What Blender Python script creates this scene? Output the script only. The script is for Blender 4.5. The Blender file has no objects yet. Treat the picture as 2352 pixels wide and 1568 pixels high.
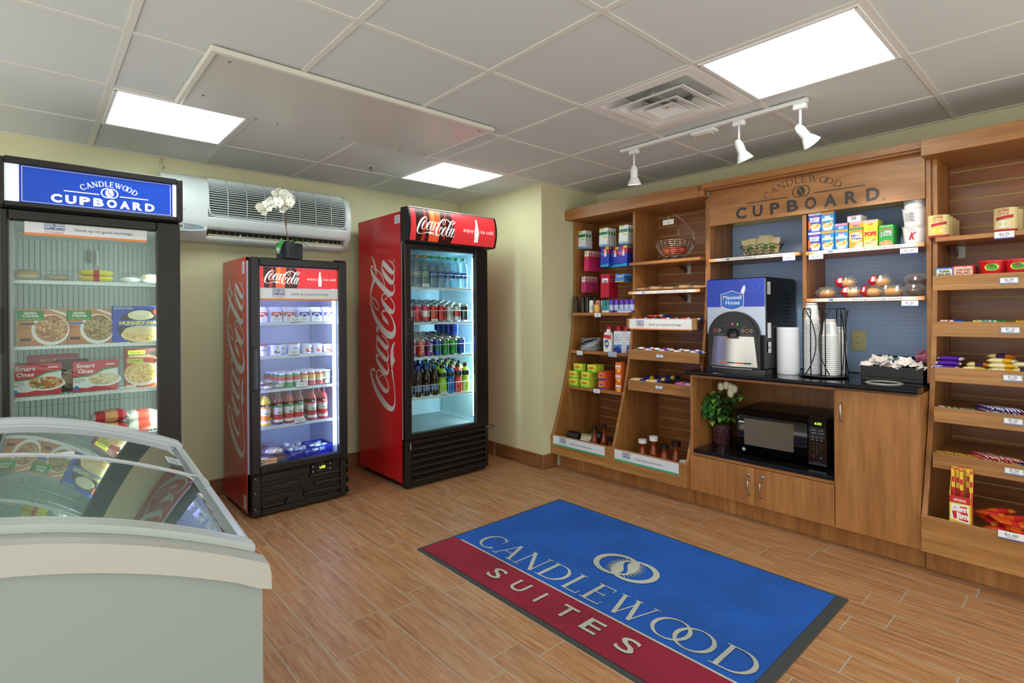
import bpy, math, random
from mathutils import Vector, Matrix
R = math.radians
PI = math.pi
col = bpy.context.scene.collection
SC = bpy.context.scene

# ---------------------------------------------------------------- camera, world, exposure
CF, CX, CY, YAW, ROLL, CH = 1223.0, 1150.0, 717.3, 0.7207, -0.0075, 1.265
_fw = Vector((math.sin(YAW), math.cos(YAW), 0)); _r0 = Vector((math.cos(YAW), -math.sin(YAW), 0)); _u0 = Vector((0, 0, 1))
_rt = _r0*math.cos(ROLL) + _u0*math.sin(ROLL); _up = -_r0*math.sin(ROLL) + _u0*math.cos(ROLL)
cam = bpy.data.objects.new('camera', bpy.data.cameras.new('camera')); col.objects.link(cam)
m = Matrix.Identity(4)
for i in range(3):
    m[i][0] = _rt[i]; m[i][1] = _up[i]; m[i][2] = -_fw[i]
m[2][3] = CH
cam.matrix_world = m
cam.data.sensor_width = 36; cam.data.lens = 36*CF/2352
cam.data.shift_x = (1176-CX)/2352; cam.data.shift_y = (CY-784)/2352
cam.data.clip_start = .05; cam.data.clip_end = 50
SC.camera = cam

w = bpy.data.worlds.new('ambient_fill'); SC.world = w; w.use_nodes = True  # even fill light added around the room, standing for unseen lobby lighting
w.node_tree.nodes['Background'].inputs[0].default_value = (.97, .97, .93, 1)
w.node_tree.nodes['Background'].inputs[1].default_value = 1.15
SC.view_settings.view_transform = 'Standard'; SC.view_settings.look = 'None'
SC.view_settings.exposure = 0.62; SC.view_settings.gamma = 1.0; SC.view_settings.use_curve_mapping = False
PANEL_EMIT = 8.0          # ceiling light panels
LED = 1.0                 # cooler lamps
SPOT = 15.0               # track heads

def at(px, py, **k):
    """the point where the sight line through a pixel of the 2352x1568 frame meets a known plane of the room"""
    d = _fw + _rt*((px-CX)/CF) + _up*((CY-py)/CF)
    (a, v), = k.items(); i = 'xyz'.index(a); o = (0, 0, CH)
    return Vector(o) + d*((v-o[i])/d[i])
ZR = dict(a=(1250,400,4.3564),b=(1250,740,3.8256),c=(1600,330,4.3556),d=(1570,600,4.126),e=(1570,850,3.563),f=(2090,260,3.137),
    g=(2090,700,4.126),h=(2090,1000,3.92),k=(1280,440,6.03),m=(1840,470,8.11),n=(1960,780,13.83),o=(500,570,4.75),p=(500,850,4.356),
    q=(810,460,4.612),r=(810,780,4.356),s=(400,380,5.6),t=(0,340,3.563),u=(0,700,4.479),w=(590,420,8.71))
def A(k, u, v, **kw):
    o = ZR[k]; return at(o[0]+u/o[2], o[1]+v/o[2], **kw)

# ---------------------------------------------------------------- materials
def lin(h):
    o = []
    for i in (0, 2, 4):
        c = int(h[i:i+2], 16)/255; o.append(c/12.92 if c <= .04045 else ((c+.055)/1.055)**2.4)
    return (*o, 1)
_mats = {}
def C(h, rough=.5, metal=0, emit=0, coat=0, bump=0):
    key = (h, rough, metal, emit, coat, bump)
    if key in _mats: return _mats[key]
    mt = bpy.data.materials.new('paint_'+h); mt.use_nodes = True
    b = mt.node_tree.nodes['Principled BSDF']
    b.inputs['Base Color'].default_value = lin(h); b.inputs['Roughness'].default_value = rough
    b.inputs['Metallic'].default_value = metal; b.inputs['Coat Weight'].default_value = coat
    if emit:
        b.inputs['Emission Color'].default_value = lin(h); b.inputs['Emission Strength'].default_value = emit
    if bump:
        N = mt.node_tree.nodes; L = mt.node_tree.links
        n = N.new('ShaderNodeTexNoise'); n.inputs['Scale'].default_value = 90; n.inputs['Detail'].default_value = 3
        bp = N.new('ShaderNodeBump'); bp.inputs['Strength'].default_value = bump; bp.inputs['Distance'].default_value = .003
        L.new(n.outputs[0], bp.inputs['Height']); L.new(bp.outputs[0], b.inputs['Normal'])
    _mats[key] = mt; return mt
class NT:
    """small node-tree helper"""
    def __init__(s, name):
        s.mt = bpy.data.materials.new(name); s.mt.use_nodes = True
        s.N = s.mt.node_tree.nodes; s.L = s.mt.node_tree.links; s.b = s.N['Principled BSDF']
    def n(s, t, **k):
        x = s.N.new('ShaderNode'+t)
        for a, v in k.items(): setattr(x, a, v)
        return x
    def inp(s, sock, v):
        if isinstance(v, bpy.types.NodeSocket): s.L.new(v, sock)
        elif v is not None: sock.default_value = v
    def math(s, op, a, b=None, c=None):
        x = s.n('Math', operation=op); s.inp(x.inputs[0], a); s.inp(x.inputs[1], b)
        if c is not None: s.inp(x.inputs[2], c)
        return x.outputs[0]
    def coord(s, scale=(1,1,1), loc=(0,0,0), kind='Object'):
        t = s.n('TexCoord'); mp = s.n('Mapping'); s.L.new(t.outputs[kind], mp.inputs[0])
        mp.inputs['Scale'].default_value = scale; mp.inputs['Location'].default_value = loc
        return mp.outputs[0]
    def noise(s, vec, scale, detail=4, rough=.5, dist=0):
        x = s.n('TexNoise'); s.L.new(vec, x.inputs['Vector']); x.inputs['Scale'].default_value = scale
        x.inputs['Detail'].default_value = detail; x.inputs['Roughness'].default_value = rough; x.inputs['Distortion'].default_value = dist
        return x.outputs[0]
    def ramp(s, f, stops, interp='LINEAR'):
        x = s.n('ValToRGB'); s.inp(x.inputs[0], f); e = x.color_ramp.elements; x.color_ramp.interpolation = interp
        while len(e) < len(stops): e.new(.5)
        for i, (p, c) in enumerate(stops): e[i].position = p; e[i].color = lin(c) if isinstance(c, str) else (c, c, c, 1)
        return x.outputs[0]
    def mix(s, f, a, b, mode='MIX'):
        x = s.n('Mix', data_type='RGBA', blend_type=mode); s.inp(x.inputs[0], f)
        for k, v in ((6, a), (7, b)):
            s.inp(x.inputs[k], lin(v) if isinstance(v, str) else v)
        return x.outputs[2]
    def bump(s, h, st=.3, d=.002):
        x = s.n('Bump'); x.inputs['Strength'].default_value = st; x.inputs['Distance'].default_value = d
        s.L.new(h, x.inputs['Height']); s.L.new(x.outputs[0], s.b.inputs['Normal'])
    def out(s, colr, rough=.5, **k):
        s.inp(s.b.inputs['Base Color'], colr); s.inp(s.b.inputs['Roughness'], rough)
        for a, v in k.items(): s.b.inputs[a.replace('_', ' ')].default_value = v
        return s.mt

def wood(name, sc, a='a9713b', b='bb844b', c='986232', rough=.38):
    t = NT(name); v = t.coord(sc)
    n1 = t.noise(v, 1.0, 6, .6, .6); n2 = t.noise(v, 4.5, 3, .6)
    c1 = t.ramp(n1, [(.3, c), (.5, a), (.72, b)])
    c2 = t.ramp(n2, [(.35, '9c9c9c'), (.6, 'ffffff')])
    return t.out(t.mix(.35, c1, c2, 'MULTIPLY'), rough)
WV = wood('cherry_laminate_upright_grain', (9, 9, .9))
WH = wood('cherry_laminate_level_grain', (9, .9, 9))
WT = wood('tray_maple_level_grain', (14, 1.0, 22), 'ab7740', 'bd8a50', '9a6835')
WS = wood('slatwall_laminate', (4, 1.1, 9), '955c34', 'a66c40', '844f2b', .3)
BASEB = wood('baseboard_wood_tile', (3, 3, 40), '8a5a36', '99683f', '744826', .4)
def mk_floor():
    t = NT('wood_look_floor_tile'); tc = t.n('TexCoord'); sp = t.n('SeparateXYZ'); t.L.new(tc.outputs['Object'], sp.inputs[0])
    X, Y = sp.outputs[0], sp.outputs[1]
    u = t.math('DIVIDE', t.math('ADD', X, .035), .1425); row = t.math('FLOOR', u); fu = t.math('FRACT', u)
    wn = t.n('TexWhiteNoise', noise_dimensions='1D'); t.L.new(row, wn.inputs['W'])
    v = t.math('DIVIDE', t.math('ADD', Y, t.math('MULTIPLY', wn.outputs['Value'], .6)), .6); pl = t.math('FLOOR', v); fv = t.math('FRACT', v)
    def edge(f, s, g):
        d = t.math('MULTIPLY', t.math('MINIMUM', f, t.math('SUBTRACT', 1.0, f)), s)
        return t.math('LESS_THAN', d, g)
    g = t.math('MAXIMUM', edge(fu, .1425, .0019), edge(fv, .6, .0019))
    idn = t.n('TexWhiteNoise', noise_dimensions='2D'); cb = t.n('CombineXYZ'); t.L.new(row, cb.inputs[0]); t.L.new(pl, cb.inputs[1]); t.L.new(cb.outputs[0], idn.inputs['Vector'])
    cv = t.n('CombineXYZ'); t.L.new(t.math('ADD', t.math('MULTIPLY', X, 55), t.math('MULTIPLY', idn.outputs['Value'], 50)), cv.inputs[0])
    t.L.new(t.math('MULTIPLY', Y, 3.6), cv.inputs[1]); t.L.new(t.math('MULTIPLY', idn.outputs['Value'], 37), cv.inputs[2])
    n1 = t.noise(cv.outputs[0], 1.0, 5, .62, 1.1); n2 = t.noise(cv.outputs[0], 5.0, 3, .6, .3)
    c1 = t.ramp(n1, [(.32, 'a5714a'), (.5, 'bd8c62'), (.68, 'cba37a')])
    c1 = t.mix(.3, c1, t.ramp(n2, [(.35, 'a9a09a'), (.6, 'ffffff')]), 'MULTIPLY')
    c1 = t.mix(.28, c1, t.ramp(idn.outputs['Value'], [(0, 'b88a72'), (.5, 'd2a884'), (1, 'ecca9e')]), 'MULTIPLY')
    c2 = t.mix(g, c1, 'a9a898')
    t.bump(t.math('SUBTRACT', t.math('MULTIPLY', n1, .25), g), .35, .0015)
    return t.out(c2, t.math('ADD', .4, t.math('MULTIPLY', g, .4)))
FLOOR = mk_floor()
def mk_plain(name, c, rough, sc, st, d=.002):
    t = NT(name); t.bump(t.noise(t.coord(), sc, 4), st, d); return t.out(lin(c), rough)
WALL = mk_plain('cream_wall_paint', 'd5d1a8', .6, 160, .25)
TILE = mk_plain('ceiling_tile_white', 'd2d7d4', .85, 420, .35, .001)
STEEL = mk_plain('brushed_steel', 'c9c6bf', .25, 60, .05); STEEL.node_tree.nodes['Principled BSDF'].inputs['Metallic'].default_value = 1
def mk_granite():
    t = NT('black_granite'); n = t.noise(t.coord(), 350, 3, .7)
    return t.out(t.ramp(n, [(.45, '0b0c0d'), (.62, '1a1b1d'), (.75, '3c3d3f')]), .07)
GRANITE = mk_granite()
def mk_paper():
    t = NT('blue_ring_wallpaper'); tc = t.n('TexCoord'); sp = t.n('SeparateXYZ'); t.L.new(tc.outputs['Object'], sp.inputs[0])
    Y, Z = sp.outputs[1], sp.outputs[2]; tot = None
    for oy, oz in ((0, 0), (.0255, .024)):
        u = t.math('MULTIPLY', t.math('SUBTRACT', t.math('FRACT', t.math('DIVIDE', t.math('ADD', Y, oy), .051)), .5), .051)
        v = t.math('MULTIPLY', t.math('SUBTRACT', t.math('FRACT', t.math('DIVIDE', t.math('ADD', Z, oz), .048)), .5), .048)
        for s in (-.0062, .0062):
            us = t.math('ADD', u, s)
            d = t.math('SQRT', t.math('ADD', t.math('MULTIPLY', us, us), t.math('MULTIPLY', v, v)))
            r = t.math('LESS_THAN', t.math('ABSOLUTE', t.math('SUBTRACT', d, .0148)), .0011)
            tot = r if tot is None else t.math('MAXIMUM', tot, r)
    return t.out(t.mix(tot, '9dbdee', 'bfd2e2'), .55)
PAPER = mk_paper()
def mk_rug(name, a, b):
    t = NT(name); v = t.coord(); n = t.noise(v, 260, 3, .7); n2 = t.noise(v, 3.2, 3)
    c = t.mix(.5, t.ramp(n, [(.3, a), (.7, b)]), t.ramp(n2, [(.35, 'c4c4c4'), (.6, 'ffffff')]), 'MULTIPLY')
    t.bump(n, .8, .004); return t.out(c, .95)
RUGB = mk_rug('rug_blue_pile', '08489e', '1a6ad2'); RUGR = mk_rug('rug_red_pile', '7c0f28', 'ae2140'); RUGW = mk_rug('rug_cream_pile', 'b4b7a8', 'd6d6c8')
def mk_red():
    t = NT('red_droplet_wrap'); vo = t.n('TexVoronoi'); t.L.new(t.coord((1, 1, 1)), vo.inputs[0]); vo.inputs['Scale'].default_value = 26
    m1 = t.math('LESS_THAN', vo.outputs['Distance'], .085)
    c = t.mix(t.math('MULTIPLY', m1, .35), t.ramp(t.noise(t.coord(), 1.5, 2), [(.3, 'b0141c'), (.7, 'cf2029')]), 'e2906a')
    return t.out(c, .22)
RED = mk_red()
def mk_food(name, stops, sc=110):
    t = NT(name); vo = t.n('TexVoronoi'); t.L.new(t.coord(), vo.inputs[0]); vo.inputs['Scale'].default_value = sc
    t.bump(vo.outputs['Distance'], .4, .002)
    return t.out(t.ramp(t.math('FRACT', t.math('MULTIPLY', vo.outputs['Color'], 3.7)) if False else vo.outputs['Color'], stops), .4)
F_BROWN = mk_food('food_pasta_brown', [(.1, '8a5526'), (.4, 'c08a4c'), (.6, 'd9b77c'), (.85, 'a33a1e')])
F_VEG = mk_food('food_vegetables', [(.1, '5c4a1c'), (.35, '9b8a4a'), (.6, 'c9a86a'), (.9, '7a2d18')])
F_RED = mk_food('food_orange_chicken', [(.1, 'b04a18'), (.4, 'd8772c'), (.6, 'e3c89a'), (.85, '47702c')])
F_CREAM = mk_food('food_cream_pasta', [(.1, 'c9b880'), (.5, 'e8deba'), (.85, 'b9a060')])
F_CEREAL = mk_food('food_cereal', [(.1, 'c98a30'), (.5, 'f0d9a0'), (.8, 'e8b45a')], 90)
F_LOOP = mk_food('food_loops', [(.1, 'd8743c'), (.5, 'e9b48a'), (.8, '6f9a3a')], 120)
F_CANDY = mk_food('candy_mix', [(.1, 'c8242c'), (.35, '2b4fc0'), (.6, 'e7d23a'), (.85, '2f9a46')], 45)
def mk_glass(name, tint='ffffff', refl=1.0, body=0.0, bodyc='d8e6e6'):
    t = NT(name); tr = t.n('BsdfTransparent'); tr.inputs[0].default_value = lin(tint)
    gl = t.n('BsdfGlossy'); gl.inputs['Roughness'].default_value = .01
    lw = t.n('LayerWeight'); lw.inputs[0].default_value = .5; fr = t.math('ADD', .04, t.math('MULTIPLY', .96, t.math('POWER', lw.outputs['Facing'], 5.0)))
    mx = t.n('MixShader'); t.L.new(t.math('MINIMUM', t.math('MULTIPLY', fr, refl), 1.0), mx.inputs[0]); t.L.new(tr.outputs[0], mx.inputs[1]); t.L.new(gl.outputs[0], mx.inputs[2])
    last = mx.outputs[0]
    if body:
        df = t.n('BsdfDiffuse'); df.inputs[0].default_value = lin(bodyc); m2 = t.n('MixShader'); m2.inputs[0].default_value = body
        t.L.new(last, m2.inputs[1]); t.L.new(df.outputs[0], m2.inputs[2]); last = m2.outputs[0]
    t.L.new(last, t.N['Material Output'].inputs[0]); return t.mt
GLASS = mk_glass('door_glass', 'f4faf8', .8)
LIDG = mk_glass('curved_lid_glass', 'e6f2ef', 1.9, .03, 'dfe9e6')
FILM = mk_glass('clear_film', 'ffffff', 1.5, .07, 'e8eef2')
PET = mk_glass('clear_bottle', 'def4fa', 1.4, .12, 'dff2fa')
WHITE = C('ededed', .4); BLACK = C('0c0b0b', .3); BLK = C('171311', .35)
def WT_(h='f0f0ee'): return C(h, .35)

# ---------------------------------------------------------------- mesh building
def catmull(p, n=6, closed=False):
    out = []; L = len(p)
    for i in range(L if closed else L-1):
        q = [p[(i+k-1) % L] if closed else p[min(max(i+k-1, 0), L-1)] for k in range(4)]
        for j in range(n):
            t = j/n; t2 = t*t; t3 = t2*t
            out.append(tuple(.5*(2*b+(c-a)*t+(2*a-5*b+4*c-d)*t2+(3*b-a-3*c+d)*t3) for a, b, c, d in zip(*q)))
    if not closed: out.append(tuple(p[-1]))
    return out
_txt = {}
def glyphs(s, bold=0):
    k = (s, bold)
    if k not in _txt:
        cu = bpy.data.curves.new('t', 'FONT'); cu.body = s; cu.size = 1; cu.offset = bold; cu.resolution_u = 3
        ob = bpy.data.objects.new('t', cu); me = bpy.data.meshes.new_from_object(ob)
        vs = [(v.co.x, v.co.y) for v in me.vertices]; fs = [tuple(f.vertices) for f in me.polygons]
        bpy.data.objects.remove(ob); bpy.data.curves.remove(cu); bpy.data.meshes.remove(me)
        if not vs: vs = [(0, 0)]
        _txt[k] = (vs, fs, min(v[0] for v in vs), max(v[0] for v in vs), min(v[1] for v in vs), max(v[1] for v in vs))
    return _txt[k]
class MB:
    def __init__(s, xf=None): s.v = []; s.f = []; s.mi = []; s.sm = []; s.mats = []; s.xf = xf
    def add(s, vs, fs, mat, smooth=False):
        if mat not in s.mats: s.mats.append(mat)
        i = s.mats.index(mat); o = len(s.v)
        s.v += [s.xf @ Vector(p) for p in vs] if s.xf else [Vector(p) for p in vs]
        for f in fs: s.f.append(tuple(a+o for a in f)); s.mi.append(i); s.sm.append(smooth)
        return s
    def box(s, a, b, mat, bev=0):
        (x0, y0, z0), (x1, y1, z1) = [min(p, q) for p, q in zip(a, b)], [max(p, q) for p, q in zip(a, b)]
        if not bev:
            v = [(x, y, z) for z in (z0, z1) for x, y in ((x0, y0), (x1, y0), (x1, y1), (x0, y1))]
            return s.add(v, [(3,2,1,0),(4,5,6,7),(0,1,5,4),(1,2,6,5),(2,3,7,6),(3,0,4,7)], mat)
        e = min(bev, (x1-x0)*.49, (y1-y0)*.49, (z1-z0)*.49); v = []; ids = {}
        for sx in (0, 1):
            for sy in (0, 1):
                for sz in (0, 1):
                    c = [x1 if sx else x0, y1 if sy else y0, z1 if sz else z0]; d = [-e if sx else e, -e if sy else e, -e if sz else e]
                    for k in range(3):
                        p = [c[i]+(0 if i == k else d[i]) for i in range(3)]; ids[sx, sy, sz, k] = len(v); v.append(p)
        f = []
        for k in range(3):
            o = [i for i in range(3) if i != k]
            for sg in (0, 1):
                q = []
                for a_, b_ in ((0, 0), (1, 0), (1, 1), (0, 1)):
                    t = [0]*3; t[k] = sg; t[o[0]] = a_; t[o[1]] = b_; q.append(ids[(*t, k)])
                if (sg == 0) != (k == 1): q.reverse()
                f.append(tuple(q))
            for a_ in (0, 1):
                for b_ in (0, 1):
                    q = []
                    for sg, kk in ((0, o[0]), (1, o[0]), (1, o[1]), (0, o[1])):
                        t = [0]*3; t[k] = sg; t[o[0]] = a_; t[o[1]] = b_; q.append(ids[(*t, kk)])
                    f.append(tuple(q))
        for t in [(a_, b_, c_) for a_ in (0, 1) for b_ in (0, 1) for c_ in (0, 1)]: f.append(tuple(ids[(*t, k)] for k in range(3)))
        return s.add(v, f, mat)
    def prism(s, poly, ax, a, b, mat, smooth=False):
        def P(p, t): return {'x': (t, p[0], p[1]), 'y': (p[0], t, p[1]), 'z': (p[0], p[1], t)}[ax]
        n = len(poly); s.add([P(p, a) for p in poly]+[P(p, b) for p in poly], [(i, (i+1) % n, (i+1) % n+n, i+n) for i in range(n)], mat, smooth)
        return s.add([P(p, a) for p in poly]+[P(p, b) for p in poly], [tuple(range(n)), tuple(range(2*n-1, n-1, -1))], mat)
    def ribbon(s, prof, ax, a, b, mat, th=0, smooth=True):
        """open profile extruded along an axis (a curved sheet of thickness th measured along the second profile coordinate)"""
        q = prof+[(p[0], p[1]-th) for p in reversed(prof)] if th else prof
        if th: return s.prism(q, ax, a, b, mat, smooth)
        def P(p, t): return {'x': (t, p[0], p[1]), 'y': (p[0], t, p[1]), 'z': (p[0], p[1], t)}[ax]
        n = len(prof); return s.add([P(p, a) for p in prof]+[P(p, b) for p in prof], [(i, i+1, i+1+n, i+n) for i in range(n-1)], mat, smooth)
    def lathe(s, prof, c=(0, 0, 0), n=16, mat=None, mats=None, sx=1, sy=1, ax='z'):
        """prof: (r, z) from bottom to top; mats: one material per segment"""
        for i in range(len(prof)-1):
            (r0, z0), (r1, z1) = prof[i], prof[i+1]; v = []
            for r, z in ((r0, z0), (r1, z1)):
                for k in range(n):
                    t = 2*PI*k/n; p = (r*math.cos(t)*sx, r*math.sin(t)*sy, z)
                    if ax == 'x': p = (p[2], p[0], p[1])
                    if ax == 'y': p = (p[0], p[2], p[1])
                    v.append((c[0]+p[0], c[1]+p[1], c[2]+p[2]))
            f = [(k, (k+1) % n, (k+1) % n+n, k+n) for k in range(n)]
            s.add(v, f, mats[i] if mats else mat, abs(z1-z0) > 1e-6)
        return s
    def tube(s, path, r, mat, n=6, closed=False, cap=True):
        P = [Vector(p) for p in path]; L = len(P); v = []; up = None
        for i in range(L):
            a = P[(i-1) % L] if (closed or i) else P[0]; b = P[(i+1) % L] if (closed or i < L-1) else P[-1]
            t = (b-a).normalized() if (b-a).length > 1e-9 else Vector((0, 0, 1))
            if up is None: up = t.orthogonal().normalized()
            up = (up-t*up.dot(t)); up = up.normalized() if up.length > 1e-6 else t.orthogonal().normalized()
            sd = t.cross(up); rr = r[i] if isinstance(r, (list, tuple)) else r
            for k in range(n):
                g = 2*PI*k/n; v.append(P[i]+(up*math.cos(g)+sd*math.sin(g))*rr)
        f = [(i*n+k, i*n+(k+1) % n, ((i+1) % L)*n+(k+1) % n, ((i+1) % L)*n+k) for i in range(L if closed else L-1) for k in range(n)]
        if cap and not closed: f += [tuple(range(n-1, -1, -1)), tuple(range((L-1)*n, L*n))]
        return s.add(v, f, mat, n > 4)
    def ball(s, c, r, mat, nu=12, nv=8, wob=0, seed=0):
        rx, ry, rz = r if isinstance(r, (tuple, list)) else (r, r, r); rnd = random.Random(seed); v = [(c[0], c[1], c[2]-rz)]
        for j in range(1, nv):
            a = -PI/2+PI*j/nv
            for i in range(nu):
                t = 2*PI*i/nu; q = 1+wob*(rnd.random()-.5)
                v.append((c[0]+rx*q*math.cos(a)*math.cos(t), c[1]+ry*q*math.cos(a)*math.sin(t), c[2]+rz*q*math.sin(a)))
        v.append((c[0], c[1], c[2]+rz)); e = len(v)-1
        f = [(0, 1+(i+1) % nu, 1+i) for i in range(nu)]+[(e, 1+(nv-2)*nu+i, 1+(nv-2)*nu+(i+1) % nu) for i in range(nu)]
        f += [(1+j*nu+i, 1+j*nu+(i+1) % nu, 1+(j+1)*nu+(i+1) % nu, 1+(j+1)*nu+i) for j in range(nv-2) for i in range(nu)]
        return s.add(v, f, mat, True)
    # ---- flat printed art on a face: origin P, axes u (reading direction) and v (up)
    def frame(s, P, u, v):
        s.fp, s.fu, s.fv = Vector(P), Vector(u).normalized(), Vector(v).normalized(); s.fn = s.fu.cross(s.fv); s.lay = .0004; return s
    def _p2(s, x, y): return s.fp+s.fu*x+s.fv*y+s.fn*s.lay
    def _nx(s): s.lay += .00012
    def p2(s, pts, mat): s.add([s._p2(*p) for p in pts], [tuple(range(len(pts)))], mat); s._nx(); return s
    def r2(s, x0, y0, x1, y1, mat): return s.p2([(x0, y0), (x1, y0), (x1, y1), (x0, y1)], mat)
    def e2(s, cx, cy, rx, ry, mat, n=20): return s.p2([(cx+rx*math.cos(2*PI*i/n), cy+ry*math.sin(2*PI*i/n)) for i in range(n)], mat)
    def ring2(s, cx, cy, ro, ri, mat, dx=0, n=40, ry=1):
        o = [(cx+ro*math.cos(2*PI*i/n), cy+ry*ro*math.sin(2*PI*i/n)) for i in range(n)]+[(cx+dx+ri*math.cos(2*PI*i/n), cy+ry*ri*math.sin(2*PI*i/n)) for i in range(n)]
        s.add([s._p2(*p) for p in o], [(i, (i+1) % n, (i+1) % n+n, i+n) for i in range(n)], mat); s._nx(); return s
    def t2(s, txt, x, y, h, mat, w=None, al='c', bold=.0, slant=0):
        """text of cap height h; x, y the bottom centre (or left) of the line; w squeezes or stretches it to a width"""
        vs, fs, x0, x1, y0, y1 = glyphs(txt, bold); k = h/.7; W = (x1-x0)*k; kx = k*(w/W) if w else k
        ox = x-((x1-x0)*kx/2 if al == 'c' else 0)
        s.add([s._p2(ox+(a-x0)*kx+slant*b*k, y+b*k) for a, b in vs], fs, mat); s._nx(); return s
    def s2(s, pts, mat, closed=False, n=5, sc=None):
        """variable-width stroke through (x, y, width)"""
        q = catmull(pts, n, closed); L = len(q); l = []; r = []
        for i, (x, y, wd) in enumerate(q):
            a = q[(i-1) % L] if (closed or i) else q[0]; b = q[(i+1) % L] if (closed or i < L-1) else q[-1]
            dx, dy = b[0]-a[0], b[1]-a[1]; d = math.hypot(dx, dy) or 1; wd = max(wd, .0)/2
            l.append((x-dy/d*wd, y+dx/d*wd)); r.append((x+dy/d*wd, y-dx/d*wd))
        s.add([s._p2(*p) for p in l+r], [(i, (i+1) % L, (i+1) % L+L, i+L) for i in range(L if closed else L-1)], mat)
        s.lay += .00006; return s
    def mesh(s, name, org=(0, 0, 0)):
        me = bpy.data.meshes.new(name); o = Vector(org)
        me.from_pydata([tuple(p-o) for p in s.v], [], s.f)
        for mt in s.mats: me.materials.append(mt)
        me.polygons.foreach_set('material_index', s.mi); me.polygons.foreach_set('use_smooth', s.sm); me.update(); return me
    def build(s, name, parent=None, org=None):
        """link as ONE mesh object, in world coordinates; under a parent the mesh keeps its place"""
        if parent is not None and org is None: org = parent['_o']
        org = org or (0, 0, 0)
        ob = bpy.data.objects.new(name, s.mesh(name, org)); col.objects.link(ob)
        if parent is None: ob.location = org
        else:
            ob.parent = parent; ob.location = (0, 0, 0)
        ob['_o'] = tuple(org)
        return ob
def tag(o, label, cat, group=None, kind=None):
    if label: o['label'] = label
    if cat: o['category'] = cat
    if group: o['group'] = group
    if kind: o['kind'] = kind
    return o
def root(name, label, cat, loc=(0, 0, 0), group=None):
    """an Empty at the thing's base; its parts are built in world coordinates"""
    o = bpy.data.objects.new(name, None); o.empty_display_size = .05; col.objects.link(o); o.location = loc; o['_o'] = tuple(loc)
    return tag(o, label, cat, group)
def struct(name, mb, parent=None):
    o = mb.build(name, parent)
    if parent is None: o['kind'] = 'structure'
    return o
_proto = {}
def proto(kind, fn):
    """fn() -> list of (part name, MB in local coordinates facing -Y, base at the origin[, parent index])"""
    if kind not in _proto: _proto[kind] = [(p[0], p[1].mesh(p[0]), p[2] if len(p) > 2 else None) for p in fn()]
    return _proto[kind]
def place(name, kind, fn, loc, rz, label, cat, group=None, tilt=(0, 0), scale=None):
    parts = proto(kind, fn)
    if len(parts) == 1:
        r = bpy.data.objects.new(name, parts[0][1]); col.objects.link(r)
    else:
        r = bpy.data.objects.new(name, None); r.empty_display_size = .03; col.objects.link(r); obs = []
        for nm, me, pi in parts:
            c = bpy.data.objects.new(nm, me); col.objects.link(c); c.parent = r if pi is None else obs[pi]; obs.append(c)
    r.location = loc; r.rotation_euler = (tilt[0], tilt[1], rz)
    if scale: r.scale = scale
    return tag(r, label, cat, group)
RW = -PI/2      # facing into the room from the right-hand wall (-X)

# ---------------------------------------------------------------- lettering and emblems drawn as flat strokes
def _arc(cx, cy, rx, ry, a0, a1, w0, w1, n=14):
    o = []
    for i in range(n+1):
        a = R(a0+(a1-a0)*i/n); k = abs(math.cos(a)); o.append((cx+rx*math.cos(a), cy+ry*math.sin(a), w0+(w1-w0)*k**1.5))
    return o
T, K = .045, .12
SERIF = {
 'C': (.86, [_arc(.47, .5, .42, .48, 48, 318, T, K), [(.76, .66, .03), (.78, .96, .03)], [(.78, .18, .03), (.76, .06, .03)]]),
 'A': (.92, [[(.14, 0, T), (.47, 1, T)], [(.45, 1, K), (.82, 0, K)], [(.27, .36, T), (.66, .36, T)], [(.02, .015, .035), (.28, .015, .035)], [(.66, .015, .035), (.96, .015, .035)]]),
 'N': (.95, [[(.16, 0, T), (.16, 1, T)], [(.14, 1, K), (.82, 0, K)], [(.82, 0, T), (.82, 1, T)], [(.02, .985, .035), (.24, .985, .035)], [(.04, .015, .035), (.28, .015, .035)], [(.70, .985, .035), (.94, .985, .035)]]),
 'D': (.95, [[(.18, 0, K), (.18, 1, K)], [(.1, .98, T), (.42, .98, T)]+_arc(.42, .5, .44, .475, 88, -88, T, K)+[(.1, .02, T)], [(.03, .015, .035), (.3, .015, .035)], [(.03, .985, .035), (.3, .985, .035)]]),
 'L': (.68, [[(.17, 0, K), (.17, 1, K)], [(.1, .02, T), (.62, .02, T)], [(.62, 0, .04), (.64, .22, .02)], [(.03, .985, .035), (.32, .985, .035)]]),
 'E': (.74, [[(.17, 0, K), (.17, 1, K)], [(.04, .02, T), (.66, .02, T)], [(.04, .98, T), (.62, .98, T)], [(.17, .52, T), (.52, .52, T)], [(.66, 0, .03), (.68, .2, .02)], [(.61, .8, .02), (.61, 1, .03)], [(.52, .42, .025), (.52, .62, .025)]]),
 'W': (1.25, [[(.12, 1, K), (.4, 0, K)], [(.4, 0, T), (.64, .9, T)], [(.56, 1, K), (.86, 0, K)], [(.86, 0, T), (1.13, 1, T)], [(0, .985, .035), (.26, .985, .035)], [(.46, .985, .035), (.7, .985, .035)], [(1.02, .985, .035), (1.24, .985, .035)]]),
 'O': (1.0, [_arc(.5, .5, .45, .48, 0, 360, T, K, 24)])}
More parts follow.
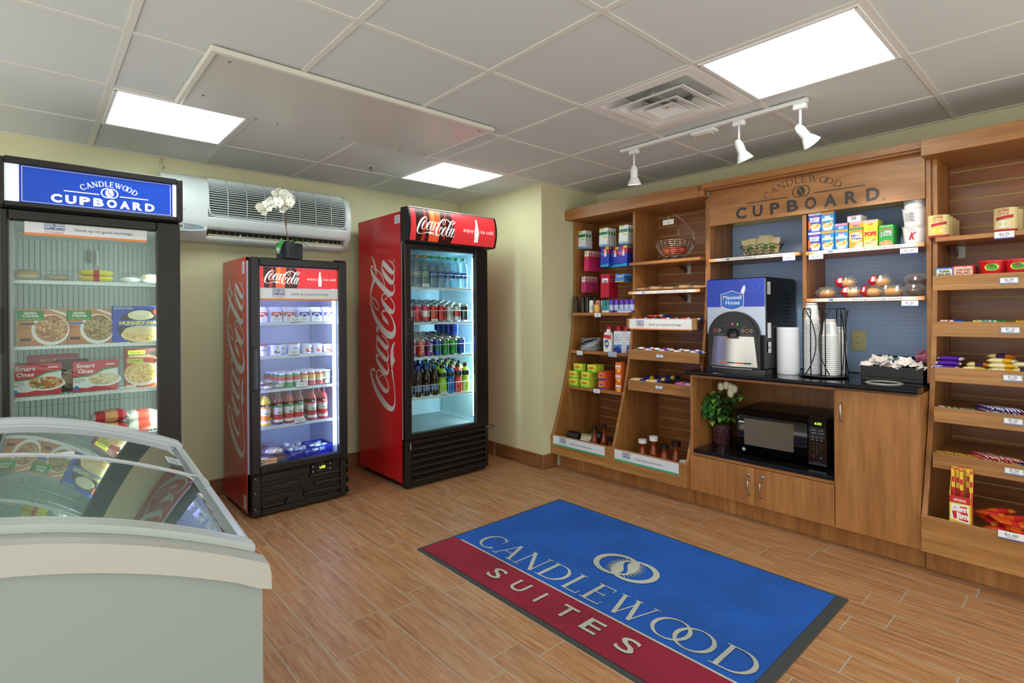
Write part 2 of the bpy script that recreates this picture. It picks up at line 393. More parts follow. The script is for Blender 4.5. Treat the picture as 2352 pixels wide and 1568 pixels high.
def serif(mb, txt, x, y, h, mat, width=None, arc=None, overlap=.38, wt=1.0):
    """serif capitals on the art frame; arc=(radius) bends the line over a circle centred below x"""
    xs = []; c = 0
    for i, ch in enumerate(txt):
        xs.append(c); c += SERIF[ch][0]
        if ch == 'O' and txt[i+1:i+2] == 'O': c -= overlap
        else: c += .06
    k = (width/(c-.06)) if width else h
    for ch, x0 in zip(txt, xs):
        for st in SERIF[ch][1]:
            o = []
            if arc:
                wch = SERIF[ch][0]; xm = (x0+wch/2)*k-(c-.06)*k/2; th = xm/arc
                for px, py, wd in st:
                    lx = (px-wch/2)*k; ly = py*h
                    r = arc+ly; o.append((x+r*math.sin(th)+lx*math.cos(th), y-arc+r*math.cos(th)-lx*math.sin(th), wd*h*wt))
            else: o = [(x+(x0+px)*k-(c-.06)*k/2, y+py*h, wd*h*wt) for px, py, wd in st]
            mb.s2(o, mat, n=1)
    mb._nx()
def emblem(mb, x, y, r, mat, flip=1, ry=1, wt=1.0):
    """two interlocked rings around a rayed flame"""
    mb.ring2(x-.45*r, y, r, (1-.15*wt)*r, mat, dx=.055*r*wt, ry=ry); mb.ring2(x+.45*r, y, r, (1-.15*wt)*r, mat, dx=-.055*r*wt, ry=ry)
    N = 18; ys = [(-.885+1.77*i/N) for i in range(N+1)]
    S = [-.2*math.sin(PI*q/.86)*flip for q in ys]; g = [.095*max(0, 1-(abs(q)/.885)**3) for q in ys]; ar = [max(0, math.sqrt(max(0, 1-q*q))-.47) for q in ys]
    for sg in (-1, 1):
        a = [(x+r*(S[i]+sg*g[i]), y+r*ry*ys[i]) for i in range(N+1)]
        b = [(x+r*sg*max(ar[i], sg*S[i]+g[i]), y+r*ry*ys[i]) for i in range(N+1)]
        mb.add([mb._p2(*p) for p in a+b], [(i, i+1, i+2+N, i+1+N) for i in range(N)], mat)
    for sg in (-1, 1):
        for i in range(11):
            q = -.62+1.24*i/10; q2 = q*1.28; a = math.sqrt(max(0, 1-q*q))-.5; b = a+.30*(1-.35*abs(q))
            mb.add([mb._p2(x+sg*r*a, y+r*ry*(q-.047)), mb._p2(x+sg*r*b, y+r*ry*q2), mb._p2(x+sg*r*a, y+r*ry*(q+.047))], [(0, 1, 2)], mat)
    mb._nx()
_CK = [
 [(88,1172,22),(80,1158,30),(62,1152,24),(48,1168,22),(50,1205,32),(66,1270,48),(95,1345,60),(135,1410,66),(180,1462,64),(220,1490,54),(248,1485,38),(264,1445,22),(268,1380,13),(262,1290,12),(252,1200,18),(243,1130,26)],
 [(118,1152,12),(103,1180,16),(105,1225,38),(130,1280,50),(165,1325,50),(195,1340,34),(210,1310,18),(205,1260,12),(180,1205,12),(150,1170,12),(118,1152,12)],
 [(128,1215,10),(150,1200,10),(165,1180,10),(160,1150,12),(150,1135,12)],
 [(122,1028,30),(112,1012,24),(103,1020,20),(102,1045,26),(120,1085,44),(150,1130,54),(185,1168,48),(205,1165,30),(212,1130,16),(205,1080,12),(185,1030,12)],
 [(108,875,14),(101,905,16),(104,935,26),(125,972,46),(160,1015,52),(190,1045,46),(207,1038,26),(210,1000,14),(197,950,12),(160,895,12),(125,868,12),(108,875,14)],
 [(103,838,46),(150,890,50),(188,932,46),(207,930,28),(211,900,14),(195,860,12),(158,825,10)],
 [(218,726,2),(205,700,26),(178,668,42),(160,632,26),(162,602,20),(185,591,18),(212,606,14),(240,645,14),(262,700,22),(271,755,36),(262,800,54),(232,820,66),(180,790,68),(120,705,60),(75,610,46),(52,530,26),(50,490,16),(64,468,12),(88,478,12),(115,515,12),(129,555,12),(122,580,14),(104,575,14),(78,535,12),(58,480,14),(51,430,22),(58,375,32),(72,330,38),(88,290,42)],
 [(60,62,2),(76,100,18),(92,150,26),(103,205,26),(104,248,22)],
 [(172,434,12),(157,460,16),(162,500,38),(190,550,52),(225,590,52),(253,605,36),(269,578,18),(262,525,12),(235,478,12),(200,442,12),(172,434,12)],
 [(180,490,10),(200,478,10),(212,455,10),(208,425,10)],
 [(92,205,10),(76,168,14),(60,165,18),(60,205,30),(80,260,46),(125,325,54),(180,392,56),(230,438,48),(258,436,30),(271,400,14),(262,352,11)],
 [(186,368,10),(172,300,12),(145,238,12),(105,195,10)],
 [(168,160,12),(161,185,18),(168,225,34),(195,275,50),(228,320,52),(254,337,36),(270,300,16),(262,250,12),(228,200,12),(190,165,12),(168,160,12)],
 [(165,135,46),(205,190,52),(243,238,46),(264,246,28),(272,215,14),(260,172,11),(222,126,8)]]
def cola_script(mb, x, y, wd, mat, ky=1.0):
    """flowing script logotype, lower left corner at x, y"""
    k = wd/1445
    def P(p): return (x+(1510-p[0][1])*k, y+(275-p[0][0])*2.05*k*ky)
    for st in _CK:
        mb.s2([(x+(1510-b)*k, y+(275-a)*2.05*k*ky, c*k) for a, b, c in st], mat, n=5)
    sw = [(244,1135),(250,1105),(257,1080),(264,1062),(274,1045),(266,1030),(259,1005),(257,970),(260,925),(276,872),(248,903),(236,955),(231,1010),(233,1065),(238,1110)]
    q = [(x+(1510-b)*k, y+(275-a)*2.05*k*ky) for a, b in sw]
    mb.p2(q, mat); mb.p2([(x+(1510-b)*k, y+(275-a)*2.05*k*ky) for a, b in ((102,738),(102,790),(123,797),(123,748))], mat)
    mb.ring2(x+(1510-142)*k, y+(275-268)*2.05*k*ky, 16*k, 12*k, mat, n=12)
def mini_logo(mb, x, y, w, mat=None, sub='For breakfast', subm=None):
    """the small shop emblem printed on shelf strips: name, rule, name, tag line"""
    mat = mat or C('2b4a86'); h = w*.17
    mb.t2('CANDLEWOOD', x, y+h*2.1, h, mat, w=w, bold=.02); mb.r2(x-w/2, y+h*1.45, x-w*.12, y+h*1.7, mat); mb.r2(x+w*.12, y+h*1.45, x+w/2, y+h*1.7, mat)
    mb.ring2(x-.035*w, y+h*1.6, w*.075, w*.05, mat, n=12); mb.ring2(x+.035*w, y+h*1.6, w*.075, w*.05, mat, n=12)
    mb.t2('CUPBOARD', x, y, h, mat, w=w, bold=.03)
    if sub: mb.t2(sub, x, y-h*1.15, h*.8, subm or C('d9743a'), w=w*.9)
def flower_bottle(mb, x, y, h, mat):
    """contour bottle silhouette"""
    pr = [(.0, .0), (.105, .0), (.115, .06), (.10, .16), (.13, .38), (.125, .5), (.09, .62), (.06, .76), (.045, .9), (.05, .92), (.05, 1), (0, 1)]
    mb.p2([(x+a*h, y+b*h) for a, b in pr]+[(x-a*h, y+b*h) for a, b in reversed(pr[1:-1])], mat)
def price_tag(P, txt, w=.052, h=.03, u=(0, -1, 0), where='', clear=False):
    t = MB(); u = Vector(u); n = u.cross(Vector((0, 0, 1))); P = Vector(P)
    a = P-u*(w/2); t.add([a-Vector((0, 0, h)), a+u*w-Vector((0, 0, h)), a+u*w, a, a-Vector((0, 0, h))-n*.0015, a+u*w-Vector((0, 0, h))-n*.0015, a+u*w-n*.0015, a-n*.0015], [(0,1,2,3),(7,6,5,4),(0,4,5,1),(1,5,6,2),(2,6,7,3),(3,7,4,0)], C('f2f2f0', .3))
    t.frame(a-Vector((0, 0, h)), u, (0, 0, 1)); t.r2(0, 0, w, h*.13, C('2f49a8'))
    t.t2(txt, w/2, h*.48, h*.3, C('2c3a70'), w=w*.5 if len(txt) > 3 else w*.3); t.r2(w*.32, h*.3, w*.68, h*.36, C('6a76a0'))
    return tag(t.build('price_tag', org=tuple(P)), 'white shelf tag reading %s %s' % (txt, where), 'price tag')
def strip_sign(mb, P, w, h, u=(0, -1, 0), txt="We've got mornings covered.", fade=True):
    """paper shelf strip with the emblem and a line of text; P is its lower left corner"""
    mb.frame(P, u, (0, 0, 1)); mb.r2(0, 0, w, h, C('ece9e4', .35))
    if fade:
        for i, c in enumerate(('e59a5a', 'eab184', 'efcaa9', 'eedccc')): mb.r2(w*.03*i, 0, w*.03*(i+1), h, C(c, .35)); mb.r2(w*(1-.02*(i+1)), 0, w*(1-.02*i), h, C(c, .35))
    mb.r2(w*.25-h*1.1, h*.25, w*.25+h*.1, h*.75, C('5f86c2')); mb.t2('For breakfast', w*.33, h*.36, h*.28, C('d9743a'), w=w*.12, al='l' if False else 'c')
    mb.t2(txt, w*.63, h*.3, h*.42, C('4d5a70'), w=w*.42)

# ---------------------------------------------------------------- the room
H = 2.305; XW = 3.80; YW = 4.12; BX = 3.08; BY = 3.0; X0 = -1.3; Y0 = -.9  # near and left sides kept open so the ambient fill reaches in
struct('floor', MB().box((X0, Y0, -.05), (XW+.1, YW+.1, 0), FLOOR))
struct('wall_back', MB().box((X0, YW, 0), (BX+.05, YW+.1, H+.08), WALL))
b = MB(); b.box((BX, BY, 0), (XW+.1, YW-.001, H+.08), WALL); struct('wall_corner', b)
struct('wall_right', MB().box((XW, Y0, 0), (XW+.1, BY, H+.08), WALL))
def bboard(name, a, c): 
    m = MB(); m.box(a, c, BASEB, .003); struct(name, m)
bboard('baseboard_back', (X0, YW-.012, 0), (BX-.012, YW, .115))
bboard('baseboard_corner', (BX-.012, BY-.012, 0), (BX, YW, .115))
bboard('baseboard_corner_front', (BX, BY-.012, 0), (3.235, BY, .115))
g = MB(); g.box((BX-.0135, 3.585, 0), (BX-.0118, 3.588, .115), C('cfc8ae')); g.box((BX-.0135, BY-.0135, 0), (BX-.0105, BY-.011, .115), C('b07a52')); struct('trim_baseboard_joint', g)
GX = [.2694+.6096*i for i in range(-4, 7)]; GY = [.5392+.6096*j for j in range(-4, 7)]
LIGHTS = [(0, 4), (3, 4), (3, 0)]; VENT = (3, 1)
ce = MB(); i0 = 4
gx = [X0]+[x for x in GX if X0 < x < XW]+[XW+.1]; gy = [Y0]+[y for y in GY if Y0 < y < YW]+[YW+.1]
def hole(x, y):
    for (i, j) in LIGHTS+[VENT]:
        if abs(x-(.2694+.6096*(i+.5))) < .1 and abs(y-(.5392+.6096*(j+.5))) < .1: return True
    return False
for i in range(len(gx)-1):
    for j in range(len(gy)-1):
        xm, ym = (gx[i]+gx[i+1])/2, (gy[j]+gy[j+1])/2
        if hole(xm, ym): continue
        ce.box((gx[i]+.003, gy[j]+.003, H+.004), (gx[i+1]-.003, gy[j+1]-.003, H+.02), TILE)
ce.box((X0, Y0, H+.06), (XW+.1, YW+.1, H+.08), C('6c6a64', .9))
ce = struct('ceiling', ce)
tb = MB(); TEE = C('dedcd2', .45)
for x in gx[1:-1]: tb.box((x-.012, Y0, H-.001), (x+.012, YW, H+.0035), TEE)
for y in gy[1:-1]:
    for k in range(len(gx)-1): tb.box((gx[k]+.0125, y-.012, H-.0005), (gx[k+1]-.0125, y+.012, H+.0035), TEE)
tb.box((X0, YW-.022, H-.002), (BX, YW, H+.003), TEE); tb.box((BX-.022, BY-.0, H-.002), (BX, YW-.022, H+.003), TEE)
tb.box((BX, BY-.022, H-.002), (XW, BY, H+.003), TEE); tb.box((XW-.022, Y0, H-.002), (XW, BY-.022, H+.003), TEE)
tb.build('ceiling_tee_grid', ce)
wherel = {(0, 4): 'above the freezer with the blue sign', (3, 4): 'near the back corner above the tall red cooler', (3, 0): 'nearest, beside the track spotlights'}
for (i, j) in LIGHTS:
    x, y = .2694+.6096*i, .5392+.6096*j; a, b_ = .032, .5776
    t = root('ceiling_light', 'square lit ceiling panel light '+wherel[i, j], 'ceiling light', (x+.3, y+.3, H), 'square ceiling panel lights')
    f = MB(); m = C('e6e8e6', .3)
    for p, q in (((.013, .013), (.597, a)), ((.013, b_), (.597, .597)), ((.013, a), (a, b_)), ((b_, a), (.597, b_))): f.box((x+p[0], y+p[1], H-.006), (x+q[0], y+q[1], H+.03), m, .002)
    for p in ((.02, .02), (.59, .02), (.02, .59), (.59, .59)): f.lathe([(0, H-.009), (.005, H-.009), (.005, H-.005)], (x+p[0], y+p[1], 0), 8, STEEL)
    f.build('frame', t)
    d = MB(); d.box((x+a, y+a, H+.002), (x+b_, y+b_, H+.006), C('e9f9f5', .5, 0, PANEL_EMIT)); d.build('diffuser', t)
    d = MB(); d.box((x+.02, y+.02, H+.0065), (x+.59, y+.59, H+.055), C('d0d0d0')); d.build('housing', t)
# air diffuser with concentric square cones
x, y = .2694+.6096*3, .5392+.6096; cx, cy = x+.305, y+.305
t = root('air_vent', 'square white air diffuser with stepped cones beside the large ceiling light', 'vent', (cx, cy, H))
VM = C('ecece8', .35)
def ringbox(mb, r0, z0, r1, z1, th=.003, m=VM):
    for k in range(4):
        c, s_ = [(1, 0), (0, 1), (-1, 0), (0, -1)][k]
        def P(r, q, z): return (cx+c*r-s_*q, cy+s_*r+c*q, z)
        mb.add([P(r0, -r0, z0), P(r0, r0, z0), P(r1, r1, z1), P(r1, -r1, z1), P(r0, -r0, z0+th), P(r0, r0, z0+th), P(r1, r1, z1+th), P(r1, -r1, z1+th)], [(0,1,2,3),(7,6,5,4),(0,3,7,4),(1,5,6,2)], m)
        mb.add([P(r0, -r0, z0), P(r0, r0, z0), P(r0, r0, z0+th), P(r0, -r0, z0+th)], [(0,1,2,3)], m); mb.add([P(r1, -r1, z1), P(r1, r1, z1), P(r1, r1, z1+th), P(r1, -r1, z1+th)], [(0,1,2,3)], m)
f = MB(); ringbox(f, .297, H-.003, .24, H-.003); ringbox(f, .24, H-.003, .16, H+.045); f.build('flange', t)
f = MB(); ringbox(f, .20, H-.022, .175, H-.018); ringbox(f, .175, H-.018, .10, H+.03); f.build('cone', t)
f = MB(); ringbox(f, .125, H-.03, .105, H-.026); ringbox(f, .105, H-.026, .04, H+.012); f.build('cone', t)
f = MB(); ringbox(f, .075, H-.034, .03, H-.012); f.box((cx-.03, cy-.03, H-.013), (cx+.03, cy+.03, H-.01), VM); f.lathe([(0, H-.016), (.006, H-.016), (.006, H-.012)], (cx, cy, 0), 10, STEEL); f.build('centre_plate', t)
f = MB(); f.box((cx-.2, cy-.2, H+.05), (cx+.2, cy+.2, H+.058), C('d2d2cc')); f.lathe([(.12, H+.02), (.12, H+.05)], (cx, cy, 0), 24, C('a8a8a2')); f.box((cx-.13, cy-.008, H+.018), (cx+.13, cy+.008, H+.022), VM); f.build('neck', t)
# access panel
t = root('access_panel', 'large flat white access panel screwed to the ceiling', 'ceiling panel', (1.24, 2.64, H))
pm = C('cfcdc4', .28); px0, px1, py0, py1 = .545, 1.952, 2.29, 2.975
f = MB(); f.box((px0, py0, H-.012), (px1, py1, H-.0015), pm, .002)
for sx, sy in ((.06, .06), (.06, .5), (1.36, .05), (1.36, .62), (.45, .655), (.82, .655), (1.2, .655), (.34, .655)): f.lathe([(0, H-.0155), (.006, H-.0155), (.007, H-.012)], (px0+sx, py0+sy, 0), 8, C('7f7d76'))
f.build('panel', t)
f = MB(); fm = C('dcdacb', .35); f.box((px0-.028, py0-.028, H-.024), (px1+.0, py0, H-.0015), fm, .004); f.box((px0-.028, py0, H-.024), (px0, py1-.02, H-.0015), fm, .004); f.box((px1, py0-.02, H-.016), (px1+.008, py1, H-.0015), fm, .002); f.build('frame', t)
# sprinkler
f = MB(); f.lathe([(0, H-.008), (.012, H-.009), (.035, H-.005), (.035, H-.0015)], (1.792, 3.412, 0), 20, C('d5d5cf', .3)); f.lathe([(0, H-.04), (.016, H-.04), (.016, H-.037), (.004, H-.036), (.004, H-.03), (.008, H-.022), (.006, H-.009)], (1.792, 3.412, 0), 12, C('9a958a', .3, 1))
f.tube([(1.782, 3.412, H-.01), (1.779, 3.412, H-.028), (1.792, 3.412, H-.036)], .0018, C('9a958a', .3, 1)); f.tube([(1.802, 3.412, H-.01), (1.805, 3.412, H-.028), (1.792, 3.412, H-.036)], .0018, C('9a958a', .3, 1))
tag(f.build('sprinkler_head', org=(1.792, 3.412, H)), 'small fire sprinkler head under the ceiling above the cooler area', 'sprinkler')
# wire conduit on the wall over the air conditioner
f = MB(); f.tube([(.64, YW-.008, H-.003), (.64, YW-.008, 2.23), (.64, YW-.008, 2.17)], .006, C('d5cda6', .4), 8); f.box((.63, YW-.016, 2.235), (.65, YW, 2.25), C('d5cda6', .4), .002); f.box((.652, YW-.01, 2.236), (.66, YW, 2.248), C('6f8ab0'))
tag(f.build('cable_conduit', org=(.64, YW, 2.2)), 'thin cream cable conduit on the wall above the air conditioner', 'conduit')
# track light
TX, TA, TB, TZ = 2.85, 2.06, .96, H
t = root('track_light', 'white ceiling track rail with a power feed box', 'track light', (TX, 1.5, H))
wm = C('e8e8e4', .3)
f = MB(); f.box((TX-.017, TB, H-.022), (TX+.017, TA, H-.0015), wm, .003); f.build('rail', t)
P = at(1617, 292, x=TX); f = MB(); f.box((TX-.03, P.y-.07, H-.042), (TX+.03, P.y+.07, H-.0225), wm, .004); f.box((TX-.022, P.y-.05, H-.05), (TX+.022, P.y+.05, H-.0422), C('d8d4ca', .35), .003); f.build('feed_box', t)
heads = [((1456, 345), (1456, 400), (.15, .08, -1), 'nearest the back wall, glowing', 1), ((1697, 285), (1704, 350), (.35, -.25, -1), 'in the middle of the rail', .8), ((1838, 243), (1862, 315), (.75, -.55, -1), 'at the near end of the rail, tilted', .8)]
for (a_, b_, d, wh, pw) in heads:
    y_ = at(*a_, x=TX).y; dv = Vector(d).normalized()
    g = root('track_spotlight', 'small white spotlight on the ceiling track, '+wh, 'spotlight', (TX, y_, H-.03), 'spotlights on the track')
    f = MB(); f.box((TX-.018, y_-.03, H-.05), (TX+.018, y_+.03, H-.0225), wm, .004); f.build('adapter', g)
    f = MB(); f.tube([(TX, y_, H-.05), (TX, y_, H-.145)], .006, wm, 10); f.build('stem', g)
    q = dv.to_track_quat('-Z', 'Y').to_matrix().to_4x4(); q.translation = Vector((TX, y_, H-.15)); 
    f = MB(q); f.lathe([(0, .03), (.014, .026), (.022, .0), (.022, -.045), (.028, -.055), (.042, -.085), (.044, -.09), (.04, -.09), (.026, -.06)], (0, 0, 0), 20, wm)
    f.build('lamp_head', g)
    f = MB(q); f.lathe([(.0265, -.062), (.036, -.082), (0, -.086)], (0, 0, 0), 16, C('fff2d8', .4, 0, 12 if pw == 1 else 4)); f.build('bulb', g)
    L = bpy.data.lights.new('spot_lamp', 'SPOT'); L.energy = SPOT*pw; L.color = (1, .93, .82); L.spot_size = R(58); L.spot_blend = .8; L.shadow_soft_size = .03
    o = bpy.data.objects.new('spot_lamp', L); col.objects.link(o); o.location = Vector((TX, y_, H-.15))+dv*.1; o.rotation_euler = (Vector((.92, d[1]*.8, -.95))).to_track_quat('-Z', 'Y').to_euler()
# entrance mat
MX0, MX1, MY0, MY1 = 1.535, 2.665, .748, 2.443
t = root('floor_mat', 'blue and dark red logo mat on the wood look tiles', 'mat', ((MX0+MX1)/2, (MY0+MY1)/2, 0))
f = MB(); f.box((MX0, MY0, .0005), (MX1, MY1, .005), C('3c3f3f', .8), .002); f.build('rubber_edge', t)
f = MB(); mw, ml = MX1-MX0, MY1-MY0
f.box((MX0+.24, MY0+.045, .0052), (MX1-.02, MY1-.02, .009), RUGB, .002); f.box((MX0+.022, MY0+.045, .0052), (MX0+.2395, MY1-.02, .009), RUGR, .002)
f.frame((MX0, MY1, .009), (0, -1, 0), (1, 0, 0))          # u along the mat's length, v across it
f.r2(.075, .236, ml-.045, .246, RUGW)
def onmat(px, py):
    p = at(px, py, z=.009); return (MY1-p.y, p.x-MX0)
def mz(x, y): return onmat(940+x/2.2615, 1120+y/2.2615)
serif(f, 'CANDLEWOOD', .893, .275, .155, RUGW, width=1.49)
emblem(f, .882, .637, .118, RUGW, wt=1.3, ry=.92)
for ch, px in zip('SUITES', (.503, .665, .795, .945, 1.085, 1.25)): f.t2(ch, px, .09, .09, RUGW, w=None if ch == 'I' else .08, bold=.012)
f.build('pile', t)

# ---------------------------------------------------------------- display units along the right-hand wall
BK = 3.77
PROF = [(3.18, .125), (3.18, .285), (3.225, .40), (3.275, .54), (3.318, .67), (3.355, .80), (3.395, .95), (3.42, 1.10), (3.437, 1.25), (3.452, 1.42), (3.46, 1.62), (3.462, 2.03)]
def side(y0, y1, z0=.125, top=2.03, bev=0):
    m = MB(); p = [q for q in PROF if z0-.001 <= q[1] <= top+.001]
    if z0 > .13:
        xs = next((a[0]+(b_[0]-a[0])*(z0-a[1])/(b_[1]-a[1]) for a, b_ in zip(PROF, PROF[1:]) if a[1] <= z0 <= b_[1])); p = [(xs, z0)]+p
    m.prism(p+[(BK, top), (BK, z0)], 'y', y0, y1, WV); return m
def fix(m):  # prism along y uses (x, z)
    return m
def slat(y0, y1, z0, z1, phase=.0):
    m = MB(); m.box((BK+.012, y0, z0), (BK+.026, y1, z1), C('3a2414', .6)); z = .1945+.0755*math.floor((z0-.1945)/.0755)
    while z < z1:
        a, b_ = max(z+.0045, z0), min(z+.0755-.0045, z1)
        if b_ > a+.003: m.box((BK, y0, a), (BK+.012, y1, b_), WS)
        if z0 < z < z1: m.box((BK+.003, y0, z-.0044), (BK+.0119, y1, z+.0044), C('a8904c', .5))
        z += .0755
    return m
def shelf(x0, y0, y1, z, th=.022, mt=None, x1=BK-.001):
    return MB().box((x0, y0, z-th), (x1, y1, z), mt or WH, .0015)
def bracket(y, z, x0=BK-.14):
    m = MB(); m.prism([(BK-.002, z-.03), (BK-.002, z-.075), (BK-.03, z-.075), (x0, z-.026), (x0, z-.0225)], 'y', y-.0015, y+.0015, C('5a3a24', .4)); 
    m.box((BK-.004, y-.03, z-.085), (BK-.0012, y+.004, z-.0225), C('cfd0c2', .3)); return m
def tray(xf, y0, y1, zt, zb, th=.016):
    m = MB(); m.box((xf, y0, zb), (xf+th, y1, zt), WT, .0015); zf = zb+.02 if zt > 1.4 else zt-.022; m.box((xf+th+.0002, y0+.003, zf-.01), (BK-.001, y1-.003, zf), WT)
    return m
def label_frame(par, xf, y, z, txt, w=.062, h=.03):
    m = MB(); fm = C('8f8a72', .35, .6); m.box((xf-.003, y-w/2, z-h/2), (xf-.0002, y+w/2, z-h/2+.004), fm); m.box((xf-.003, y-w/2, z+h/2-.004), (xf-.0002, y+w/2, z+h/2), fm)
    m.box((xf-.003, y-w/2, z-h/2+.0041), (xf-.0002, y-w/2+.004, z+h/2-.0041), fm); m.box((xf-.003, y+w/2-.004, z-h/2+.0041), (xf-.0002, y+w/2, z+h/2-.0041), fm)
    m.box((xf-.0015, y-w/2+.004, z-h/2+.004), (xf-.0003, y+w/2-.004, z+h/2-.004), C('eeeef0', .3))
    m.frame((xf-.0015, y+w/2-.004, z-h/2+.004), (0, -1, 0), (0, 0, 1)); W = w-.008; HH = h-.008
    m.t2(txt, W/2, HH*.48, HH*.4, C('2c3a70'), w=W*.5); m.r2(W*.3, HH*.25, W*.7, HH*.34, C('6a76a0')); m.r2(0, 0, W, HH*.1, C('2f49a8'))
    return m.build('price_label', par)
HX = 3.36
def header_side(y0, y1, z0=2.03, z1=2.115, arch=0):
    m = MB(); n = 16; top = []
    for i in range(n+1):
        t = i/n; y = y1+(y0-y1)*t; e = 0
        if arch: e = -.03*(1-min(1, max(0, (t-.05)/.45)))**2*0 + (0 if t < .08 else 0)
        top.append((y, z1))
    m.box((HX, y0, z0), (HX+.02, y1, z1), WH, .002); return m
# left-hand unit: two bays
UL = root('display_shelving', 'cherry slatwall shelving unit with two bays beside the wall corner, toiletries on it', 'display shelf', (3.45, 2.39, 0), 'slatwall shelving units')
slat(1.812, 2.965, .12, 2.03).build('slatwall_panel', UL)
side(2.966, 2.988, top=2.029).build('side_panel', UL); side(2.376, 2.396, .145, 2.029).build('divider_panel', UL); side(1.792, 1.81, top=2.029).build('side_panel', UL)
m = MB(); a0, a1 = 1.81, 3.0; top = []
for i in range(21):
    t = i/20; y = a1+(a0-a1)*t
    top.append((y, 2.111+.012*math.sin(t*PI)))
m.prism([(a1, 2.03), (a0, 2.03)]+[(a0, top[-1][1])]+list(reversed(top[:-1])), 'x', HX, HX+.02, WH)
m.box((HX+.021, a0, 2.0305), (BK+.026, a1, 2.05), WH); m.build('header', UL)
m = MB(); m.box((3.19, 1.811, .125), (BK+.02, 2.965, .143), WT); m.build('bottom_board', UL)
tr = MB(); tr.box((3.164, 1.797, .118), (3.179, 2.992, .275), WT, .0015); tr = tr.build('bottom_tray_front', UL)
for ya, yb, nm in ((2.966, 2.45, 'Local Treats'), (2.361, 1.851, 'Local Treats')):
    m = MB(); m.box((3.1615, yb, .192), (3.1635, ya, .268), C('dfe3ea', .3)); m.frame((3.1615, ya, .192), (0, -1, 0), (0, 0, 1)); W = ya-yb
    m.r2(0, 0, W, .0115, C('2fae86', .4)); mini_logo(m, W*.2, .034, .07, sub=nm, subm=C('2fae86')); m.t2('Grab a taste of the town.', W*.56, .034, .0145, C('6b6f78'), w=W*.42); m.build('sign_strip', tr)
m = MB(); m.box((3.27, 1.793, .001), (3.285, 2.985, .1175), WV); m.build('kick_board', UL)
for xf, z in ((3.387, 1.258), (3.372, .948), (3.36, .65)): shelf(xf, 2.397, 2.965, z, .024).build('shelf', UL)
for xf, z in ((3.40, 1.633), (3.39, 1.415)): shelf(xf, 1.815, 2.392 if z > 1.5 else 2.392, z).build('shelf', UL)
for k, z in enumerate((1.633, 1.415)): bracket(2.12, z).build('bracket', UL); bracket(1.83, z).build('bracket', UL)
t3 = tray(3.372, 1.83, 2.398, 1.212, 1.135).build('tray', UL)
m = MB(); m.box((3.3695, 1.866, 1.131), (3.3715, 2.372, 1.209), C('e8e8ea', .3)); m.frame((3.3695, 2.372, 1.131), (0, -1, 0), (0, 0, 1)); m.r2(0, 0, .506, .009, C('e08a52', .4)); mini_logo(m, .095, .032, .07); m.t2('Stock up on good mornings.', .30, .032, .015, C('8a8a8e'), w=.26, bold=.01); m.build('sign_strip', t3)
t4 = tray(3.325, 1.79, 2.355, .984, .912); t4 = t4.build('tray', UL); label_frame(t4, 3.325, 2.085, .948, '$1.00')
t5 = tray(3.272, 1.80, 2.32, .766, .692).build('tray', UL); label_frame(t5, 3.272, 2.06, .735, '$1.25')
m = MB(); strip_sign(m, (3.3895, 2.392, 1.394), .577, .02); m.build('shelf_strip', UL)
# centre unit
UC = root('coffee_station', 'cherry coffee station cabinet with blue ring wallpaper back and lettered header board', 'cabinet', (3.45, 1.19, 0))
UPX = 3.445
m = MB(); m.box((BK, .612, .885), (BK+.012, 1.768, 1.86), PAPER); m.build('back_panel', UC)
for a_, b_ in ((1.77, 1.79), (.59, .61)):
    m = MB(); m.box((UPX, a_, .886), (BK+.012, b_, 2.03), WV); m.build('side_panel', UC)
m = MB(); m.box((UPX+.004, 1.175, .886), (BK-.001, 1.196, 1.83), WV); m.build('divider_panel', UC)
hb = MB(); hb.box((UPX-.009, .612, 1.835), (UPX+.006, 1.768, 2.065), WH)
hb.frame((UPX-.009, 1.768, 1.835), (0, -1, 0), (0, 0, 1))
INK = C('3a3230', .5)
def cz(x, y): p = A('c', x, y, x=UPX-.009); return (1.768-p.y, p.z-1.835)
for ch, xa, xb, yb, yt in (('C',395,498,755,650),('U',562,660,735,622),('P',735,832,717,600),('B',903,1018,695,575),('O',1083,1200,668,550),('A',1275,1403,645,520),('R',1485,1610,618,488),('D',1697,1832,588,462)):
    p, q = cz(xa, yb), cz(xb, yb); r_ = cz(xa, yt); hb.t2(ch, (p[0]+q[0])/2, .026, .066, INK, w=(q[0]-p[0])*1.0, bold=.035)
p = cz(1873, 560); hb.ring2(p[0], p[1]+.004, .0075, .006, INK, n=16); hb.t2('R', p[0], p[1], .007, INK)
p, q = cz(495, 605), cz(913, 545); hb.r2(p[0], .112, q[0], .1175, INK); p, q = cz(1180, 505), cz(1685, 430); hb.r2(p[0], .112, q[0], .1175, INK)
p = cz(1045, 475); emblem(hb, p[0], .137, .034, INK, wt=.8); c0 = cz(1060, 400)
serif(hb, 'CANDLEWOOD', p[0], .187, .038, INK, width=.43, arc=.32, overlap=.4, wt=.85)
hb.build('header_board', UC)
m = MB(); m.box((HX, .612, 2.075), (HX+.02, 1.79, 2.115), WH, .002); m.box((HX+.0205, .612, 2.066), (BK+.02, 1.768, 2.084), WH); m.box((HX, 1.771, 2.03), (HX+.02, 1.808, 2.0745), WH, .002); m.box((HX+.0205, 1.7885, 2.03), (UPX-.001, 1.8075, 2.115), WH)
m.build('header_frame', UC)
sh1 = shelf(3.418, 1.197, 1.769, 1.612).build('shelf', UC); sh2 = shelf(3.418, .612, 1.172, 1.608).build('shelf', UC); sh3 = shelf(3.418, .612, 1.172, 1.333).build('shelf', UC)
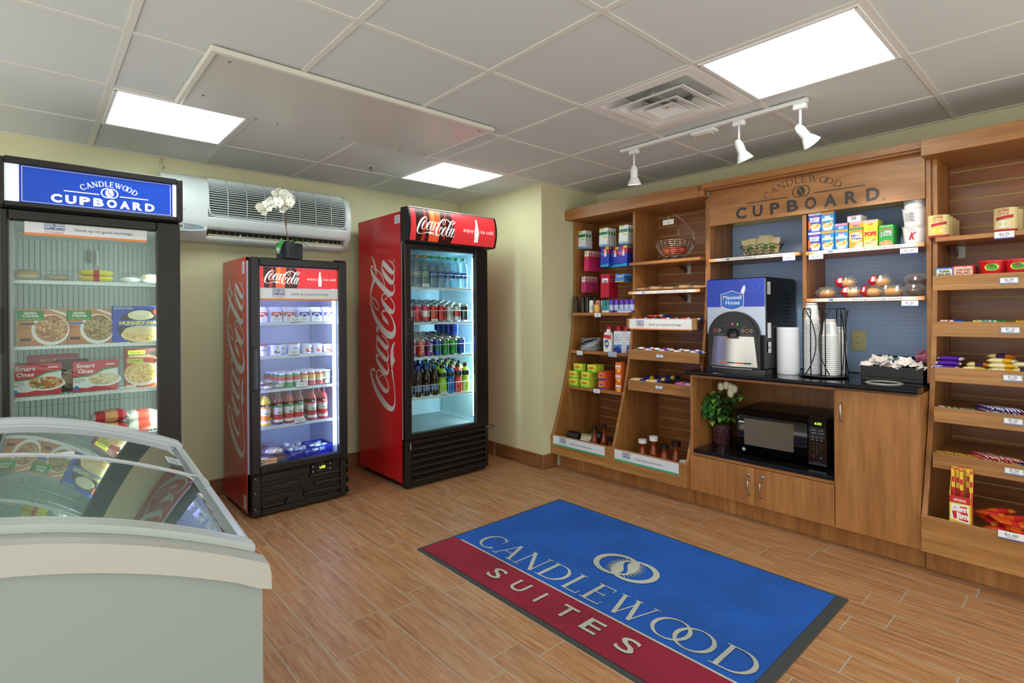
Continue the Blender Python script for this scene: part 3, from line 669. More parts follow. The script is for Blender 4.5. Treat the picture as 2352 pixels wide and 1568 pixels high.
m = MB(); strip_sign(m, (3.4178, 1.765, 1.592), .56, .019); m.build('shelf_strip', sh1); m = MB(); strip_sign(m, (3.4178, 1.165, 1.588), .55, .019); m.build('shelf_strip', sh2); m = MB(); strip_sign(m, (3.4178, 1.165, 1.313), .55, .019); m.build('shelf_strip', sh3)
# base cabinet
cb = MB(); cx0 = 3.205
cb.box((cx0, 1.771, .115), (BK, 1.789, .853), WV); cb.box((cx0, .592, .115), (BK, .61, .853), WV); cb.box((cx0, .945, .115), (BK, .963, .853), WV)
cb.box((cx0, .9635, .838), (BK, 1.7705, .853), WH); cb.box((cx0, .6105, .838), (BK, .9445, .853), WH); cb.box((cx0, .9635, .335), (BK, 1.7705, .352), WH); cb.box((cx0, .9635, .115), (BK, 1.7705, .13), WH); cb.box((BK-.01, .9635, .3525), (BK, 1.7705, .8375), WV)
cb.build('carcass', UC)
m = MB(); m.box((3.27, .592, .001), (3.285, 1.79, .1145), WV); m.build('kick_board', UC)
def handle(par, y, z0, z1, xf=3.188):
    m = MB(); m.tube([(xf+.001, y, z0), (xf-.022, y, z0+.002), (xf-.025, y, z0+.008), (xf-.025, y, z1-.008), (xf-.022, y, z1-.002), (xf+.001, y, z1)], .0042, C('b9b9b6', .25, 1), 8); m.build('handle', par)
def lock(par, y, z, xf=3.188):
    m = MB(); m.lathe([(0, -.007), (.006, -.007), (.007, -.005), (.011, -.004), (.0125, 0)], (xf, y, z), 16, C('c4c4c0', .2, 1), ax='x'); m.box((xf-.0085, y-.001, z-.004), (xf-.007, y+.001, z+.004), C('2a2a2a')); m.build('lock', par)
d1 = MB().box((3.188, 1.3745, .113), (3.204, 1.788, .333), WV, .0015).build('door', UC); d2 = MB().box((3.188, .9595, .113), (3.204, 1.3715, .333), WV, .0015).build('door', UC)
d3 = MB().box((3.188, .5925, .113), (3.204, .956, .845), WV, .0015).build('door', UC)
for d_, hx_, hy0, hy1, ly in ((d1, 525, 1028, 905, (530, 862)), (d2, 625, 1052, 925, (645, 885))):
    p, q = A('e', hx_, hy0, x=3.165), A('e', hx_, hy1, x=3.165); handle(d_, p.y, p.z, q.z); l_ = A('e', *ly, x=3.185); lock(d_, l_.y, l_.z)
p, q = A('e', 1283, 418, x=3.165), A('e', 1285, 275, x=3.165); handle(d3, p.y, p.z, q.z)
# stone slabs
m = MB(); pr = []; ro = .013
for i in range(7): a_ = PI/2+PI*i/6; pr.append((3.155+ro+ro*math.cos(a_), .8685+.0125*math.sin(a_)+.0))
m.prism(pr+[(BK-.001, .856), (BK-.001, .881)], 'y', .60, 1.7915, GRANITE); m.prism(pr+[(3.37, .856), (3.37, .881)], 'y', 1.7915, 1.8, GRANITE); 
tag(m.build('granite_countertop', org=(3.45, 1.2, .856)), 'polished black granite countertop of the coffee station', 'countertop')
m = MB(); m.box((3.20, .966, .3525), (BK-.012, 1.769, .376), GRANITE, .004)
tag(m.build('granite_shelf', org=(3.45, 1.36, .3525)), 'black granite slab under the microwave in the open cabinet bay', 'countertop')
# right-hand unit
UR = root('display_shelving', 'cherry slatwall snack unit with label framed trays beside the coffee station', 'display shelf', (3.45, 0, 0), 'slatwall shelving units')
slat(-.6, .566, .12, 2.03).build('slatwall_panel', UR)
side(.567, .588, top=2.029).build('side_panel', UR); side(-.622, -.601, top=2.029).build('side_panel', UR)
m = MB(); m.box((HX-.02, -.63, 2.03), (HX, .611, 2.112), WH, .002); m.box((HX+.001, -.63, 2.0305), (BK+.026, .6105, 2.05), WH); m.build('header', UR)
m = MB(); m.box((3.19, -.6, .125), (BK+.02, .566, .143), WT); m.build('bottom_board', UR)
MB().box((3.164, -.61, .118), (3.179, .588, .29), WT, .0015).build('bottom_tray_front', UR)
m = MB(); m.box((3.27, -.61, .001), (3.285, .589, .1175), WV); m.build('kick_board', UR)
shelf(3.40, -.6, .5665, 1.624).build('shelf', UR); bracket(.53, 1.624).build('bracket', UR)
for xf, zt, zb, tx in ((3.36, 1.43, 1.357, '$2.00'), (3.345, 1.204, 1.131, '$1.25'), (3.30, .984, .914, '$1.50'), (3.27, .794, .722, '$1.50'), (3.24, .578, .507, '$1.50')):
    t_ = tray(xf, -.59, .572 if zt > 1 else .556, zt, zb).build('tray', UR)
    k = {1.43: ('f', 715, 1205), 1.204: ('g', 952, 240), .984: ('g', 975, 695), .794: ('g', 980, 1105), .578: ('h', 940, 325)}[zt]; p = A(*k, x=xf); label_frame(t_, xf, p.y, p.z, tx, .068, .034)

# ---------------------------------------------------------------- glass-door coolers
TRIM = C('0d0a08', .35); DARK = C('100d0b', .45); INW = C('e4eaec', .4)
def wire_shelf(par, x0, x1, y0, y1, z, fence=0, slope=0):
    """wire shelf with a white front rail; fence adds the low wire guard in front of the goods"""
    m = MB(); wm = C('e6ebeb', .35)
    m.box((x0, y0, z-.018), (x1, y0+.006, z-.002), wm, .001)
    n = int((x1-x0)/.016)
    for i in range(n+1):
        x = x0+.004+(x1-x0-.008)*i/n; m.tube([(x, y0+.004, z-.003), (x, y1, z-.003+slope*(y1-y0))], .0013, wm, 4)
        m.box((x-.002, y0-.0006, z-.008), (x+.002, y0+.0001, z-.005), C('8a9394', .5))
    for y in (y0+.12, y0+.3, y1-.01): m.tube([(x0, y, z-.0055+slope*(y-y0)), (x1, y, z-.0055+slope*(y-y0))], .0022, wm, 5)
    s = m.build('shelf', par)
    if fence:
        g = MB(); gm = C('dfeaf0', .3)
        g.tube([(x0+.002, y0+.004, z+fence), (x1-.002, y0+.004, z+fence)], .002, gm, 5); k = fence_n = 8
        for i in range(k+1):
            x = x0+.002+(x1-x0-.004)*i/k; g.tube([(x, y0+.004, z-.01), (x, y0+.004, z+fence)], .0017, gm, 5)
        g.build('front_guard', s)
    return s
def strip_light(par, x, y, z0, z1, c, pw, e=14, face=(-1, .35), w_=.012):
    m = MB(); m.box((x-w_/2, y, z0), (x+w_/2, y+.01, z1), C(c, .4, 0, e)); m.build('lamp_strip', par)
    L = bpy.data.lights.new('cooler_lamp', 'AREA'); L.shape = 'RECTANGLE'; L.size = .012; L.size_y = z1-z0; L.energy = pw*LED; L.color = lin(c)[:3]
    o = bpy.data.objects.new('cooler_lamp', L); col.objects.link(o); o.location = (x+face[0]*.009, y+.014, (z0+z1)/2)
    d = Vector((face[0], face[1], 0)).normalized(); o.rotation_euler = Matrix((Vector((0, 0, 1)).cross(-d), Vector((0, 0, 1)), -d)).transposed().to_euler()
def cabinet(par, x0, x1, y0, y1, z0, z1, zi0, zi1, outer, t=.035, xi0=None, xi1=None, inner=INW):
    """insulated shell: open at the front (y0) between zi0 and zi1"""
    xi0 = xi0 or x0+t; xi1 = xi1 or x1-t; m = MB()
    m.box((x0, y0, z0), (x0+.004, y1, z1), outer); m.box((x1-.004, y0, z0), (x1, y1, z1), outer)
    m.box((x0+.0041, y1-.004, z0), (x1-.0041, y1, z1), DARK); m.box((x0+.0041, y0, z1-.004), (x1-.0041, y1-.0041, z1), DARK)
    m.box((x0+.0041, y0, z0), (x1-.0041, y1-.0041, z0+.004), DARK); m.build('cabinet', par)
    m = MB(); m.box((x0+.005, y0+.001, zi0-.03), (xi0, y1-.005, zi1+.03), inner); m.box((xi1, y0+.001, zi0-.03), (x1-.005, y1-.005, zi1+.03), inner)
    m.box((xi0, y1-.05, zi0-.03), (xi1, y1-.005, zi1+.03), inner); m.box((xi0, y0+.001, zi0-.03), (xi1, y1-.0505, zi0), inner); m.box((xi0, y0+.001, zi1), (xi1, y1-.0505, zi1+.03), inner)
    for x, sx in ((xi0, 1), (xi1, -1)):
        for y in (y0+.06, y1-.11): m.box((min(x, x+sx*.004), y, zi0+.02), (max(x, x+sx*.004), y+.014, zi1-.02), C('c6ced0', .3))
    n = int((zi1-zi0)/.025)
    for x, sx in ((xi1-.0045, -1), (xi0+.0045, 1)):
        for y in (y0+.06, y1-.11):
            for i in range(n): z = zi0+.03+i*.025; m.box((x-.0004, y+.005, z), (x+.0004, y+.009, z+.012), C('39404a'))
    m.build('liner', par)
def door(par, x0, x1, y, z0, z1, gx0, gx1, gz0, gz1, d=.045, bev=.006, mt=TRIM):
    """door frame whose front is at y, with its pane"""
    m = MB(); m.box((x0, y, z0), (gx0, y+d, z1), mt, bev); m.box((gx1, y, z0), (x1, y+d, z1), mt, bev)
    m.box((gx0-.002, y, gz1), (gx1+.002, y+d, z1), mt, bev); m.box((gx0-.002, y, z0), (gx1+.002, y+d, gz0), mt, bev)
    m.box((gx0-.004, y+.004, gz0-.004), (gx0+.003, y+.016, gz1+.004), C('3f3a36', .3)); m.box((gx1-.003, y+.004, gz0-.004), (gx1+.004, y+.016, gz1+.004), C('3f3a36', .3))
    f = m.build('door_frame', par)
    g = MB(); g.box((gx0, y+.018, gz0), (gx1, y+.022, gz1), GLASS); g.build('glass_pane', f); return f
def side_script(par, x, yb, z0, wd):
    """the tall script running up the side that faces the freezer"""
    m = MB(); m.frame((x-.0003, yb, z0), (0, 0, 1), (0, 1, 0)); cola_script(m, 0, 0, wd, C('d2d4d4', .3)); m.build('side_lettering', par)
def cola_panel(m, w, h, gl=0):
    """printed brand panel drawn on the current art frame (w x h)"""
    E_ = gl; rd = C('e0343a', .35, 0, E_); m.r2(0, 0, w, h, rd)
    bx0, bx1 = w*.055, w*.475
    m.p2([(bx0+w*.01, 0), (bx1-w*.02, 0), (bx1+w*.012, h*.3), (bx1-w*.005, h*.7), (bx1-w*.03, h), (bx0+w*.0, h), (bx0-w*.0, h*.5)], C('3c100c', .3, 0, E_*.5))
    m.p2([(w*.12, 0), (w*.16, 0), (w*.17, h), (w*.15, h)], C('a8281a', .3, 0, E_)); m.p2([(w*.2, 0), (w*.31, 0), (w*.33, h), (w*.2, h)], C('e0572c', .3, 0, E_)); m.p2([(w*.215, h*.35), (w*.25, h*.35), (w*.26, h), (w*.22, h)], C('f08a3a', .3, 0, E_))
    m.p2([(w*.36, h*.1), (w*.38, h*.1), (w*.395, h), (w*.375, h)], C('9a2418', .3, 0, E_))
    wh = C('f2f4f6', .3, 0, E_); cola_script(m, w*.065, h*.2, w*.44, wh, 1.15); m._nx(); m._nx()
    m.r2(w*.51, 0, w*.56, h, rd)
    flower_bottle(m, w*.755, h*.12, h*.74, wh); m.t2('Coca-Cola', w*.755, h*.42, h*.06, C('d9454a'), w=w*.03)
    m.t2('enjoy', w*.652, h*.42, h*.13, wh, w=w*.125); m.t2('ice cold', w*.885, h*.42, h*.13, wh, w=w*.16)

# --- cooler with the orchid on top
x0, x1, yf, yb, zt = .99, 1.62, 3.47, 4.04, 1.622
c1 = root('beverage_cooler', 'shorter red and black glass door cooler with milk, yogurt and juice, orchid on top', 'cooler', (1.305, 3.75, 0), 'red sided coolers')
cabinet(c1, x0, x1, yf+.05, yb, .03, zt, .30, 1.57, RED, .045, inner=C('c6d0ea', .4))
side_script(c1, x0, yf+.085, .36, 1.16)
m = MB(); m.frame((x0-.0003, yf+.118, 1.52), (0, -1, 0), (0, 0, 1)); m.r2(0, 0, .05, .075, C('dfe3e6', .3)); [m.r2(.008, .01+.012*i, .04-.004*(i % 3), .016+.012*i, C('7d868f')) for i in range(5)]; m.build('rating_sticker', c1); m = MB(); m.frame((x0-.0003, yf+.118, .05), (0, -1, 0), (0, 0, 1)); m.r2(0, 0, .055, .085, C('dcdcdc', .3)); [m.r2(.008, .01+.012*i, .044-.004*(i % 3), .014+.012*i, C('9aa')if 0 else C('8a8f96')) for i in range(6)]; m.build('rating_sticker', c1)
gx0, gx1, gz0, gz1 = 1.057, 1.575, .318, 1.567
df = door(c1, x0+.012, x1+.012, yf, .272, zt-.002, gx0, gx1, gz0, gz1)
m = MB(); m.frame((gx0, yf+.0175, gz1-.135), (1, 0, 0), (0, 0, 1)); cola_panel(m, gx1-gx0, .132, .35); m.build('brand_panel', df)
m = MB(); m.box((gx0+.005, yf+.012, 1.352), (gx1+.002, yf+.0145, 1.43), C('e4e6ea', .35)); m.frame((gx0+.005, yf+.012, 1.352), (1, 0, 0), (0, 0, 1)); m.r2(0, 0, gx1-gx0-.003, .012, C('d98f4a', .4)); mini_logo(m, .115, .034, .08); m.t2('Stock up on good mornings.', .32, .036, .0145, C('8a8a8e'), w=.25, bold=.01); m.build('sign_strip', df)
m = MB(); m.box((1.002, yf-.03, .79), (1.022, yf-.001, 1.07), C('1a1a1a', .3), .008); m.box((1.004, yf-.042, .80), (1.03, yf-.0305, 1.06), C('1d1d1e', .28), .005); m.build('handle', df)
m = MB(); m.frame((gx0+.004, yf+.0175, gz0+.004), (1, 0, 0), (0, 0, 1)); m.r2(0, 0, .098, .034, C('d8b08c', .4)); m.ring2(.014, .018, .011, .006, C('2e7a56')); m.t2('Imbera', .058, .011, .015, C('27408c'), w=.06, slant=.25); m.build('maker_sticker', df)
for i, z in enumerate((1.214, .998, .782, .546)): wire_shelf(c1, 1.045, 1.578, 3.54, 3.97, z)
m = MB(); m.box((gx1-.045, 3.975, 1.38), (gx1+.002, 3.976, 1.46), WHITE); 
strip_light(c1, 1.558, yf+.056, .36, 1.44, 'c6d2ff', 1.5, 12, w_=.006); strip_light(c1, 1.05, yf+.056, .36, 1.5, 'a09aff', 1.1, 3, (1, .35))
# moulded lower grille with the thermostat
m = MB(); gm = C('16120f', .3); yg = yf+.004
m.box((x0+.014, yg+.02, .03), (x1-.002, yg+.046, .268), gm)
def gp(xa, za, xb, zb): m.box((xa, yg, za), (xb, yg+.0198, zb), gm, .004)
gx = [1.008, 1.055, 1.28, 1.30, 1.345, 1.37, 1.59, 1.612]
gp(1.006, .012, 1.06, .262); gp(1.0602, .012, 1.58, .045); gp(1.5802, .012, 1.624, .262)
gp(1.0602, .213, 1.37, .262); gp(1.0602, .148, 1.30, .185); gp(1.0602, .09, 1.27, .12); gp(1.37, .178, 1.58, .20); gp(1.40, .122, 1.58, .147); gp(1.33, .066, 1.58, .092); gp(1.0602, .05, 1.2, .068)
m.prism([(1.28, .185), (1.31, .185), (1.375, .10), (1.335, .10)], 'y', yg+.001, yg+.0197, gm); m.prism([(1.25, .12), (1.285, .12), (1.345, .05), (1.2, .05)], 'y', yg+.001, yg+.0197, gm)
for z in (.05, .12, .19, .245): m.lathe([(.02, 0), (.02, .01), (0, .012)], (1.625, yg+.008, z), 12, gm, ax='x')
for z in (.055, .155, .245): m.lathe([(0, 0), (.014, -.002), (.016, 0)], (1.03, yg, z), 14, C('0a0908', .4), ax='y'); m.lathe([(0, -.004), (.003, -.004)], (1.024, yg, z+.004), 8, C('cfcfcf'), ax='y')
gr = m.build('lower_grille', c1)
m = MB(); m.box((1.378, yg+.006, .206), (1.53, yg+.0195, .266), C('0c0b0b', .25)); m.frame((1.378, yg+.006, .206), (1, 0, 0), (0, 0, 1)); m.t2('USE', .075, .024, .017, C('b6e23a', .4, 0, 3), w=.038, slant=.12)
for a_, b_ in ((.012, .012), (.012, .045), (.13, .012), (.13, .045)): m.e2(a_, b_, .004, .004, C('d8d8d8'))
m.e2(.076, .052, .002, .002, C('ff3020', .4, 0, 4)); m.t2('-', .045, .028, .003, WHITE); m.r2(.04, .012, .07, .0135, C('9a9a9a')); m.r2(.1, .02, .122, .0212, C('9a9a9a')); m.build('thermostat', gr)
m = MB(); m.box((x1-.07, yf+.005, zt-.001), (x1+.008, yf+.04, zt+.008), C('151515', .3), .003); m.build('hinge', c1)
# --- tall cooler
x0, x1, yf, yb, zt = 1.985, 2.775, 3.29, 4.0, 1.998
c2 = root('beverage_cooler', 'tall red and black glass door cooler full of water, cans and bottles, by the corner', 'cooler', (2.38, 3.65, 0), 'red sided coolers')
cabinet(c2, x0, x1, yf+.055, yb, .045, zt, .385, 1.75, RED, .04, inner=C('c6dce4', .4))
side_script(c2, x0, yf+.135, .545, 1.165)
m = MB(); m.frame((x0-.0003, yf+.135, 1.915), (0, -1, 0), (0, 0, 1)); m.r2(0, 0, .075, .06, C('dfe3e6', .3)); [m.r2(.008, .008+.012*i, .064-.006*(i % 3), .014+.012*i, C('8a929a')) for i in range(4)]; m.build('rating_sticker', c2)
gx0, gx1, gz0, gz1 = 2.035, 2.632, .398, 1.728
df = door(c2, x0+.002, x1-.02, yf, .352, 1.768, gx0, gx1, gz0, gz1)
m = MB(); m.box((1.99, yf-.008, 1.05), (2.045, yf-.0005, 1.22), C('1b1613', .35), .003); m.box((2.03, yf-.016, .78), (2.048, yf-.0005, 1.22), C('1b1613', .3), .003); m.build('handle', df)
# curved lit sign box
prof = [(yf+.05, 1.778), (yf+.0, 1.782)]; AR = []
for i in range(11):
    a_ = R(-24+48*i/10); AR.append((yf+.225-.285*math.cos(a_), 1.90+.285*math.sin(a_)*.98))
m = MB(); full = [(yf+.055, AR[0][1]-.012)]+[(p[0], p[1]) for p in AR]+[(yf+.055, AR[-1][1]+.012)]
for xa, xb in ((x0+.002, x0+.016), (x1+.012, x1+.026)): m.prism([(yf+.054, AR[0][1]-.012)]+[(p[0]-.004, p[1]+(-.006 if i == 0 else .006 if i == 10 else 0)) for i, p in enumerate(AR)]+[(yf+.054, AR[-1][1]+.012)], 'x', xa, xb, TRIM)
m.box((x0+.0165, yf-.03, AR[0][1]-.012), (x1+.0115, yf+.054, AR[0][1]-.002), TRIM, .002); m.box((x0+.0165, yf-.03, AR[-1][1]+.002), (x1+.0115, yf+.054, AR[-1][1]+.012), C('b9bcbc', .25, .7), .002)
sb = m.build('sign_box', c2)
m = MB(); SW = x1+.0112-(x0+.0168)
flat = MB(); flat.frame((0, 0, 0), (1, 0, 0), (0, 0, 1)); cola_panel(flat, SW, .232, .25)
def bend(p):
    a_ = R(-24+48*min(max(p.z/.232, -.01), 1.01)); r = .285-p.y; return Vector((x0+.0168+p.x, yf+.225-r*math.cos(a_), 1.90+r*math.sin(a_)*.98))
import bmesh
bm = bmesh.new(); me = flat.mesh('sign_face')
bm.from_mesh(me)
for i in range(1, 16): bmesh.ops.bisect_plane(bm, geom=bm.verts[:]+bm.edges[:]+bm.faces[:], plane_co=(0, 0, .232*i/16), plane_no=(0, 0, 1))
for v in bm.verts: v.co = bend(v.co)-Vector(c2['_o'])
bm.to_mesh(me); bm.free(); so = bpy.data.objects.new('sign_face', me); col.objects.link(so); so.parent = sb; so['_o'] = c2['_o']
for z, fe in ((1.458, .10), (1.197, .085), (.938, .085), (.64, .085)): wire_shelf(c2, 2.03, 2.633, 3.352, 3.94, z, fe, .15)
m = MB(); m.box((2.03, 3.345, .386), (2.7, 3.93, .390), C('8f999c', .35)); m.build('floor_pan', c2)
strip_light(c2, 2.662, yf+.058, .44, 1.70, 'c4ecff', 4.2, 14, (-1, .5), .03)
m = MB(); gy = yf+.012
m.box((x0+.002, gy+.035, .045), (x1-.02, gy+.04, .345), DARK); m.box((x0+.002, gy-.004, .03), (x0+.055, gy+.034, .348), C('16120f', .35), .004); m.box((x1-.05, gy-.004, .03), (x1-.02, gy+.034, .348), C('16120f', .35), .004); m.box((x0+.0555, gy-.002, .318), (x1-.0505, gy+.034, .348), C('16120f', .35), .004)
for i in range(6):
    z = .052+i*.046; m.prism([(gy-.002, z), (gy+.034, z+.02), (gy+.034, z+.024), (gy-.004, z+.006)], 'x', x0+.0555, x1-.0505, C('2a2624', .3)); m.box((x0+.0555, gy-.006, z-.002), (x1-.0505, gy-.0022, z+.008), C('2c2926', .3))
m.box((x0+.04, gy-.0055, .285), (x0+.046, gy-.0042, .33), C('b8a9c4')); m.build('lower_grille', c2)
m = MB(); m.box((x0+.03, yf+.04, .001), (x1-.03, yb-.02, .0445), C('0d0b0a', .5)); m.box((x0+.02, yf+.02, .012), (x1-.1, yf+.039, .044), C('120f0d', .4)); m.build('base', c2)
m = MB(); m.tube(catmull([(x1-.07, yf+.0, .352), (x1-.02, yf-.035, .346), (x1+.012, yf-.02, .354), (x1-.022, yf+.01, .36)], 5), .003, C('1a1715', .3)); m.box((x1-.04, yf-.004, .345), (x1-.018, yf+.03, .357), C('8d8560', .4), .002); m.build('hinge', c2)
# --- freezer with the blue lit sign
x0, x1, yf, yb, zt = -.118, .605, 3.30, 4.05, 2.0
FB = C('130e09', .45)
c3 = root('upright_freezer', 'dark glass door freezer with a lit blue sign and frozen meals inside', 'freezer', (.245, 3.68, 0))
cabinet(c3, x0, x1, yf+.06, yb, .05, 1.985, .30, 1.73, FB, .05, inner=C('c3cac6', .4))
m = MB(); n = 26
for i in range(n): xx = x0+.055+i*.0242; m.box((xx, yb-.056, .32), (xx+.02, yb-.0505, 1.7), C('d3d8d4', .35), .002)
for z in (1.52, 1.29, 1.0, .75): m.box((x0+.055, yb-.0585, z), (x1-.055, yb-.0563, z+.006), C('b4bbb8', .4))
m.box((.30, yb-.075, 1.6), (.303, yb-.07, 1.72), C('b9b58f')); m.box((.245, yb-.09, 1.575), (.262, yb-.075, 1.65), C('9c9c86', .4), .005); m.box((.285, yb-.09, 1.56), (.297, yb-.075, 1.65), WHITE); m.build('evaporator_wall', c3)
df = door(c3, x0+.004, x1-.006, yf, .29, 1.757, -.083, .492, .40, 1.706, .05, .006, FB)
m = MB(); m.box((x0-.035, yf-.03, 1.1), (x0+.012, yf-.0005, 1.3), C('2a241c', .4), .005); m.build('handle', df)
m = MB(); m.frame((-.028, yf+.0175, 1.644), (1, 0, 0), (0, 0, 1)); m.r2(0, 0, .478, .062, C('dde0e4', .35)); m.r2(0, 0, .478, .012, C('e08a4c', .4)); mini_logo(m, .108, .03, .078); m.t2('Stock up on good mornings.', .30, .032, .013, C('7c7c82'), w=.235, bold=.01); m.build('sign_strip', df)
m = MB()
for a_, b_, c_, d_ in ((x0, x0+.022, 1.768, 1.99), (x1-.022, x1+.006, 1.768, 1.99)): m.box((a_, yf-.012, c_), (b_, yf+.055, d_), FB, .003)
m.box((x0+.0225, yf-.012, 1.963), (x1-.0225, yf+.055, 1.995), FB, .003); m.box((x0+.0225, yf-.012, 1.768), (x1-.0225, yf+.055, 1.79), FB, .003); sb = m.build('sign_box', c3)
m = MB(); sx0, sx1, sz0, sz1 = x0+.023, x1-.023, 1.7905, 1.9625; m.box((sx0, yf-.002, sz0), (sx1, yf+.05, sz1), C('dfe6f2', .3, 0, .3))
m.frame((sx0, yf-.002, sz0), (1, 0, 0), (0, 0, 1)); W, HH = sx1-sx0, sz1-sz0; e = .1
m.r2(.05, 0, W-.018, HH, C('0a2fae', .3, 0, e)); m.r2(.058, .004, W-.026, HH-.004, C('c9d8f4', .3, 0, e)); m.r2(.061, .0065, W-.029, HH-.0065, C('0a48c2', .3, 0, e*.9))
wl = C('f6f9ff', .3, 0, .9); cxs = .387
for ch, xx in zip('CUPBOARD', range(8)): m.t2(ch, .182+xx*.0535, .017, .036, wl, w=.041, bold=.045)
m.r2(.209, .072, cxs-.042, .076, wl); m.r2(cxs+.042, .072, .55, .076, wl); emblem(m, cxs, .085, .0245, wl); serif(m, 'CANDLEWOOD', cxs, .117, .025, wl, width=.228, arc=.2, wt=1.3); m.build('sign_face', sb)
for z in (1.437, 1.124, .883, .648): wire_shelf(c3, -.068, .535, yf+.062, 3.95, z)
m = MB(); m.box((x0+.004, yf+.01, .05), (x1-.006, yf+.055, .285), FB, .004); [m.box((x0+.05, yf+.002, .07+.03*i), (x1-.05, yf+.0098, .085+.03*i), C('2a2119', .4), .002) for i in range(7)]; m.build('lower_grille', c3)
m = MB(); m.box((x0+.02, yf+.05, .001), (x1-.02, yb-.03, .0495), DARK); m.build('base', c3)
strip_light(c3, .513, yf+.062, .42, 1.66, 'e2faee', 2.6, 7, (-1, .4), .02)
# ---------------------------------------------------------------- wall air conditioner
AW = C('d9e0e0', .3); ax0, ax1 = .615, 1.885
ac = root('air_conditioner', 'long white wall mounted air conditioner with a curved slatted grille', 'air conditioner', (1.25, YW, 1.95))
fr = [(4.119, 2.185), (4.06, 2.20), (4.0, 2.185), (3.955, 2.15), (3.93, 2.09), (3.92, 2.0), (3.925, 1.90), (3.94, 1.845), (3.965, 1.815), (3.99, 1.78), (4.03, 1.76), (4.119, 1.755)]
grl = [(4.0, 2.185), (3.955, 2.15), (3.93, 2.09), (3.92, 2.0), (3.925, 1.92)]
m = MB(); m.prism([(4.119, 2.18), (4.06, 2.17), (3.99, 2.14), (3.965, 2.08), (3.955, 1.95), (3.96, 1.925), (4.119, 1.925)], 'x', .905, 1.83, C('3a352a', .6))
m.prism(fr, 'x', ax0, .8745, AW, True); m.prism(fr, 'x', 1.845, 1.872, AW, True)
m.prism([(4.119, 2.175)]+[(p[0]+.006, p[1]-(.004 if i < 5 else -.004)) for i, p in enumerate(fr[1:11])]+[(4.119, 1.765)], 'x', 1.8722, 1.887, AW, True)
low = [(3.9215, 1.915), (3.925, 1.90), (3.935, 1.86), (3.95, 1.835), (3.99, 1.835), (3.99, 1.92)]; m.prism(low, 'x', .8747, 1.8448, AW, True)
m.prism([(4.119, 1.755), (4.03, 1.76), (3.985, 1.783), (3.99, 1.796), (4.119, 1.80)], 'x', .8747, 1.8448, AW, True)
m.prism([(4.06, 2.20), (4.0, 2.185), (3.985, 2.175), (4.06, 2.16)], 'x', .8747, 1.8448, AW, True)
m.box((.8747, 4.03, 1.801), (1.8448, 4.05, 1.92), C('2a251c', .6)); m.build('casing', ac)
def gpt(t):
    q = catmull([(a_, b_) for a_, b_ in grl], 8); i = t*(len(q)-1); k = int(min(i, len(q)-2)); f_ = i-k; return (q[k][0]*(1-f_)+q[k+1][0]*f_, q[k][1]*(1-f_)+q[k+1][1]*f_)
m = MB(); sm = C('c6d2d2', .35); ns = 23
for i in range(ns):
    y, z = gpt((i+.5)/ns); m.box((.877, y-.001, z-.0026), (1.843, y+.012, z+.0026), sm)
for i in range(1, 8):
    x = .875+.969*i/8; m.tube([(x, gpt(t/12)[0]-.003, gpt(t/12)[1]) for t in range(13)], .003, sm, 6)
edge = [(x_, gpt(t)[0]-.002, gpt(t)[1]) for x_, t in ((.877, 0), (.877, .25), (.877, .5), (.877, .75), (.885, .92), (.91, .99), (1.36, 1), (1.81, .99), (1.835, .92), (1.843, .75), (1.843, .5), (1.843, .25), (1.843, 0))]
m.tube(edge, .006, AW, 6); m.build('intake_grille', ac)
m = MB(); lm = C('d6d8bc', .4)
m.box((.885, 3.975, 1.803), (1.835, 4.01, 1.807), lm, .001); m.box((.885, 3.985, 1.79), (1.835, 3.99, 1.8025), lm)
for i in range(24): x = .9+.0395*i; m.box((x, 4.0, 1.808), (x+.004, 4.028, 1.832), C('8f8b63', .5))
for x in (1.08, 1.36, 1.62): m.box((x, 3.968, 1.79), (x+.008, 3.9745, 1.815), lm, .001)
m.build('outlet_louvre', ac)
m = MB(); p0_ = A('s', 95, 750, y=3.925); q0_ = A('s', 395, 770, y=3.925); m.frame((.60, 3.9225, p0_.z-.045), (1, -.0, 0), (0, .03, 1)); 
m.e2(.12, .03, .145, .026, C('e2e8e6', .3), 28); m.e2(.12, .032, .135, .022, C('7d8b96', .35), 28); m.r2(.09, .018, .135, .046, C('e8ecea')); m.r2(.094, .021, .131, .043, C('6f7a5c')); m.t2('23', .113, .025, .012, C('20241c'))
for i in range(6): m.e2(.15+i*.0145, .03-.001*i, .004, .003, C('a9b4bc')); m.r2(.148+i*.0145, .022-.001*i, .153+i*.0145, .0228-.001*i, C('c4ccd2'))
m.e2(.15, .041, .003, .002, C('d5dade')); m.e2(.15, .017, .003, .002, C('d5dade')); m.build('control_panel', ac)
m = MB(); m.frame((.66, 3.9205, 1.945), (1, 0, 0), (0, 0, 1)); m.t2('amo', .065, 0, .013, C('aeb9d0'), w=.04, bold=.03); m.build('lettering', ac)
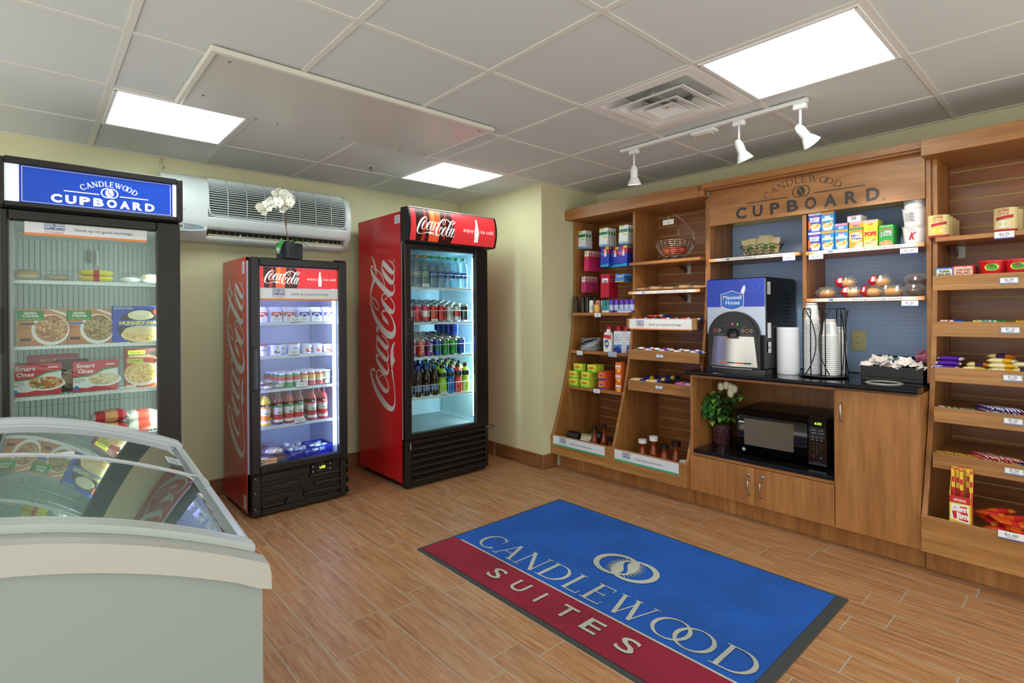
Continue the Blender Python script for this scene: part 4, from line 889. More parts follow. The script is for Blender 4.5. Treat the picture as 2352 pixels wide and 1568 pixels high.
# ---------------------------------------------------------------- curved-lid chest freezer in the foreground
N0 = Vector((.3555, 1.29, 0)); D_ = Vector((.0609, .99815, 0)); Cc = Vector((.99815, -.0609, 0))
M_ = Matrix.Identity(4)
for i in range(3): M_[i][0] = Cc[i]; M_[i][1] = D_[i]; M_[i][2] = (0, 0, 1)[i]; M_[i][3] = N0[i]
CL = 1.068; CW = 1.04
def zc(s): return .905-.48*abs(s+.52)**1.75
def arc(s0=-CW, s1=0, n=28, dz=0): return [(s0+(s1-s0)*i/n, zc(s0+(s1-s0)*i/n)+dz) for i in range(n+1)]
cf = root('chest_freezer', 'white chest freezer with curved sliding glass lids and wire baskets in the foreground', 'freezer', tuple(N0))
CWm = C('929d98', .4);  # white body panels, greyed: their shade is put into the colour
m = MB(M_); base = [(-CW, .05), (.013, .05)]
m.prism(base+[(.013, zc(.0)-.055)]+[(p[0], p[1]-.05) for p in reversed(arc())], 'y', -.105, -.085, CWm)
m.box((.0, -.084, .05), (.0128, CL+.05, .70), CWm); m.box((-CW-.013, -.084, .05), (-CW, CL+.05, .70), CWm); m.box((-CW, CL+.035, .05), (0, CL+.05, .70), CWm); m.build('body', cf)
lin_ = C('dfe6e4', .35)
m = MB(M_); m.box((-.06, -.02, .30), (-.001, CL+.02, .735), lin_); m.box((-CW+.001, -.02, .30), (-CW+.06, CL+.02, .735), lin_); m.box((-CW+.001, CL-.02, .30), (-.001, CL+.034, .735), lin_); m.box((-CW+.06, -.084, .30), (-.06, -.03, .72), lin_); m.box((-CW+.06, -.02, .44), (-.06, CL-.02, .45), lin_); m.build('liner', cf)
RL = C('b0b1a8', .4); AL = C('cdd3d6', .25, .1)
m = MB(M_); q = arc(n=36); e_ = [(.022, zc(0)-.012), (.026, zc(0)-.03), (.027, zc(0)-.066)]
prf = [(p[0], p[1]-.052) for p in arc()]
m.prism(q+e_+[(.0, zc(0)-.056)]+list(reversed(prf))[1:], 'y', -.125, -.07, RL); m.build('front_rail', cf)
m = MB(M_); m.prism(arc(dz=.016)+[(.008, zc(0)+.012)]+[(.008, zc(0)+.002)]+list(reversed(arc(dz=.001))), 'y', -.069, -.03, C('b9c0ba', .35)); m.build('lid_stop', cf)
m = MB(M_); m.prism(arc(dz=.022)+[(.01, zc(0)+.01), (.01, zc(0)-.03)]+list(reversed(arc(dz=-.03))), 'y', CL, CL+.05, C('c4cace', .25)); m.build('back_rail', cf)
m = MB(M_)
sx = -.004; m.box((sx, -.029, .70), (sx+.02, CL-.001, zc(0)-.004), AL, .003); m.build('side_rail', cf)
m = MB(M_); sx = -CW-.012; m.box((sx, -.029, .70), (sx+.02, CL-.001, zc(0)-.004), AL, .003); m.build('side_rail', cf)
m = MB(M_); m.box((-.03, -.029, .736), (-.0045, CL-.001, .75), C('e4e6e6', .3), .003); m.build('inner_track', cf)
def lid(y0, y1, dz, nm):
    L_ = root_child = None
    g = MB(M_); g.prism(arc(-CW+.02, -.016, 28, dz+.006)+list(reversed(arc(-CW+.02, -.016, 28, dz+.002))), 'y', y0, y1, LIDG, True); ob = g.build('sliding_lid', cf)
    f_ = MB(M_); 
    for ya, yb_ in ((y0-.001, y0+.011), (y1-.011, y1+.001)): f_.prism(arc(-CW+.02, -.012, 28, dz+.0105)+list(reversed(arc(-CW+.02, -.012, 28, dz+.0062))), 'y', ya, yb_, AL)
    f_.prism([(-.015, zc(-.015)+dz-.006), (-.0, zc(0)+dz-.006), (-.0, zc(0)+dz+.011), (-.015, zc(-.015)+dz+.0104)], 'y', y0+.012, y1-.012, AL)
    f_.build('lid_frame', ob); return ob
l1 = lid(-.028, CL/2+.015, .004, 'near'); l2 = lid(CL/2-.002+.02, CL-.005, -.0065, 'far')
m = MB(M_); s_ = -.33; zz_ = zc(s_); m.box((s_-.024, CL/2+.0165, zz_+.0055), (s_+.024, CL/2+.030, zz_+.0165), C('d4d8d8', .3), .003); m.r = 0; m.build('lid_handle', l1)
m = MB(M_); m.box((-.02, CL/2-.02, zc(0)-.012), (.014, CL/2+.03, zc(0)+.004), C('c6cac6', .3), .003); m.build('corner_cap', cf)
m = MB(M_); m.add([(-.075, .70, zc(-.075)+.003), (-.035, .70, zc(-.035)+.003), (-.035, .80, zc(-.035)+.003), (-.075, .80, zc(-.075)+.003)], [(0, 1, 2, 3)], C('e6e6ea', .3)); [m.add([(-.068+.006*i, .71, zc(-.068+.006*i)+.0037), (-.066+.006*i, .71, zc(-.066+.006*i)+.0037), (-.066+.006*i, .79-.01*(i % 3), zc(-.066+.006*i)+.0037), (-.068+.006*i, .79-.01*(i % 3), zc(-.068+.006*i)+.0037)], [(0, 1, 2, 3)], C('7f84a0')) for i in range(5)]; m.build('sticker', l2)
def basket(x0, y0, x1, y1, zt, zb, lab):
    b_ = MB(M_); wm = C('e2e8e6', .3)
    def rr(z, e): return [(x0+e, y0+e, z), (x1-e, y0+e, z), (x1-e, y1-e, z), (x0+e, y1-e, z)]
    for z, e, r_ in ((zt, 0, .0035), ((zt+zb)/2, .012, .0018), (zb, .025, .0025)): b_.tube(rr(z, e), r_, wm, 6, True)
    n = int((x1-x0)/.035)
    for i in range(1, n): x = x0+(x1-x0)*i/n; xx = x0+.025+(x1-x0-.05)*i/n; b_.tube([(x, y0, zt), (xx, y0+.025, zb), (xx, y1-.025, zb), (x, y1, zt)], .0014, wm, 4)
    n = int((y1-y0)/.035)
    for i in range(1, n): y = y0+(y1-y0)*i/n; yy = y0+.025+(y1-y0-.05)*i/n; b_.tube([(x0, y, zt), (x0+.025, yy, zb), (x1-.025, yy, zb), (x1, y, zt)], .0014, wm, 4)
    o = b_.build('wire_basket', org=tuple(M_ @ Vector((x0, y0, zb)))); tag(o, lab, 'basket', 'wire baskets in the chest freezer'); 
    return o
basket(-.40, .03, -.075, .46, .70, .50, 'white wire basket under the nearer right end of the curved lid'); basket(-.40, .52, -.075, .99, .70, .50, 'white wire basket under the farther right end of the curved lid')
basket(-.80, .03, -.42, .46, .72, .50, 'white wire basket under the nearer middle of the curved lid'); basket(-.80, .52, -.42, .99, .72, .50, 'white wire basket under the farther middle of the curved lid')
for b_ in ():
    pass
for k, (yy, ll) in enumerate(((.30, 'nearest of the bent wire handles in the chest freezer'), (.72, 'bent wire handle further down the chest freezer'))):
    m = MB(M_); m.tube(catmull([(-.078, yy-.09, .705), (-.085, yy-.05, .735), (-.16, yy-.03, .745), (-.16, yy+.04, .745), (-.09, yy+.06, .735), (-.078, yy+.1, .705)], 5), .005, C('e6ebea', .3), 8)
    m.build('basket_handle', cf)
m = MB(M_); m.box((-.40, .10, .7052), (-.29, .19, .7075), C('dfe4f6', .4)); tag(m.build('paper_card', org=tuple(M_ @ Vector((-.345, .145, .7052)))), 'white paper card lying on the baskets inside the chest freezer', 'card')

# ---------------------------------------------------------------- goods: small makers (facing -Y, base at the origin)
ORD = ['front', 'second', 'third', 'fourth', 'fifth', 'sixth', 'seventh', 'eighth', 'ninth', 'tenth', 'eleventh', 'twelfth']
def els(m, w, h, E_):
    for e in E_:
        k = e[0]; mt = (lambda q: C(q, .4) if isinstance(q, str) else q)
        if k == 'r': m.r2(e[1]*w, e[2]*h, e[3]*w, e[4]*h, mt(e[5]))
        elif k == 'e': m.e2(e[1]*w, e[2]*h, e[3]*w, e[4]*h, mt(e[5]))
        elif k == 'p': m.p2([(a*w, b*h) for a, b in e[1]], mt(e[2]))
        elif k == 't': m.t2(e[1], e[2]*w, e[3]*h, e[4]*h, mt(e[5]), w=e[6]*w if len(e) > 6 and e[6] else None, bold=e[7] if len(e) > 7 else .02, slant=e[8] if len(e) > 8 else 0)
def abox(w, d, h, c, E_, side=None, nm='box', bev=.0008):
    def f():
        m = MB(); m.box((-w/2, -d/2, 0), (w/2, d/2, h), C(c, .4), bev); m.frame((-w/2, -d/2, 0), (1, 0, 0), (0, 0, 1)); els(m, w, h, E_)
        if side: m.frame((-w/2, d/2, 0), (0, -1, 0), (0, 0, 1)); els(m, d, h, side)
        return [(nm, m)]
    return f
def pack(w, l, h, bands, nm='packet', seed=1, film=None):
    """a crimped pillow packet lying flat; bands: (fraction, material) along X"""
    def f():
        m = MB(); rnd = random.Random(seed); nx, ny = 12, 8; top = []; bot = []
        for j in range(ny+1):
            for i in range(nx+1):
                u, v = i/nx*2-1, j/ny*2-1; e = max(0, (1-abs(u)**4))*max(0, (1-abs(v)**4)); e = e**.6; q = 1+(rnd.random()-.5)*.22
                cr = .0012 if (i in (0, nx)) and j % 2 else 0
                top.append((u*w/2*(1-.04*e), v*l/2*(1-.06*e), h*.45+h*.55*e*q+cr)); bot.append((u*w/2*(1-.04*e), v*l/2*(1-.06*e), h*.44-h*.44*e+cr))
        for j in range(ny):
            for i in range(nx):
                fr = (i+.5)/nx; mt = bands[-1][1]; a = 0
                for b_, c_ in bands:
                    a += b_
                    if fr <= a: mt = c_; break
                k = j*(nx+1)+i; m.add([top[k], top[k+1], top[k+nx+2], top[k+nx+1]], [(0, 1, 2, 3)], mt, True); m.add([bot[k], bot[k+1], bot[k+nx+2], bot[k+nx+1]], [(3, 2, 1, 0)], mt, True)
        out = [('wrapper' if film else nm, m)]
        if film: g = MB(); film(g); out.append(('food', g))
        return out
    return f
def on(k, u, v, z, x0=3.3, it=None):
    """y of a thing whose foot is at a pixel, standing at depth x0"""
    return A(k, u, v, x=x0).y
def rwall(name, kind, fn, x, y, z, label, cat, group=None, rz=0, tilt=(0, 0), scale=None):
    return place(name, kind, fn, (x, y, z), RW+rz, label, cat, group, tilt, scale)
def lathe_thing(nm, prof, mats, n=16, extra=None, parts=None):
    def f():
        out = []; m = MB(); m.lathe(prof, n=n, mats=mats)
        if extra: extra(m)
        out.append((nm, m))
        if parts: out += parts()
        return out
    return f
def lid_part(nm, prof, mt, n=16):
    m = MB(); m.lathe(prof, n=n, mat=mt); return (nm, m)
# ---------------------------------------------------------------- left bay: hanging packs
def pouch(w, h, t, c, E_, top='f4f4f4'):
    def f():
        m = MB(); n = 8; pr = [(-t*.1, h), (-t*.12, h*.9), (-t*.3, h*.6), (-t*.5, h*.2), (-t*.45, .0), (t*.45, 0), (t*.5, h*.2), (t*.3, h*.6), (t*.12, h*.9), (t*.1, h)]
        m.prism(pr, 'x', -w/2, w/2, C(c, .3)); m.frame((-w/2, -t*.5, 0), (1, 0, 0), (0, t*.38, h)); els(m, w, h, E_); return [('pouch', m)]
    return f
drop = pouch(.085, .15, .022, 'e6ecef', [('r', 0, 0, 1, .22, '49a7d6'), ('r', 0, .5, 1, .8, '3fae2e'), ('r', 0, .8, 1, .98, 'f2f2f2'), ('r', .08, .86, .4, 1, 'd6e23a'), ('t', 'dropps', .5, .68, .13, '233f9c', .7, .04), ('r', .4, .45, .9, .54, 'cfd92e'), ('r', .35, .22, .47, .5, 'ffffff')])
card = pouch(.05, .17, .026, 'd2316f', [('r', .05, .72, .95, 1, 'e8ead8'), ('t', 'Razor', .5, .84, .05, '4a4a44', .6), ('r', .1, .5, .9, .72, 'd4452c'), ('r', .2, .22, .85, .5, '5b5148'), ('r', .15, .05, .9, .2, 'd4452c')])
cardg = pouch(.048, .135, .024, 'cc3a72', [('r', .05, .64, .9, 1, 'e6e8d6'), ('r', .1, .1, .85, .62, '1f7d52'), ('r', .2, .18, .8, .5, 'e9ece6'), ('t', 'Clips', .5, .8, .07, '4a4a44', .6)])
kit = pouch(.082, .165, .02, '2a44c0', [('p', [(.2, .1), (1, .1), (1, 1), (.3, 1)], 'c6283a'), ('r', .55, .88, .95, 1, 'e8dc3a'), ('r', .06, .2, .3, .72, '3d8ad0'), ('r', .42, .2, .7, .72, 'eef0f2'), ('r', .5, .72, .62, .84, 'f4f4f4'), ('p', [(0, 0), (1, 0), (1, .16), (0, .1)], '2a9bd6'), ('t', 'TRIAL', .5, .78, .05, 'f4f4f4', .4)])
kit2 = pouch(.082, .165, .02, '2a44c0', [('p', [(.2, .1), (1, .1), (1, 1), (.3, 1)], 'c6283a'), ('r', .55, .88, .95, 1, 'e8dc3a'), ('r', .06, .2, .3, .72, 'e77a94'), ('r', .42, .2, .7, .72, 'eef0f2'), ('r', .5, .72, .62, .84, 'f4f4f4'), ('p', [(0, 0), (1, 0), (1, .16), (0, .1)], '2a9bd6')])
yes = pouch(.085, .19, .02, 'c41f3e', [('r', .15, .42, .85, .82, 'eceff0'), ('p', [(.15, .42), (.85, .42), (.85, .56), (.5, .5), (.15, .58)], '2f8ea6'), ('t', 'yes', .5, .66, .1, '2c2a6a', .5, .03), ('t', 'to', .5, .6, .04, '2c2a6a', .12), ('t', 'wipes', .5, .22, .03, 'f0d4d8', .3)])
alev = pouch(.085, .065, .02, '2f7fd0', [('r', 0, 0, 1, .16, 'e4d23c'), ('t', 'ALEVE', .48, .5, .3, 'f0e44c', .62, .05), ('r', .35, .24, .62, .42, 'f2f2f2')])
PK = MB()
def hang(nm, kind, fn, k, u, v, n, dx, label, cat, group, x0=3.50, h=.15, hookx=None, rz=0):
    p = A(k, u, v, x=x0)
    for i in range(n):
        lb = (ORD[i]+(' of ' if n > 1 and i == 0 else ' from the front of ')+'%d ' % n if n > 1 else '')+label
        lb = ('frontmost ' if i == 0 else ORD[i]+' from the front, ')+label if n > 1 else label
        rwall(nm, kind, fn, x0+dx*i, p.y, p.z, lb, cat, group, rz=rz*(1-i/n))
    pk = MB(); pk.tube([(BK-.001, p.y, p.z+h-.008), (x0-.016, p.y, p.z+h-.008), (x0-.022, p.y, p.z+h+.002)], .002, C('8d8d86', .3, 1), 6); pk.build('peg_hook', UL)
hang('detergent_pouch', 'drop', drop, 'k', 345, 787, 3, .035, 'green and clear detergent pouch on the peg nearest the corner wall', 'pouch', 'detergent pouches on pegs', 3.50, .15)
hang('detergent_pouch', 'drop', drop, 'k', 648, 760, 4, .033, 'green and clear detergent pouch on the middle of three pegs', 'pouch', 'detergent pouches on pegs', 3.50, .15)
hang('detergent_pouch', 'drop', drop, 'k', 925, 728, 3, .035, 'green and clear detergent pouch on the peg beside the divider', 'pouch', 'detergent pouches on pegs', 3.49, .15)
hang('blister_pack', 'card', card, 'k', 415, 1100, 7, .028, 'pink blister pack with an orange card on the upper peg', 'blister pack', 'pink packs on the upper peg', 3.50, .17)
hang('blister_pack', 'cardg', cardg, 'k', 372, 1395, 6, .03, 'pink blister pack with a green card on the lower peg', 'blister pack', 'pink packs on the lower peg', 3.50, .135)
hang('dental_kit', 'kit', kit, 'k', 665, 1042, 2, .03, 'blue and red travel toothpaste pack under the middle pouches', 'toothpaste', 'travel toothpaste packs', 3.52, .165)
hang('dental_kit', 'kit', kit, 'k', 800, 1050, 2, .03, 'blue and red travel toothpaste pack half hidden between two pegs', 'toothpaste', 'travel toothpaste packs', 3.56, .165)
hang('dental_kit', 'kit2', kit2, 'k', 915, 1035, 4, .03, 'travel toothpaste pack with a pink tube near the divider', 'toothpaste', 'travel toothpaste packs', 3.50, .165)
hang('wet_wipes', 'yes', yes, 'k', 668, 1465, 4, .034, 'red wet wipes pouch with a white label', 'wipes', 'red wipes pouches on a peg', 3.50, .19)
hang('medicine_box', 'alev', alev, 'k', 872, 1250, 4, .03, 'small blue and yellow pain tablet box on a peg', 'medicine box', 'blue tablet boxes on a peg', 3.49, .065)
# deodorants and bottles on shelf A (z 1.258)
def stick(body, cap, lab, h=.105, r=.02, lh=.6, rc=.9):
    pr = [(0, 0), (r, 0), (r, h*.16), (r, h*lh), (r*rc, h*(lh+.02)), (r*rc, h*.93), (r*.6, h), (0, h)]
    return lathe_thing('bottle', pr, [C(body, .3), C(body, .3), C(lab, .35), C(cap, .3), C(cap, .3), C(cap, .3), C(cap, .3)], 14)
z = 1.2585
for u, kd, st, lb in ((318, 'dk', stick('1c1a17', '15130f', '2a2a20', .135, .018), 'black spray can nearest the corner wall on the toiletries shelf'), (388, 'dk', None, 'second black spray can on the toiletries shelf'), (432, 'dk', None, 'third black spray can, beside a white stick'),
    (474, 'wh', stick('e4e4df', 'f0f0ec', 'c9c9c4', .10), 'white deodorant stick between black cans and yellow jar'), (530, 'ye', stick('e0a43a', 'd9662c', 'eab95a', .09, .026, .7, .6), 'small yellow bottle with an orange cap on the toiletries shelf'),
    (605, 'te', stick('dfe8e6', '1f7f80', '1d8f8c', .1, .022), 'teal and white deodorant beside the yellow bottle'), (641, 'te', None, 'narrow teal and white deodorant next to the purple sticks'),
    (676, 'pu', stick('5a2fa8', '6a3cc0', 'b9c4e0', .1, .02), 'purple deodorant, first of five from the teal ones'), (726, 'pu', None, 'purple deodorant, second of five'), (778, 'pu', None, 'purple deodorant, middle one of five'), (828, 'pu', None, 'purple deodorant, fourth of five'), (878, 'pu', None, 'purple deodorant beside the bay divider')):
    y = A('a', u, 1372, x=3.43).y; rwall('deodorant', 'deo_'+kd, st, 3.43, y, z, lb, 'deodorant', 'toiletries on the shelf')
for i, (u, kd) in enumerate(((350, 'dk'), (455, 'dk'), (505, 'dk'), (540, 'wh'), (590, 'wh'), (640, 'wh'), (690, 'pu'))):
    y = A('a', u, 1350, x=3.52).y; rwall('deodorant', 'deo_'+kd, None, 3.52, y, z, {'dk': 'black spray can', 'wh': 'white deodorant stick', 'pu': 'purple deodorant stick'}[kd]+' in the row behind, %s along from the wall' % ORD[i].replace('front', 'first'), 'deodorant', 'toiletries in the back row')
y = A('a', 810, 1365, x=3.41).y; rwall('soap_box', 'soap', abox(.12, .03, .024, '9ab6e0', [('r', 0, 0, 1, .3, 'dfe8f6')]), 3.405, y, z, 'flat pale blue carton lying before the purple deodorants', 'carton')
# shelf B (z .948)
def zippile():
    m = MB(); m.add([], [], FILM); m.ball((0, 0, .006), (.09, .085, .006), C('b9c0c4', .15), 18, 4, .3, 3); m.ball((.004, .02, .0062), (.075, .06, .0062), C('2a2a2a', .3), 14, 4, .4, 5); m.ball((-.02, -.02, .009), (.06, .05, .005), C('e2e6e8', .2), 12, 4, .4, 6); return [('pouch', m)]
for i in range(8):
    p = A('b', 408, 232, x=3.45); rwall('wrapped_cutlery', 'zip', zippile, p.x+.002*i, p.y, .9485+i*.0125, ('topmost' if i == 7 else 'bottom' if i == 0 else ORD[i]+' from the bottom')+' clear pack in the pile of plastic packs', 'packet', 'pile of clear plastic packs', rz=.5*i)
p = A('b', 568, 245, x=3.405)
def allb():
    m = MB(); pr = [(-.035, 0), (.035, 0), (.038, .05), (.034, .1), (.03, .14), (.016, .158), (-.018, .158), (-.032, .14), (-.036, .1), (-.038, .05)]
    m.prism(pr, 'y', -.02, .02, C('eef0f0', .3)); m.frame((-.035, -.02, 0), (1, 0, 0), (0, 0, 1)); els(m, .07, .158, [('e', .42, .42, .34, .2, '2f5fc0'), ('t', 'all', .42, .36, .13, 'f0e24a', .5, .05), ('t', 'FREE', .4, .16, .06, '8fae2a', .4), ('p', [(0, .7), (1, .62), (1, .84), (0, .86)], 'd23a34')])
    c = MB(); c.lathe([(.017, .158), (.017, .178), (0, .178)], n=14, mat=C('e8ecec', .3)); return [('bottle', m), ('cap', c)]
rwall('detergent_bottle', 'allb', allb, 3.405, p.y, .9485, 'white detergent bottle with a blue and yellow round label', 'detergent')
p = A('b', 665, 250, x=3.40); rwall('medicine_box', 'alka', abox(.085, .06, .165, 'e8eef6', [('r', 0, 0, 1, .3, '243a9c'), ('e', .5, .66, .42, .2, '7fa4dc'), ('e', .5, .66, .36, .17, 'f4f6fa'), ('t', 'Alka', .45, .69, .07, '27408c', .4), ('t', 'Seltzer', .52, .58, .07, '27408c', .6), ('p', [(0, .2), (.6, .3), (1, .12), (1, .4), (0, .36)], '5a8ad0')], [('r', 0, 0, 1, .3, '243a9c'), ('e', .5, .66, .4, .2, 'f4f6fa')]), 3.41, p.y, .9485, 'blue and white antacid carton standing open at the shelf edge', 'medicine box', rz=-.2)
p = A('b', 735, 235, x=3.43); rwall('medicine_box', 'alka', None, 3.455, p.y, .9485, 'second blue and white antacid carton, close to the divider', 'medicine box', rz=.2)
rb = stick('c4242c', 'c8333a', 'd84a44', .165, .03, .72, .8)
for i, u in enumerate((640, 735, 810)):
    y = A('a', u, 1560, x=3.5).y; rwall('detergent_bottle', 'redb', rb, 3.52, y, .9485, 'red bottle behind the antacid cartons, %s from the detergent' % ORD[i].replace('front', 'first'), 'bottle', 'red bottles behind the cartons', scale=(1.1, 1.1, 1.25))
# shelf C (z .65): dryer sheets and soap powders
gain = abox(.088, .05, .062, 'c3dc3c', [('r', 0, 0, 1, .28, '6cc43a'), ('p', [(0, .7), (1, .55), (1, 1), (0, 1)], 'e6e44a'), ('t', 'Gain', .42, .48, .3, 'd2452a', .62, .04, .2), ('e', .72, .26, .1, .12, 'f4e46a')])
tide = abox(.074, .04, .07, 'e0572a', [('e', .42, .58, .3, .3, 'f0c63a'), ('e', .42, .58, .24, .24, 'e8742e'), ('t', 'Tide', .42, .5, .2, '2b3c9c', .5, .05), ('p', [(0, .02), (1, .1), (1, .3), (0, .2)], '2b3c9c')], [('t', 'Tide', .5, .5, .2, 'f0c63a', .6, .05)])
boun = abox(.05, .06, .075, 'e8702e', [('r', 0, .35, 1, .7, 'f2f2ee'), ('t', 'bounce', .5, .4, .2, 'd8502a', .9, .04), ('e', .6, .16, .3, .14, 'f0d23a')])
def gb(u, v, x0, z, lb): y = A('b', u, v, x=3.38).y; rwall('dryer_sheet_box', 'gain', gain, x0, y, z, lb, 'detergent box', 'green dryer sheet boxes')
for u, x0, zz, lb in ((268, 3.385, .6505, 'bottom row, nearest the wall'), (370, 3.385, .6505, 'bottom row, second'), (262, 3.387, .7130, 'middle row, nearest the wall'), (375, 3.387, .7130, 'middle row, second'), (300, 3.40, .7755, 'top row, nearest the wall'), (420, 3.40, .7755, 'top row, second'),
    (268, 3.44, .6505, 'behind the bottom row, nearest the wall'), (370, 3.44, .6505, 'behind the bottom row, second'), (262, 3.442, .7130, 'behind the middle row, nearest the wall'), (375, 3.442, .7130, 'behind the middle row, second'), (420, 3.455, .7755, 'behind the top row')): gb(u, 560, x0, zz, 'yellow green dryer sheet carton, '+lb)
y = A('b', 515, 568, x=3.38).y
for i in range(6):
    for j in range(2): rwall('detergent_box', 'tide', tide, 3.385+i*.043, y, .6505+j*.0705, 'orange detergent carton, %s, %s from the front' % (('lower row', 'upper row')[j], ORD[i].replace('front', 'first')), 'detergent box', 'orange detergent cartons')
y = A('b', 668, 600, x=3.38).y
for j in range(3): rwall('dryer_sheet_box', 'boun', boun, 3.385, y+.0-.0*j, .6505+.0755*j, 'orange and white dryer sheet box, %s of its stack' % ('bottom', 'middle', 'top')[j], 'detergent box', 'orange and white boxes by the divider')
# bottom of the left bay
z = .1435
def bag(c, E_, w=.075, d=.05, h=.115):
    def f():
        m = MB(); pr = [(-d/2, 0), (-d/2, h*.72), (-d*.12, h*.93), (-d*.3, h), (d*.1, h), (d*.12, h*.93), (d/2, h*.72), (d/2, 0)]; m.prism(pr, 'x', -w/2, w/2, C(c, .4)); m.frame((-w/2, -d/2, 0), (1, 0, 0), (0, 0, 1)); els(m, w, h*.72, E_); return [('bag', m)]
    return f
for u, v, kd, f_, lb, x0, s in ((245, 1015, 'cb', bag('1e1f22', [('p', [(.2, .1), (.6, .1), (.4, .8)], '4c5258'), ('r', .55, .75, .7, .9, 'f0f0f0')]), 'black ground coffee bag nearest the corner wall', 3.33, 1.25), (355, 1010, 'cy', bag('b9b28a', [('r', .05, .2, .9, .95, 'c9a92c'), ('t', 'COFFEE', .48, .55, .15, 'efe2a0', .7), ('r', .15, .78, .5, .92, '3b3526')]), 'tan coffee bag with a yellow label', 3.34, 1.2), (440, 960, 'cb', None, 'black coffee bag standing behind the tan one', 3.46, 1.25)):
    y = A('b', u, v, x=x0-.03).y; rwall('coffee_bag', kd, f_, x0, y, z, lb, 'coffee bag', rz=.15, scale=(s, s, s))
def sauce(body, lid, lab, h=.2, r=.028, neck=.011, long=True):
    sh = .5 if long else .55; pr = [(0, 0), (r*.94, 0), (r, .006), (r, h*.36), (r*.92, h*.44), (neck*1.3, h*.62), (neck, h*.70), (neck, h*.86)]
    def p(): 
        c = MB(); k = neck*(1.25 if long else 1.9); c.lathe([(k, h*.86), (k, h), (0, h)], n=14, mat=C(lid, .35)); l = MB(); l.lathe([(r+.0006, h*.1), (r+.0006, h*.34)], n=16, mat=C(lab, .4)); return [('cap', c), ('label', l)]
    return lathe_thing('bottle', pr, [C(body, .12)]*7, 16, parts=p)
S1 = sauce('8a3a1c', '1d1714', 'b98a5a'); S2 = sauce('8e3614', 'e8e8e4', 'e6e6e2', .165, .03, .014, False); S3 = sauce('9a4418', '1d1714', 'b5542a', .135, .03, .014, False); S4 = sauce('8a3818', '1d1714', 'dfe0dc', .16, .031, .014, False)
for u, v, kd, fn, lb, x0 in ((443, 1050, 's1', S1, 'long necked red sauce bottle beside the coffee bags', 3.34), (527, 1065, 's1', None, 'tallest long necked red sauce bottle, left bay', 3.36), (585, 1075, 's3', S3, 'small red sauce bottle against the divider', 3.34)):
    y = A('b', u, v, x=x0).y; rwall('sauce_bottle', kd, fn, x0, y, z, lb, 'sauce bottle', 'local sauces in the left bay', scale=(1.1, 1.1, 1.18) if kd == 's1' and u > 500 else (1.05, 1.05, 1.08))
for u, v, kd, fn, lb, x0, sc in ((865, 1155, 's2', S2, 'red sauce bottle with a white cap, shorter of the two', 3.35, 1.12), (962, 1165, 's2', None, 'taller red sauce bottle with a white cap and black and white label', 3.35, 1.35), (1057, 1185, 's3', None, 'short orange red sauce bottle with a black cap', 3.34, 1.35), (1160, 1205, 's4', S4, 'red sauce bottle with a black cap and white picture label', 3.34, 1.38)):
    y = A('b', u, v, x=x0).y; rwall('sauce_bottle', kd, fn, x0, y, z, lb, 'sauce bottle', 'local sauces in the right bay', scale=(1.15, 1.15, sc))
jarf = lambda c: lathe_thing('jar', [(0, 0), (.036, 0), (.038, .01), (.038, .075), (.03, .085)], [C(c, .15)]*4, 18, parts=lambda: [lid_part('lid', [(.034, .085), (.036, .087), (.036, .108), (0, .108)], C('e4e6e8', .3), 18)])
y = A('b', 360, 1040, x=3.28).y; rwall('sauce_jar', 'jar1', jarf('7a2a16'), 3.27, y, z, 'sauce jar with a white lid in front of the tan coffee bag', 'jar')
y = A('b', 1235, 1215, x=3.27).y; rwall('sauce_jar', 'jar1', None, 3.27, y-.0, z, 'white lidded sauce jar beside the cabinet side', 'jar', scale=(1, 1, 1.1))
# ---------------------------------------------------------------- right bay
p = A('a', 1310, 825, x=3.56); bx, by = 3.58, A('a', 1310, 825, x=3.58).y; bz = 1.6335
t = root('fruit_basket', 'wire fruit bowl on a foot with a tall banana hook, on the top shelf', 'fruit bowl', (bx, by, bz)); wm = C('c6c2b8', .25, 1)
m = MB(); m.lathe([(.075, .004), (.072, .012), (.05, .022), (0, .026)], (bx, by, bz), 24, wm)
for k in range(3): a_ = 2*PI*k/3+.4; m.tube([(bx+.05*math.cos(a_), by+.05*math.sin(a_), bz+.016), (bx+.088*math.cos(a_), by+.088*math.sin(a_), bz+.014), (bx+.09*math.cos(a_), by+.09*math.sin(a_), bz+.003)], .0025, wm)
m.build('foot', t)
m = MB()
for k in range(24):
    a_ = 2*PI*k/24; m.tube([(bx+r_*math.cos(a_), by+r_*math.sin(a_), bz+h_) for r_, h_ in ((.03, .03), (.07, .036), (.105, .062), (.13, .105), (.142, .145))], .0015, wm, 5)
for r_, h_, q in ((.142, .145, .0028), (.139, .132, .0013), (.135, .118, .0013), (.13, .105, .0013), (.124, .092, .0013), (.116, .077, .0013), (.105, .062, .0013), (.09, .049, .0013), (.07, .036, .0013), (.045, .031, .0013)): m.tube([(bx+r_*math.cos(2*PI*k/28), by+r_*math.sin(2*PI*k/28), bz+h_) for k in range(28)], q, wm, 5, True)
m.build('wire_bowl', t)
m = MB(); yy = by-.11; m.tube(catmull([(bx+.06, by-.125, bz+.135), (bx+.065, by-.10, bz+.22), (bx+.055, by-.04, bz+.30), (bx+.03, by+.02, bz+.352), (bx-.0, by+.045, bz+.345), (bx-.005, by+.05, bz+.32)], 6), .003, wm, 6); m.tube([(bx+.05, by+.0, bz+.135), (bx+.045, by-.0, bz+.32)], .002, wm, 5); m.build('hook', t)
